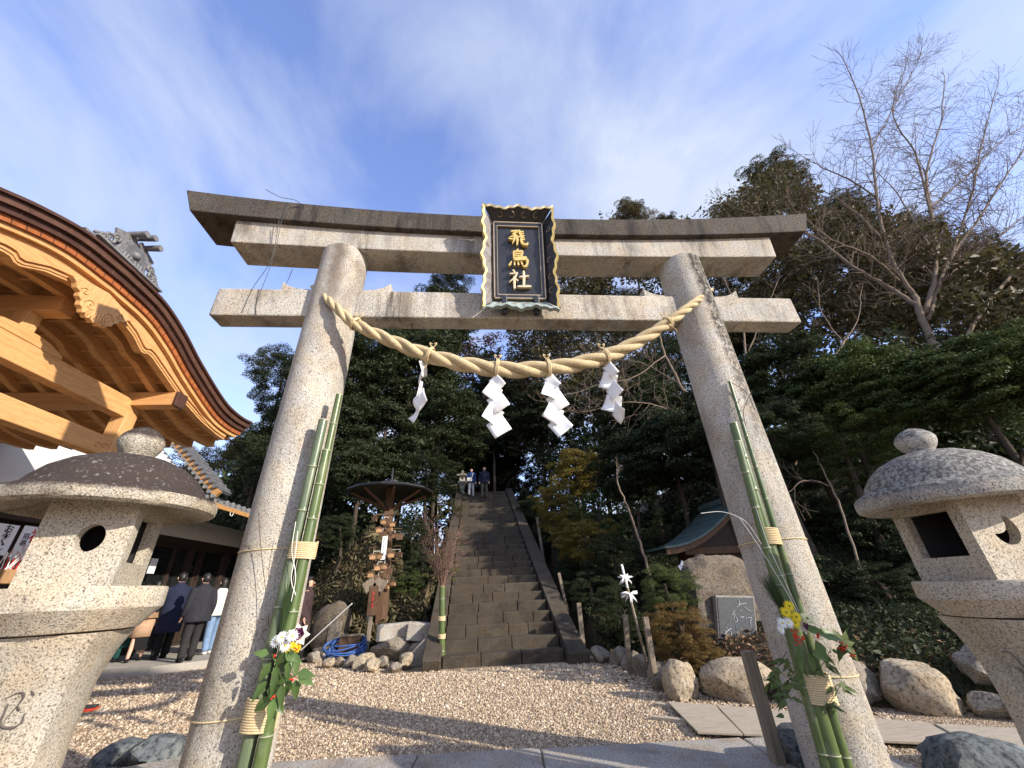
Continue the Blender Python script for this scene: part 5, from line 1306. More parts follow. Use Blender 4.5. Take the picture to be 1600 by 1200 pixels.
MB().box((WX-2.2, 14.3, 1.4), (3.6, .12, 2.8)).build('end_wall', M['plaster'], off)
k = 0; y = -5.6
while y < 14:
    w = 1.55 if k % 2 == 0 else 1.25
    if CY0-w < y < CY1: y += w+.0; k += 1; continue
    fr = MB()
    for s in (0, 1): fr.box((WX-.22-.05*(k % 2), y+.05+s*(w-.10), 1.49), (.06, .09, 2.56))
    for z in (.27, 1.0, 2.72): fr.box((WX-.22-.05*(k % 2), y+w/2, z), (.05, w-.20, .08))
    d = fr.build('sliding_door', M['dark_wood'], off, bevel=.004)
    for z0, z1 in ((.31, .96), (1.04, 2.68)): MB().box((WX-.24-.05*(k % 2), y+w/2, (z0+z1)/2), (.012, w-.2, z1-z0)).build('pane', M['glass_dark'], d)
    y += w; k += 1
for y in (-5.7, -2.6, .4, CY0, CY1, 10.6, 12.4, 14.1):
    MB().box((WX-.2, y, 1.45), (.16, .16, 2.7)).build('post', M['dark_wood'], off, bevel=.008)
# counter window with posters between y 3.1 and 5.35
MB().box((WX-.15, CYM, .75), (.12, CYW-.2, 1.1)).build('counter_front', M['dark_wood'], off, bevel=.01)
MB().box((WX+.08, CYM, 1.32), (.6, CYW-.2, .06)).build('counter_top', M['brown_wood'], off, bevel=.01)
MB().box((WX-.6, CYM, 2.05), (.05, CYW, 1.5)).build('counter_back', M['dark_wood'], off)
# lower tiled eave along the front, beyond the porch
def eave():
    x0, z0, x1, z1 = -7.02, 3.46, -9.6, 4.42; ya, yb = 6.5, 15.0
    r = MB().add([(x0, ya, z0), (x0, yb, z0), (x1, yb, z1), (x1, ya, z1), (x0, ya, z0-.05), (x0, yb, z0-.05), (x1, yb, z1-.05), (x1, ya, z1-.05)], [(0, 1, 2, 3), (7, 6, 5, 4), (0, 4, 5, 1), (3, 2, 6, 7), (0, 3, 7, 4), (1, 5, 6, 2)]).build('eave_roof', M['roof_tile'], off)
    n = int((yb-ya)/.27); d = norm((x1-x0, 0, z1-z0))
    for i in range(n):
        y = ya+.14+.27*i
        rings = []
        for j in range(11):      # rows of overlapping barrel tiles
            for f, rr in ((0, .075), (.98, .066)):
                c = np.array([x0-.04, y, z0+.015])+d*(.30*j+.27*f)*.86*.93; rings.append([c+np.array([-d[2]*0, math.cos(a)*rr, 0])+np.array([-d[2], 0, d[0]])*-1*math.sin(a)*rr*(-1) for a in np.linspace(-.3, math.pi+.3, 9)])
        MB().loft(rings, cap=False).build('tile_row', M['roof_tile'], r, smooth=True, auto=40)
        c = np.array([x0-.0, y, z0+.022]); P = [c+np.array([.012, math.cos(a)*.085, math.sin(a)*.085]) for a in np.linspace(0, 2*math.pi, 18, endpoint=False)]
        MB().loft([P, [p-np.array([.03, 0, 0]) for p in P]]).build('end_tile', M['roof_tile_pale'], r, bevel=.004)
        P = [np.array([x0+.008, y+.135+math.cos(a)*.075, z0-.0-abs(math.sin(a))*.055]) for a in np.linspace(0, math.pi, 9)]
        MB().loft([P+[p+np.array([0, 0, .035]) for p in P[::-1]], [p-np.array([.025, 0, 0]) for p in P]+[p+np.array([-.025, 0, .035]) for p in P[::-1]]]).build('pan_tile', M['roof_tile_pale'], r)
    MB().beam((x0+.02, ya, z0-.10), (x0+.02, yb, z0-.10), .04, .10).build('fascia', M['cypress_board'], off)
    for i in range(24):
        y = ya+.15+.35*i; MB().beam((x0-.0, y, z0-.13), (x1, y, z1-.15), .07, .09).build('eave_rafter', M['brown_wood'], off)
    for y in (7.9, 9.4): MB().tube([(x0+.03, y, z0-.16), (x0+.05, y, z0-.24), (x0+.09, y+.02, z0-.25), (x0+.10, y+.03, z0-.18)], .008, 5).build('gutter_hook', M['string_white'], off, smooth=True)
eave()
def upper_gable():
    yv = 6.8; a, b = V3(-8.31, yv, 5.03), V3(-6.80, yv, 3.60); d = norm(b-a); L_ = np.linalg.norm(b-a); up = V3(-d[2], 0, d[0])
    mir = lambda p: V3(2*-9.6-p[0], p[1], p[2])
    a2 = a+(a-b)*((9.6-8.31)/(8.31-6.80)); apex = a2
    for fl in (lambda p: p, mir):
        A, B = fl(apex), fl(b)
        MB().beam(A+V3(0, .34, .04), B+V3(0, .34, .04), .50, .07, (0, 0, 1)).build('gable_roof', M['roof_tile'], off)
        MB().beam(A+V3(0, .10, -.06), B+V3(0, .10, -.06), .10, .16, (0, 0, 1)).build('gable_bargeboard', M['cypress_board'], off)
        n = 23
        for i in range(n):
            c = lerp(A, B, (i+.5)/n)
            MB().tube([c+V3(0, -.06, .07), c+V3(0, .55, .07)], .050, 8).build('verge_tile', M['roof_tile'], off, smooth=True, auto=50)
            MB().tube([c+V3(0, -.02, -.165), c+V3(0, .07, -.165)], .048, 8).build('verge_tile', M['roof_tile_pale'], off, smooth=True, auto=50)
    MB().prism([(-9.6-2.55, 3.3), (-9.6+2.55, 3.3), (-9.6, 5.75)], (0, yv+.2, 0), (1, 0, 0), (0, 0, 1), .12).build('gable_wall', M['plaster'], off)
upper_gable()
# apron in front of the office
pts = [(-9.3, 6.35), (-8.5, 6.55), (-7.0, 6.75), (-6.2, 7.3), (-5.9, 8.4), (-5.9, 15), (-9.3, 15)]
MB().prism([(a, b) for a, b in pts], (0, 0, .06), (1, 0, 0), (0, 1, 0), .16).build('apron', M['concrete'], kind='structure', label='low pale concrete apron in front of the office doors')
# posters and arrows at the counter
def jtext(s, size, mat, parent, name, origin, u, v, thick=.002):
    c = bpy.data.curves.new('t', 'FONT'); c.body = s; c.size = size; c.extrude = thick; c.offset = size*.012
    o = bpy.data.objects.new('t', c); COL.objects.link(o); dg = bpy.context.evaluated_depsgraph_get()
    me = bpy.data.meshes.new_from_object(o.evaluated_get(dg)); bpy.data.objects.remove(o)
    Vv = np.array([w.co[:] for w in me.vertices]); ctr = (Vv.max(0)+Vv.min(0))/2; Vv = Vv-ctr; w = np.cross(u, v)
    Pp = np.array(origin)+Vv[:, :1]*np.array(u)+Vv[:, 1:2]*np.array(v)+Vv[:, 2:]*w-wloc(parent)
    for q, p in zip(me.vertices, Pp): q.co = p
    me.materials.clear(); me.materials.append(M[mat]); me.name = name; ob = bpy.data.objects.new(name, me); COL.objects.link(ob); ob.parent = parent; return ob
def poster(ya, yb, z0, z1, x, label, items):
    p = thing('poster', (x, (ya+yb)/2, z0), label, 'poster')
    MB().box((x, (ya+yb)/2, (z0+z1)/2), (.012, yb-ya, z1-z0)).build('sheet', M['white_paper'], p)
    for s, size, mt, fy, fz in items:
        jtext(s, size, mt, p, 'lettering', (x+.009, lerp(ya, yb, fy), lerp(z0, z1, fz)), V3(0, 1, 0), V3(0, 0, 1))
def ppx(px, py, x=-8.92): return at(px, py, x=x)
a, b = ppx(-40, 822), ppx(22, 872); poster(ppx(-45, 830)[1], ppx(27, 830)[1], ppx(5, 868)[2], ppx(20, 820)[2], -8.92, 'white poster with black brush lettering at the office counter', [('お', .15, 'ink_black', .78, .86), ('み', .15, 'ink_black', .78, .66), ('く', .15, 'ink_black', .78, .46), ('じ', .15, 'ink_black', .78, .26)])
poster(ppx(33, 830)[1], ppx(66, 840)[1], ppx(30, 876)[2], ppx(45, 822)[2], -8.90, 'white poster with a big red character beside the black-lettered one', [('福', .26, 'ink_red', .66, .72), ('招', .11, 'ink_black', .24, .70), ('福', .11, 'ink_black', .24, .50), ('矢', .20, 'ink_red', .66, .30)])
pn = ppx(239, 883, x=-9.12); poster(pn[1]-.12, pn[1]+.12, pn[2]-.20, pn[2]+.16, -9.12, 'small white notice on the dark office door frame', [('・', .05, 'ink_black', .5, .8)])
def arrows():
    c = ppx(18, 888, x=-8.72); t = thing('arrow_bundle', (c[0], c[1], 1.35), 'bunch of red and white lucky arrows in a box on the office counter', 'arrows'); rnd = random.Random(3)
    MB().box((c[0], c[1], c[2]-.14), (.30, .46, .22)).build('arrow_box', M['plaque_wood'], t, bevel=.01)
    for k in range(26):
        b = V3(c[0]+rnd.uniform(-.1, .1), c[1]+rnd.uniform(-.18, .18), c[2]-.10); d = norm(V3(rnd.gauss(.15, .15), rnd.gauss(.12, .22), 1)); L_ = rnd.uniform(.32, .5)
        m = MB().tube([b, b+d*L_], .008, 5).build('arrow', M['white_paper' if k % 4 else 'ink_red'], t)
        MB().box(b+d*L_*.86, (.03, .012, .10)).build('feather', M['white_paper'], m)
arrows()
# ------------------------------------------------------------------ people
def person(feet, H, face, label, coat, trousers, coat_hem=.52, hair='hair_black', skirt=None, lean=0.0, arm_l=None, arm_r=None, step=.10, coat_w=1.0, long_hair=False, shoes='cloth_black', bare_leg=False, jacket_open=None, legspread=.10):
    """feet: ground point; face: heading of the chest, radians clockwise from +Y"""
    f = V3(math.sin(face), math.cos(face), 0); r = V3(math.cos(face), -math.sin(face), 0); up = V3(0, 0, 1); F0 = np.array(feet, float); k = H/1.72
    t = thing('person', F0, label, 'person')
    def P(a, b, c): return F0+(r*a+f*(b+lean*max(0, c-.9))+up*c)*k
    hip, chest, neck, head = P(0, 0, .92), P(0, .01, 1.30), P(0, .03, 1.47), P(0, .05, 1.58)
    J = [hip, P(0, .0, 1.08), chest, neck, head, P(0, .055, 1.66)]; rad = [.115, .115, .125, .052, .080, .070]; E = [(0, 1), (1, 2), (2, 3), (3, 4), (4, 5)]
    def addv(p, rr, par): J.append(p); rad.append(rr); E.append((par, len(J)-1)); return len(J)-1
    legs = []
    for s in (-1, 1):
        st = step*s; a = addv(P(s*.085, 0, .86), .085, 0); b = addv(P(s*(.085+legspread*.2), st*.5+.02, .48), .058, a); c = addv(P(s*(.085+legspread*.3), st, .09), .040, b); d = addv(P(s*(.095+legspread*.35), st+.14, .03), .030, c)
        legs.append([J[a], J[b], J[c], J[d]])
    arms = []
    for s, arm in ((-1, arm_l), (1, arm_r)):
        el, wr = arm or ((s*.24, -.02, 1.10), (s*.25, .06, .87))
        a = addv(P(s*.17, .01, 1.38), .055, 2); b = addv(P(*el), .042, a); c = addv(P(*wr), .029, b)
        dirn = norm(P(*wr)-P(*el)); h = addv(P(*wr)+dirn*.06*k, .032, c); sd = norm(np.cross(dirn, f)); arms.append([J[a], J[b], J[c]])
        for q in range(4):
            e = addv(J[h]+(sd*(.020*(q-1.5)))*k+dirn*.045*k, .009, h); addv(J[e]+dirn*(.030+.006*(q in (1, 2)))*k+f*.012*k, .0075, e)
        e = addv(J[c]+sd*.030*k*s+dirn*.035*k+f*.02*k, .010, c); addv(J[e]+dirn*.03*k+f*.01*k, .008, e)
    me = bpy.data.meshes.new('body'); me.from_pydata([tuple(p-F0) for p in J], E, []); me.skin_vertices.new() if hasattr(me.skin_vertices, 'new') else None
    o = bpy.data.objects.new('body', me); COL.objects.link(o); o.parent = t; me.materials.append(M['skin'])
    sk = o.modifiers.new('skin', 'SKIN')
    if me.skin_vertices:
        for i, d in enumerate(me.skin_vertices[0].data): d.radius = (rad[i]*k, rad[i]*k); d.use_root = i == 0
    sb = o.modifiers.new('sub', 'SUBSURF'); sb.levels = sb.render_levels = 2; sk.use_smooth_shade = True
    def ell(c, a, b, n=16, tilt=0):
        return [c+(r*a*math.cos(q)+f*b*math.sin(q))*k for q in np.linspace(0, 2*math.pi, n, endpoint=False)]
    def cloth(name, rings, mat, cap=True):
        ob = MB().loft(rings, cap).build(name, M[mat], t, smooth=True); return ob
    # trousers, shoes
    for i, L_ in enumerate(legs):
        if trousers and not bare_leg:
            MB().tube(catmull([L_[0]+up*.04*k, L_[1], L_[2]-up*.02*k], 6), list(np.interp(np.linspace(0, 1, 13), [0, .5, 1], [.108*k, .083*k, .074*k])), 12).build('trouser_leg', M[trousers], t, smooth=True)
        d = norm(L_[3]-L_[2]*np.array([1, 1, 0])-L_[3]*np.array([0, 0, 1])); c = L_[2]*np.array([1, 1, 0])+up*F0[2]
        MB().tube([c-f*.05*k+up*.035*k, c+f*.02*k+up*.045*k, c+f*.12*k+up*.035*k, c+f*.19*k+up*.022*k], [.040*k, .050*k, .046*k, .026*k], 10, squash=.8).build('shoe', M[shoes], t, smooth=True)
    if trousers and not bare_leg: cloth('trouser_hips', [ell(P(0, 0, z), a, b) for z, a, b in ((.78, .13, .10), (.86, .175, .125), (.95, .170, .12), (1.03, .155, .11))], trousers)
    if skirt: cloth('skirt', [ell(P(0, .0, z), a, b) for z, a, b in ((skirt[1], .235, .19), ((skirt[1]+.95)/2, .205, .155), (.95, .165, .12), (1.06, .15, .11))], skirt[0])
    # coat
    wv = coat_w; hz_ = coat_hem; rg = []
    rnd = random.Random(int(abs(F0[0]*100)))
    for z, a, b, fw in ((hz_, .235, .185, 0), (hz_+.02, .24, .19, 0), (lerp(hz_, 1.05, .5), .222, .168, 0), (1.05, .203, .142, .0), (1.20, .212, .148, .005), (1.33, .215, .145, .01), (1.41, .185, .118, .015), (1.455, .105, .085, .02), (1.50, .068, .070, .03), (1.515, .060, .062, .03)):
        ring = ell(P(0, fw, z), a*wv, b*wv, 20)
        if z < 1.1: ring = [q+norm(q-P(0, fw, z))*k*.014*math.sin(5*i+z*9) for i, q in enumerate(ring)]
        rg.append(ring)
    cloth('coat', rg, coat)
    for A in arms:
        MB().tube(catmull([A[0]+up*.015*k, A[1], A[2]], 6), list(np.interp(np.linspace(0, 1, 13), [0, .5, 1], [.082*k*wv, .066*k*wv, .056*k*wv])), 12).build('sleeve', M[coat], t, smooth=True)
    if jacket_open: MB().prism([(-.05, 1.02), (.05, 1.02), (.03, 1.44), (-.03, 1.44)], F0+f*(.150*k), r*k, up*k, .012).build('shirt_front', M[jacket_open], t)
    # hair: cap over the crown and back of the head
    V, Fc = ico(3); hc = P(0, .042, 1.615); q = V@f; u_ = V[:, 2]; keep = (u_ > .18+.62*np.clip(q, -1, 1)) | (q < -.35) if not long_hair else (u_ > .25+.6*np.clip(q, -1, 1)) | (q < .0)
    S = V[:, :1]*0+1; P3 = hc+(r[None]*(V@r)[:, None]*.091+f[None]*(V@f)[:, None]*.107+up[None]*(V[:, 2:]*.122))*k
    if long_hair:
        dn = (u_ < -.2) & keep; P3[dn] += (-up*.10*k)
    fs = [fc for fc in Fc if all(keep[i] for i in fc)]; MB().add(P3, fs).build('hair', M[hair], t, smooth=True)
    for s in (-1, 1):        # ears, eyes
        MB().add(ico(1)[0]*np.array([.014, .02, .032])*k+P(s*.082, .035, 1.60), ico(1)[1]).build('ear', M['skin'], t, smooth=True)
        MB().add(ico(1)[0]*.011*k+P(s*.033, .128, 1.615), ico(1)[1]).build('eye', M['ink_black'], t, smooth=True)
    MB().add(ico(1)[0]*np.array([.014, .02, .022])*k+P(0, .142, 1.585), ico(1)[1]).build('nose', M['skin'], t, smooth=True)
    MB().box(P(0, .128, 1.545), (.045*k, .012*k, .010*k), rotz(-face)).build('mouth', M['ink_red'], t)
    return t, P
AZ = .14
def ft(px, py, z=AZ): return at(px, py, z=z)
def head_h(p, px, py): return float(CAM[2]+ray(px, py)[2]/math.hypot(*ray(px, py)[:2])*math.hypot(p[0]-CAM[0], p[1]-CAM[1])-p[2])
p1 = ft(288, 1034); person(p1, 1.68, R(-52), 'person in a charcoal jacket and trousers seen from behind at the office doors', 'cloth_charcoal', 'cloth_trouser', .74, lean=.05, step=.08, coat_w=1.12)
p2 = ft(247, 1030); p2t, P2 = person(p2, 1.76, R(-50), 'person in a long navy coat holding a black bag', 'cloth_navy', 'cloth_black', .50, arm_l=((-.27, .04, 1.12), (-.31, .12, .90)), lean=.04, coat_w=1.08)
p3 = ft(207, 1034); person(p3, 1.60, R(-35), 'person in a brown jacket and tan skirt stooping beside the left lantern', 'cloth_brown', None, .88, skirt=('cloth_tan', .50), lean=.38, bare_leg=True, long_hair=True, step=.14)
p4 = ft(322, 1022); person(p4, 1.62, R(-60), 'person in a white jacket and blue jeans beyond the charcoal jacket', 'cloth_white', 'cloth_jeans', .84, long_hair=True, shoes='cloth_white')
p5 = ft(338, 1018); person(p5, 1.60, R(20), 'person in black with a green skirt beside the left pillar', 'cloth_black', None, .86, skirt=('cloth_green', .30), long_hair=True, bare_leg=True)
p7 = ft(187, 1036); person(p7+V3(-.2, .3, 0), 1.55, R(-30), 'person in dark green low behind the left lantern', 'cloth_darkgreen', 'cloth_darkgreen', .30, lean=.3)
p6 = at(459, 1036, z=0); person(p6, 1.66, R(75), 'person in a dark plum padded coat half hidden behind the left pillar', 'cloth_plum', 'cloth_black', .44, coat_w=1.18, long_hair=True)
# bag held by the navy coat
hb = P2(-.31, .12, .80); bag = thing('tote_bag', hb-V3(0, 0, .62), 'black tote bag with white papers held beside the navy coat', 'bag')
bd = norm(V3(math.cos(R(-50)), -math.sin(R(-50)), 0)); bf = V3(-bd[1], bd[0], 0)
rg = [[hb+bd*(a*w)+bf*(b*d)-V3(0, 0, z) for a, b in ((-1, -1), (-.3, -1.2), (.3, -1.2), (1, -1), (1.05, 0), (1, 1), (.3, 1.2), (-.3, 1.2), (-1, 1), (-1.05, 0))] for z, w, d in ((.60, .15, .07), (.55, .18, .09), (.32, .20, .10), (.16, .20, .07))]
MB().loft(rg).build('bag_body', M['cloth_black'], bag, smooth=True, auto=50)
MB().box(hb-V3(0, 0, .19)+bd*.02, (.27, .05, .24), rotz(R(48))).build('white_papers', M['white_paper'], bag)
for s in (-1, 1): MB().tube(catmull([hb+bd*.10-V3(0, 0, .20)+bf*s*.06, hb+bd*.03+bf*s*.02, hb-bd*.03+bf*s*.02, hb-bd*.10-V3(0, 0, .20)+bf*s*.06], 5), .009, 6).build('handle', M['cloth_black'], bag, smooth=True)
# two people coming down the stairs
def stair_pt(px, i): 
    y = SY0+TREAD*i+.2; return np.array([at(px, 785, y=y)[0], y, RISE*(i+1)])
q1 = stair_pt(736, 27); qa, QA = person(q1, 1.46, R(180), 'person in a blue jacket and white trousers coming down the stairs', 'cloth_blue', 'cloth_white', .80, long_hair=True, arm_r=((.25, .06, 1.12), (.14, .20, 1.02)), step=.16)
q2 = stair_pt(757, 26); person(q2, 1.62, R(184), 'person in a dark navy jacket and khaki trousers coming down the stairs', 'cloth_navy', 'cloth_khaki', .78, step=.14)
hb = QA(.10, .24, .98); sb = thing('shoulder_bag', hb-V3(0, 0, .12), 'white shoulder bag carried by the person in the blue jacket', 'bag')
MB().loft([[hb+V3(a*.13, b*.05, z) for a, b in ((-1, -1), (1, -1), (1, 1), (-1, 1))] for z in (-.11, -.02, .08)]).build('bag_body', M['cloth_white'], sb, bevel=.02)
MB().tube([hb+V3(.1, 0, .06), QA(-.12, .16, 1.40), QA(-.12, -.02, 1.42)], .012, 5).build('strap', M['cloth_white'], sb)
# ------------------------------------------------------------------ foliage
def leaf_cloud(C, Nrm, size, asp, rg, curl=.18):
    """diamond leaves folded along the midrib: C centres, Nrm rough facing, size per leaf"""
    n = len(C); N = Nrm+rg.normal(0, .55, (n, 3)); N /= np.linalg.norm(N, axis=1)[:, None]+1e-9
    T = rg.normal(0, 1, (n, 3)); T -= N*(T*N).sum(1)[:, None]; T /= np.linalg.norm(T, axis=1)[:, None]+1e-9; S = np.cross(N, T)
    s = size[:, None]
    V = np.stack([C-T*s*.5, C+S*s*asp*.5+N*s*curl*.5, C+T*s*.5-N*s*curl*.4, C-S*s*asp*.5+N*s*curl*.5], 1).reshape(-1, 3)
    I = np.arange(n)[:, None]*4; F = np.concatenate([I+np.array([[0, 1, 2]]), I+np.array([[0, 2, 3]])], 0); F = F.reshape(2, n, 3).transpose(1, 0, 2).reshape(-1, 3)
    return V, F
def crown_mesh(name, seed, nclump, per, leaf, asp=.5, shape=(1, 1, 1), clump_r=.26, shell=(.45, 1.0), droop=0.0, flat=.75):
    """unit crown made of leaf clumps: lit tops, dark gaps between"""
    rg = np.random.default_rng(seed); D = rg.normal(0, 1, (nclump, 3)); D /= np.linalg.norm(D, axis=1)[:, None]
    lump = np.array([mnoise.noise(Vector(d)*1.7+Vector((seed, 0, 0))) for d in D])
    rad = rg.uniform(*shell, nclump)**.7*(1+.45*lump); CC = D*rad[:, None]*np.array(shape)
    Cs = []; Ns = []; Ss = []
    for c, r0 in zip(CC, rg.uniform(.6, 1.25, nclump)*clump_r):
        m = int(per*r0/clump_r); d = rg.normal(0, 1, (m, 3)); d /= np.linalg.norm(d, axis=1)[:, None]; d[:, 2] = np.where(d[:, 2] < -.25, -d[:, 2]*.5, d[:, 2])
        q = d*(r0*rg.uniform(.35, 1.05, m)**.5)[:, None]*np.array([1, 1, flat]); q[:, 2] -= droop*np.hypot(q[:, 0], q[:, 1])
        Cs.append(c+q); Ns.append(d*.7+np.array([0, 0, .6])); Ss.append(leaf*rg.lognormal(0, .28, m))
    V, F = leaf_cloud(np.concatenate(Cs), np.concatenate(Ns), np.concatenate(Ss), asp, rg)
    me = np_mesh(name, V, F); return me
CR = {}
for i in range(3): CR['broad%d' % i] = crown_mesh('crown', 10+i, 150, 300, .050, .50, clump_r=.24)
for i in range(2): CR['fine%d' % i] = crown_mesh('crown', 30+i, 170, 300, .036, .42, clump_r=.20)
for i in range(2): CR['conifer%d' % i] = crown_mesh('crown', 50+i, 170, 230, .045, .26, (.72, .72, 1.05), .17, (.25, 1.0), .5, .45)
CR['big0'] = crown_mesh('crown', 70, 60, 160, .125, .45, clump_r=.30)       # near shrubs, large leaves
CR['big1'] = crown_mesh('crown', 71, 70, 150, .105, .40, clump_r=.28)
CR['sparse0'] = crown_mesh('crown', 80, 60, 70, .075, .40, clump_r=.22)
CR['sparse1'] = crown_mesh('crown', 81, 46, 55, .085, .38, clump_r=.20)

def branchy(m, p, d, L_, r, depth, rnd, spread=.55, kids=(2, 4), minr=.006, upb=.12, sides=(7, 6, 5, 4, 3, 3, 3), maxd=6, taper=.55, wig=.16):
    P = [np.array(p, float)]; n = 4; dd = norm(d)
    for j in range(n): dd = norm(dd+np.array([rnd.gauss(0, wig), rnd.gauss(0, wig), rnd.gauss(0, wig)+upb*.4])); P.append(P[-1]+dd*L_/n)
    r1 = max(minr*.7, r*taper); m[min(depth, 1)].tube(P, [lerp(r, r1, j/n) for j in range(n+1)], sides[min(depth, 6)], cap=False)
    if depth >= maxd: return
    k = rnd.randint(*kids)
    for q in range(k):
        f = rnd.uniform(.35, 1.0) if q else 1.0; i = min(n-1, int(f*n)); b = lerp(P[i], P[i+1], f*n-i) if f < 1 else P[-1]
        a, c = frame(dd); t = rnd.uniform(0, 6.28); sp = spread*(rnd.uniform(.6, 1.3) if q else .4)
        nd = norm(dd+(a*math.cos(t)+c*math.sin(t))*sp+np.array([0, 0, upb]))
        branchy(m, b, nd, L_*rnd.uniform(.58, .82), max(minr*.7, r1*(.95 if q == 0 else .72)), depth+1, rnd, spread, kids, minr, upb, sides, maxd, taper, wig)
def trunk_mb(base, top, r, rnd, limbs=5, mx=9.0):
    base, top = np.array(base, float), np.array(top, float); m = MB(); mid = lerp(base, top, .5)+np.array([rnd.gauss(0, .12), rnd.gauss(0, .12), 0])*np.linalg.norm(top-base)*.25
    P = catmull([base-np.array([0, 0, .3]), mid, top], 5); m.tube(P, [lerp(r, r*.45, i/(len(P)-1)) for i in range(len(P))], 8)
    for k in range(limbs):
        i = rnd.randint(len(P)//2, len(P)-1); a = rnd.uniform(0, 6.28); L_ = min(np.linalg.norm(top-base)*rnd.uniform(.25, .45), mx*rnd.uniform(.5, .9))
        d = np.array([math.cos(a)*.8, math.sin(a)*.8, .6]); m.tube(catmull([P[i], P[i]+d*L_*.5+np.array([0, 0, .05]), P[i]+d*L_+np.array([0, 0, .15*L_])], 3), [r*.4, r*.34, r*.3, r*.26, r*.2, r*.14, r*.1], 6)
    return m
TREES = []
def tree(px, py, Y, rx, rzr, crown, mat, label, cat='tree', name='evergreen_tree', group='evergreen trees on the hill', rot=None, bark='bark_dark', seed=None):
    c = at(px, py, y=Y); g = hz(c[0], c[1]); rnd = random.Random(int(px*7+py)); lo = c[2]-rzr*.5
    if g > c[2]-rzr*.2: g = c[2]-rzr*.9
    t = thing(name, (c[0], c[1], g), label, cat, group)
    me = CR[crown]
    if not me.materials: me.materials.append(M['leaf_dark'])
    o = bpy.data.objects.new('crown', me); COL.objects.link(o); o.material_slots[0].link = 'OBJECT'; o.material_slots[0].material = M[mat]; o.parent = t; o.location = Vector(c-np.array([c[0], c[1], g])); o.scale = (rx, rx, rzr); o.rotation_euler = (rnd.uniform(-.12, .12), rnd.uniform(-.12, .12), rnd.uniform(0, 6.28))
    trunk_mb((c[0]+rnd.gauss(0, .1), c[1], g), (c[0], c[1], c[2]+rzr*.35), .05+.035*max(rx, rzr*.7), rnd, 4 if rx > .9 else 2, min(rx, rzr)*.62).build('trunk', M[bark], t, smooth=True)
    return t
D, Md, O, B, Yl = 'leaf_dark', 'leaf_mid', 'leaf_olive', 'leaf_brown', 'leaf_yellow'
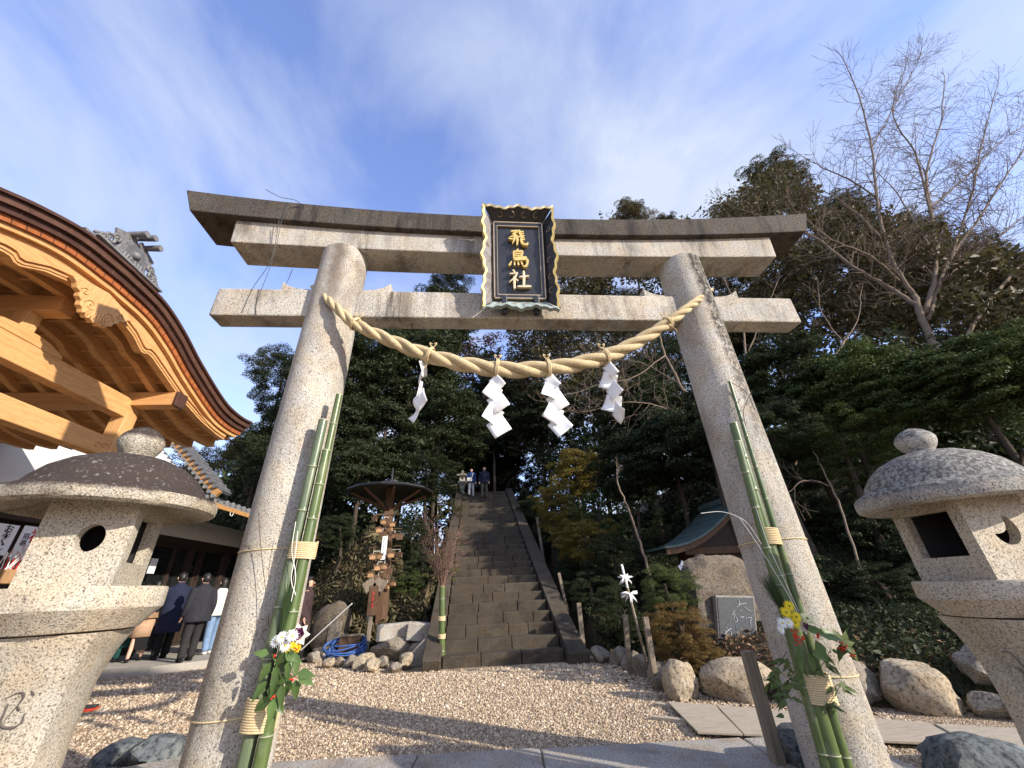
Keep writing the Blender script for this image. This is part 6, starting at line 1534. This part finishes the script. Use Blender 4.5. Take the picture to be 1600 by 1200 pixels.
# left of the stairs -----------------------------------------------------------
T = [
 (352, 752, 24, 2.6, 2.2, 'fine0', O, 'olive tree just right of the office eaves, lowest on the left skyline'),
 (318, 770, 27, 2.6, 2.0, 'fine1', O, 'olive tree behind the office roof, partly hidden by its eaves'),
 (425, 690, 17, 2.1, 2.6, 'conifer0', D, 'dark feathery tree against the sky left of the left pillar'),
 (440, 600, 19, 2.0, 2.2, 'fine0', D, 'dark tree top left of the left pillar, below the tie beam end'),
 (380, 700, 21, 1.6, 1.7, 'conifer1', O, 'drooping pale-edged tree just right of the porch roof tip'),
 (545, 600, 17, 2.9, 3.0, 'broad0', D, 'big dark evergreen right of the left pillar, below the rope end'),
 (640, 590, 18, 3.0, 2.8, 'broad1', D, 'big dark evergreen below the leftmost paper streamer'),
 (690, 500, 25, 3.2, 2.8, 'broad2', D, 'dark evergreen seen between rope and tie beam left of the plaque'),
 (600, 545, 23, 3.0, 2.6, 'fine1', D, 'dark evergreen crossing the tie beam right of the left pillar'),
 (700, 448, 30, 2.2, 1.9, 'fine0', D, 'evergreen top showing between the two beams left of the plaque'),
 (520, 690, 14, 2.0, 1.8, 'broad2', D, 'dark evergreen behind the bamboo on the left pillar'),
 (600, 690, 15, 2.2, 2.0, 'broad0', D, 'dark evergreen directly above the round copper roof'),
 (690, 670, 17, 2.4, 2.2, 'broad1', D, 'dark evergreen left of the head of the stairs'),
 (560, 740, 12.5, 1.6, 1.2, 'broad1', D, 'low dark tree behind the left edge of the round copper roof'),
 (665, 745, 14, 1.5, 1.1, 'fine1', D, 'low dark tree behind the right edge of the round copper roof'),
 (740, 570, 27, 3.2, 2.8, 'sparse0', 'leaf_red', 'reddish-brown tree behind the second paper streamer'),
 (775, 640, 26, 3.0, 2.6, 'broad2', D, 'dark tree over the head of the stairs'),
 (720, 700, 22, 2.2, 1.8, 'broad0', D, 'dark tree behind the slender stone lantern'),
 (790, 700, 24, 2.6, 2.0, 'broad1', D, 'dark tree filling the gap behind the people on the stairs'),
 (745, 745, 29, 3.0, 2.2, 'broad2', D, 'darkest tree deep behind the people on the stairs'),
 (800, 760, 27, 2.4, 2.0, 'fine0', D, 'dark tree deep behind the head of the stairs, right side'),
# right of the stairs ------------------------------------------------------------
 (835, 560, 24, 2.8, 2.4, 'sparse1', B, 'thin brownish tree behind the two middle paper streamers'),
 (880, 500, 27, 3.2, 2.8, 'fine0', B, 'brown-green tree crossing the tie beam right of the plaque'),
 (960, 500, 26, 3.4, 3.0, 'fine1', B, 'brown-green tree behind the tie beam left of the right pillar'),
 (850, 650, 17, 1.9, 1.7, 'broad0', D, 'dark tree right of the head of the stairs'),
 (925, 610, 17, 2.3, 2.0, 'sparse0', O, 'thin olive tree behind the rightmost paper streamer'),
 (990, 640, 13, 2.2, 2.0, 'broad2', D, 'dark evergreen left of the right pillar'),
 (1060, 590, 14, 2.4, 2.4, 'fine1', D, 'dark evergreen behind the top of the right pillar'),
 (1045, 705, 8.0, 1.5, 1.3, 'broad1', D, 'dark evergreen above the small copper-roofed shrine'),
 (985, 735, 8.6, 1.3, 1.15, 'broad0', D, 'dark evergreen left of the small shrine'),
 (1110, 680, 6.6, 1.4, 1.2, 'broad2', D, 'dark evergreen right above the small shrine roof'),
 (985, 335, 32, 3.2, 2.6, 'conifer0', B, 'dark conifer top above the top lintel right of the plaque'),
 (1035, 352, 34, 2.6, 1.8, 'conifer1', B, 'lower conifer top beside the one above the top lintel'),
 (1205, 290, 24, 5.0, 3.8, 'conifer0', 'leaf_conifer', 'tallest dark conifer behind the right end of the top lintel'),
 (1140, 350, 26, 4.0, 3.0, 'conifer1', B, 'dark conifer left of the tallest one, above the top lintel'),
 (1310, 345, 22, 4.4, 3.0, 'conifer1', 'leaf_conifer', 'dark conifer right of the tallest one behind bare branches'),
 (1410, 375, 20, 4.0, 2.6, 'conifer0', 'leaf_conifer', 'dark conifer behind the middle of the big bare tree'),
 (1510, 410, 18, 3.6, 2.4, 'conifer1', 'leaf_conifer', 'dark conifer behind the right limbs of the big bare tree'),
 (1600, 425, 17, 3.2, 2.2, 'conifer0', 'leaf_conifer', 'dark conifer at the right edge behind bare branches'),
 (1185, 430, 18, 3.4, 2.7, 'fine0', O, 'olive evergreen behind the right end of the tie beam'),
 (1300, 440, 17, 3.6, 2.9, 'fine1', O, 'olive evergreen right of the tie beam end'),
 (1410, 465, 15, 3.2, 2.6, 'broad0', O, 'olive evergreen behind the fork of the big bare tree'),
 (1520, 490, 12.5, 2.7, 2.2, 'fine0', O, 'olive evergreen right of the bare tree fork'),
 (1610, 500, 11.5, 2.5, 2.0, 'broad2', O, 'olive evergreen at the right edge above the lantern'),
 (1130, 520, 15, 2.4, 2.2, 'broad1', D, 'dark evergreen just right of the right pillar top'),
 (1222, 590, 5.6, 1.35, 1.1, 'broad2', D, 'dark evergreen right of the right pillar, below the tie beam end'),
 (1318, 605, 4.6, 1.25, .95, 'broad0', Md, 'green evergreen in the middle of the right slope'),
 (1408, 612, 3.9, 1.15, .85, 'broad1', Md, 'green evergreen at the foot of the big bare tree'),
 (1502, 600, 3.2, 1.05, .85, 'broad2', Md, 'green evergreen behind the cap of the right lantern'),
 (1598, 575, 2.8, 1.1, .95, 'broad0', Md, 'green evergreen at the right edge above the lantern cap'),
 (1215, 690, 5.2, 1.1, .9, 'fine0', D, 'dark small-leaved tree right of the bamboo on the right pillar'),
 (1320, 700, 4.6, 1.1, .8, 'fine1', Md, 'small-leaved green tree left of the right lantern cap'),
 (1430, 650, 7.5, 1.4, 1.2, 'broad1', Md, 'green tree directly behind the right lantern finial'),
 (1540, 680, 7, 1.4, 1.2, 'broad0', Md, 'green tree behind the right half of the right lantern cap'),
]
for a in T: tree(*a)
# shrubs: nearer, larger leaves
def shrub(px, py, Y, rx, rzr, crown, mat, label, **k): return tree(px, py, Y, rx, rzr, crown, mat, label, 'shrub', 'shrub', 'shrubs along the bank', **k)
S_ = [
 (900, 740, 11.5, 1.0, .95, 'broad1', Yl, 'yellowing shrub at the upper right of the stairs'),
 (870, 800, 10.5, .85, .85, 'fine0', Yl, 'yellow-leaved shrub nearest the right edge of the stairs'),
 (935, 800, 9.5, .95, .85, 'sparse0', Md, 'airy pale green shrub behind the yellow one'),
 (915, 850, 8.6, .85, .70, 'fine1', Yl, 'orange-tinged shrub lower down beside the stairs'),
 (960, 880, 7.6, .80, .65, 'fine0', D, 'dark shrub behind the left wooden stake'),
 (925, 930, 7.2, .60, .55, 'fine1', D, 'dark low shrub by the tall stake at the stair foot'),
 (890, 900, 8.6, .45, .5, 'fine1', D, 'small dark shrub against the right side slab of the stairs'),
 (965, 960, 5.6, .50, .50, 'fine0', D, 'dark low shrub behind the edging stones'),
 (848, 850, 11.8, .5, .5, 'fine0', D, 'dark shrub half way up the right side of the stairs'),
 (830, 800, 14, .6, .6, 'broad0', D, 'dark shrub near the head of the stairs on the right'),
 (1000, 810, 8.2, .9, .8, 'sparse1', Md, 'loose green shrub left of the small shrine'),
 (1040, 925, 3.7, .42, .36, 'fine0', Md, 'grey-green top of the shrub left of the monument'),
 (1062, 990, 3.15, .43, .42, 'fine1', 'leaf_rust', 'rust and yellow shrub in front of the monument'),
 (1110, 1035, 2.95, .26, .17, 'fine0', 'leaf_rust', 'low rusty plant on the rocks under the monument'),
 (1165, 1030, 2.9, .24, .15, 'fine1', 'leaf_red', 'low dull red plant under the inscribed plate'),
 (1260, 800, 6.4, 1.0, .9, 'fine0', D, 'dark shrub right of the bamboo on the right pillar'),
 (1310, 830, 5.8, .9, .8, 'fine1', D, 'dark shrub between the right pillar and the lantern cap'),
 (1370, 850, 5.0, .8, .8, 'broad1', D, 'dark glossy shrub left of the right lantern fire box'),
 (1300, 930, 4.6, .7, .55, 'big1', D, 'dark shrub right of the flowers on the right pillar'),
 (1380, 930, 4.0, .62, .55, 'fine1', D, 'dark fine-leaved shrub below the right lantern platform edge'),
 (1350, 1020, 3.3, .48, .32, 'fine0', O, 'dusty olive shrub low beside the right pillar'),
 (1440, 1000, 2.9, .55, .42, 'fine1', D, 'dark fine-leaved shrub above the largest tan boulder'),
 (1490, 1030, 2.5, .42, .30, 'fine0', D, 'dark fine-leaved shrub touching the right lantern post'),
 (1450, 880, 4.2, .7, .6, 'broad1', D, 'dark glossy shrub behind the right lantern fire box'),
 (1560, 870, 4.0, .8, .8, 'fine1', D, 'dark shrub behind the right lantern at the picture edge'),
 (1400, 760, 6.2, .9, .8, 'broad0', D, 'dark glossy shrub under the left rim of the right lantern cap'),
 (1490, 800, 5.6, .9, .8, 'broad0', D, 'dark shrub seen through the right lantern'),
 (640, 930, 8.6, .55, .50, 'fine0', Md, 'green shrub right of the round-roofed post'),
 (660, 890, 9.2, .55, .55, 'fine1', D, 'dark shrub between the round-roofed post and the stairs'),
 (690, 900, 8.4, .45, .55, 'sparse1', O, 'dry olive shrub beside the left side of the stairs'),
 (640, 840, 10.4, .7, .6, 'fine1', D, 'dark shrub right of the tag post, upper bank'),
 (560, 960, 8.9, .35, .3, 'fine0', Md, 'small green plant left of the tag post foot'),
 (530, 830, 11, .6, .5, 'fine0', D, 'dark shrub on the bank behind the left pillar bamboo'),
 (700, 800, 13.5, .6, .6, 'sparse0', O, 'dry shrub at the upper left side of the stairs'),
 (705, 850, 11.0, .4, .45, 'sparse1', B, 'brown dry shrub half way up the left side of the stairs'),
]
for a in S_: shrub(*a)

# bare trees -----------------------------------------------------------------------
def limb_tree(name, limbs, base, label, seed, twig=(.55, 5), group='bare trees on the right slope', mat='bark_pale', minr=.006, kids=(2, 3), dens=1.0):
    rnd = random.Random(seed); b = np.array(base, float); g = hz(b[0], b[1]); t = thing(name, (b[0], b[1], min(g, b[2]-.2)), label, 'tree', group)
    for li, (pts, r0, r1) in enumerate(limbs):
        lm = MB(); m = [lm, lm]
        if li == 0: pts = [np.array([b[0], b[1], min(g, b[2])-.3])]+list(pts)
        P = catmull(pts, 6); n = len(P); P = [p+np.array([rnd.gauss(0, 1) for _ in range(3)])*.012 if 0 < i < n-1 else p for i, p in enumerate(P)]
        lm.tube(P, [lerp(r0, r1, i/(n-1)) for i in range(n)], 8)
        L_ = sum(np.linalg.norm(P[i+1]-P[i]) for i in range(n-1)); k = max(3, int(L_*3.2*dens))
        if li: 
            for q in range(k):
                f = .12+.88*(q+rnd.random())/k; i = min(n-2, int(f*(n-1))); d = norm(P[i+1]-P[i]); a, c = frame(d); th = rnd.uniform(0, 6.28)
                nd = norm(d*.6+(a*math.cos(th)+c*math.sin(th))*1.0+np.array([0, 0, .15])); r = max(minr*1.2, lerp(r0, r1, f)*.42)
                branchy(m, P[i], nd, twig[0]*rnd.uniform(.7, 1.4), min(r, .022), 2, rnd, .85, kids, minr, .04, maxd=twig[1], wig=.085)
        if li or len(limbs) == 1: branchy(m, P[-1], P[-1]-P[-2], twig[0]*.8, r1, 1, rnd, .5, kids, minr, .1, maxd=twig[1], wig=.085)
        lm.build('trunk' if li == 0 else 'limb', M[mat], t, smooth=True)
    return t
W = lambda px, py, y: at(px, py, y=y)
limb_tree('bare_tree', [
  ([W(1474, 600, 8.0), W(1462, 550, 8.0), W(1442, 500, 8.0), W(1428, 462, 8.0)], 0.150, 0.108),
  ([W(1428, 462, 8.0), W(1400, 420, 7.9), W(1382, 372, 7.8), W(1370, 310, 7.7), W(1362, 230, 7.7), W(1342, 150, 7.6), W(1318, 92, 7.5)], 0.094, 0.022),
  ([W(1436, 480, 8.0), W(1390, 450, 8.2), W(1330, 415, 8.3), W(1275, 372, 8.4), W(1225, 350, 8.5), W(1150, 325, 8.8)], 0.094, 0.019),
  ([W(1405, 440, 8.0), W(1360, 400, 7.6), W(1300, 375, 7.3), W(1262, 345, 7.1)], 0.062, 0.019),
  ([W(1444, 490, 8.0), W(1462, 420, 8.0), W(1456, 340, 8.1), W(1448, 270, 8.2), W(1470, 190, 8.2), W(1476, 120, 8.3)], 0.100, 0.022),
  ([W(1456, 340, 8.1), W(1430, 240, 7.9), W(1395, 180, 7.8), W(1410, 110, 7.7)], 0.053, 0.017),
  ([W(1450, 500, 8.0), W(1482, 410, 8.2), W(1530, 340, 8.4), W(1575, 270, 8.5), W(1625, 200, 8.6)], 0.088, 0.022),
  ([W(1482, 410, 8.2), W(1520, 300, 8.1), W(1535, 220, 8.0), W(1560, 130, 7.9)], 0.056, 0.017),
  ([W(1470, 440, 8.1), W(1540, 385, 8.0), W(1610, 330, 7.9)], 0.062, 0.022),
  ([W(1370, 310, 7.7), W(1330, 282, 7.5), W(1290, 264, 7.3), W(1255, 245, 7.2)], 0.043, 0.014),
  ([W(1385, 380, 7.8), W(1335, 330, 8.0), W(1290, 300, 8.2), W(1262, 300, 8.3)], 0.043, 0.014),
  ([W(1460, 400, 8.0), W(1425, 340, 8.2), W(1395, 295, 8.4), W(1350, 250, 8.6)], 0.045, 0.014),
  ([W(1450, 330, 8.1), W(1510, 275, 8.2), W(1560, 225, 8.2), W(1615, 185, 8.3)], 0.050, 0.016),
  ([W(1480, 415, 8.2), W(1550, 405, 8.4), W(1625, 385, 8.5)], 0.050, 0.017),
  ([W(1362, 230, 7.7), W(1395, 170, 7.8), W(1430, 105, 7.9), W(1440, 80, 7.9)], 0.035, 0.012)], W(1474, 600, 8.0), 'large bare many-limbed tree against the sky at upper right', 3, (.85, 4), minr=.009, kids=(2, 3), dens=1.25, mat='bark')
limb_tree('bare_tree', [([W(1243, 745, 6.4), W(1262, 640, 6.4), W(1280, 590, 6.4), W(1312, 545, 6.4), W(1325, 520, 6.4)], .042, .022), ([W(1312, 545, 6.4), W(1340, 500, 6.3), W(1345, 460, 6.3)], .02, .01), ([W(1318, 535, 6.4), W(1285, 490, 6.5), W(1278, 450, 6.5)], .02, .009)], W(1243, 745, 6.4), 'thin crooked bare tree right of the right pillar', 5, (.4, 4), minr=.005)
limb_tree('bare_tree', [([W(1510, 560, 7.4), W(1540, 480, 7.4), W(1590, 420, 7.4), W(1640, 370, 7.4)], .085, .05)], W(1510, 560, 7.4), 'leaning bare trunk at the right edge of the picture', 6, (.6, 4), dens=.5)
limb_tree('bare_tree', [([W(1350, 905, 4.2), W(1325, 830, 4.3), W(1298, 760, 4.4), W(1270, 705, 4.5)], .028, .014), ([W(1298, 760, 4.4), W(1262, 750, 4.3), W(1238, 765, 4.2)], .012, .005)], W(1350, 905, 4.2), 'slim leaning bare sapling left of the right lantern', 7, (.28, 4), dens=.6, minr=.004)
limb_tree('bare_tree', [([W(1095, 660, 8.4), W(1062, 600, 8.4), W(1040, 555, 8.5), W(1030, 520, 8.6)], .055, .03), ([W(1098, 665, 8.4), W(1045, 640, 8.3), W(985, 628, 8.2), W(930, 640, 8.1)], .03, .012), ([W(1040, 555, 8.5), W(990, 590, 8.4), W(940, 600, 8.3), W(880, 620, 8.2)], .024, .01), ([W(1062, 600, 8.4), W(1010, 570, 8.6), W(960, 560, 8.8)], .02, .01)], W(1098, 680, 8.4), 'bare spreading tree with drooping branches left of the right pillar', 8, (.6, 5), minr=.0055, dens=1.3)
limb_tree('bare_tree', [([W(1015, 895, 6.4), W(1000, 850, 6.4), W(980, 790, 6.4), W(965, 755, 6.4)], .038, .02)], W(1015, 895, 6.4), 'slender yellow-leaved sapling above the paper slip stick', 9, (.35, 4), dens=.6, minr=.004)
limb_tree('bare_tree', [([W(1160, 640, 9.5), W(1165, 560, 9.5), W(1160, 500, 9.5)], .06, .035), ([W(1165, 560, 9.5), W(1190, 500, 9.4), W(1215, 440, 9.3)], .03, .012), ([W(1160, 500, 9.5), W(1130, 430, 9.6), W(1120, 390, 9.7)], .03, .012)], W(1160, 650, 9.5), 'bare tree directly behind the right pillar top', 10, (.32, 4), minr=.006)
for k, (px, py, Y, H_, lb) in enumerate(((930, 470, 22, 3.0, 'bare twiggy tree behind the tie beam right of the plaque'), (1085, 352, 25, 2.4, 'bare twiggy tree showing above the top lintel right of centre'), (840, 620, 19, 2.6, 'bare twiggy tree behind the third paper streamer'), (770, 610, 22, 2.6, 'bare reddish twiggy tree behind the second paper streamer'), (900, 580, 18, 2.6, 'bare twiggy tree between the third and fourth paper streamers'), (1130, 320, 22, 2.4, 'bare twiggy tree left of the tallest conifer'), (1015, 330, 30, 2.4, 'bare twiggy tree between the two conifer tops above the lintel'))):
    c = at(px, py, y=Y); rnd = random.Random(90+k); mb = MB(); m = [mb, mb]
    t = thing('bare_tree', (c[0], c[1], min(hz(c[0], c[1]), c[2]-H_)), lb, 'tree', 'bare trees behind the gate')
    z0 = c[2]-H_*.7
    mb.tube([(c[0], c[1], t.location[2]-.2), (c[0], c[1], z0+.1)], [.10, .06], 7); mb.build('trunk', M['bark'], t)
    for q in range(7):
        mb = MB(); m = [mb, mb]; branchy(m, (c[0], c[1], z0), norm(np.array([rnd.gauss(0, .8), rnd.gauss(0, .6), 1])), H_*.26, .03, 0, rnd, .85, (3, 4), .0085, .08, maxd=4, wig=.12)
        mb.build('limb', M['twig_red'] if k == 3 else M['bark'], t)
# the wood further back reads as one mass: leaf clumps through a deep band of hill
def wood_mass(name, az0, az1, d0, d1, sky, n, mat, label, seed, leaf=.27, per=90):
    rg = np.random.default_rng(seed); az = rg.uniform(az0, az1, n); d = rg.uniform(d0, d1, n); x = CAM[0]+np.sin(np.radians(az))*d; y = CAM[1]+np.cos(np.radians(az))*d
    g = hill(x, y); e = np.interp(az, [s[0] for s in sky], [s[1] for s in sky]); top = CAM[2]+e*d*rg.uniform(.82, 1.0, n); z = g+(top-g)*rg.random(n)**.8
    k = (top > g+.3) & ((np.abs(x) > 2.6) | (y > 21)); x, y, z = x[k], y[k], z[k]; n = len(x); r = rg.uniform(.6, 1.3, n)
    dd = rg.normal(0, 1, (n, per, 3)); dd /= np.linalg.norm(dd, axis=2)[..., None]; q = dd*(r[:, None]*rg.uniform(.3, 1, (n, per))**.5)[..., None]*np.array([1, 1, .7])
    C = np.stack([x, y, z], 1)[:, None]+q; V, F = leaf_cloud(C.reshape(-1, 3), (dd*.6+np.array([0, 0, .6])).reshape(-1, 3), leaf*rg.lognormal(0, .3, n*per), .5, rg)
    mesh_obj(name, np_mesh(name, V, F), M[mat], kind='stuff', label=label)
def azel(px, py):
    d = ray(px, py); return math.degrees(math.atan2(d[0], d[1])), d[2]/math.hypot(d[0], d[1])
SKL = [azel(*p) for p in ((300, 800), (350, 770), (420, 660), (480, 600), (560, 560), (640, 500), (720, 470), (770, 545), (800, 560))]
SKR = [azel(*p) for p in ((780, 560), (800, 500), (860, 400), (930, 335), (1050, 350), (1110, 300), (1200, 245), (1280, 290), (1400, 335), (1500, 370), (1640, 400))]
SKN = [azel(*p) for p in ((470, 745), (520, 720), (600, 690), (700, 690), (760, 690), (820, 680), (880, 640), (960, 620), (1050, 600), (1150, 560), (1300, 520), (1450, 500))]
wood_mass('near_wood', SKN[0][0], SKN[-1][0], 16, 23, SKN, 420, 'leaf_dark', 'dense dark thicket behind the tree trunks on both sides of the stairs', 13, .17)
wood_mass('distant_wood', SKL[0][0], SKL[-1][0], 22, 33, SKL, 420, 'leaf_dark', 'dark wood massed behind the trees left of the stairs', 11)
wood_mass('distant_wood', SKR[0][0], SKR[-1][0], 21, 33, SKR, 1050, 'leaf_brown', 'brown-green wood massed behind the trees right of the stairs', 12)

# dry grass on the left bank, leaf litter and ivy on the right bank
def cover(name, n, region, mat, size, label, seed, asp=.18, up=1.2, lift=.04, cond=None):
    rg = np.random.default_rng(seed); x = rg.uniform(region[0], region[1], n*3); y = rg.uniform(region[2], region[3], n*3); z = hill(x, y)
    k = z > .02 if cond is None else cond(x, y, z); k &= np.abs(x) > 1.62
    x, y, z = x[k][:n], y[k][:n], z[k][:n]; n = len(x)
    Nn = rg.normal(0, 1, (n, 3)); Nn[:, 2] = np.abs(Nn[:, 2])*up
    V, F = leaf_cloud(np.stack([x, y, z+lift+rg.uniform(0, size, n)], 1), Nn, size*rg.lognormal(0, .35, n), asp, rg, .3)
    mesh_obj(name, np_mesh(name, V, F), M[mat], kind='stuff', label=label)
cover('dry_grass', 26000, (-6.5, -1.6, 7.0, 13.5), 'leaf_grass', .20, 'dry straw-coloured grass covering the bank left of the stairs', 1, .10, .5, .05)
cover('bank_ivy', 16000, (-7.5, -1.6, 7.0, 15), 'leaf_dark', .12, 'dark ivy creeping over the bank left of the stairs', 2, .6, 1.2, .03)
cover('ground_ivy', 48000, (1.6, 9, 1.2, 14), 'leaf_dark', .065, 'dark low leaves covering the bank right of the stairs', 3, .55, 1.0, .05, lambda x, y, z: (z > .02) & ((y > 3.75) | (x > 3.9)))
cover('leaf_litter', 5000, (1.3, 6.5, 1.2, 6.5), 'leaf_litter', .06, 'fallen brown leaves along the foot of the right bank', 4, .6, 3, .012, lambda x, y, z: (z < .6) & (x > .9) & (y > 1.1) & ((x > 1.55) | (y > 3.2)))
cover('hill_undergrowth', 36000, (-14, 20, 14, 34), 'leaf_dark', .22, 'dark undergrowth far up the wooded hill', 5, .6, .8, .15, lambda x, y, z: z > 2)
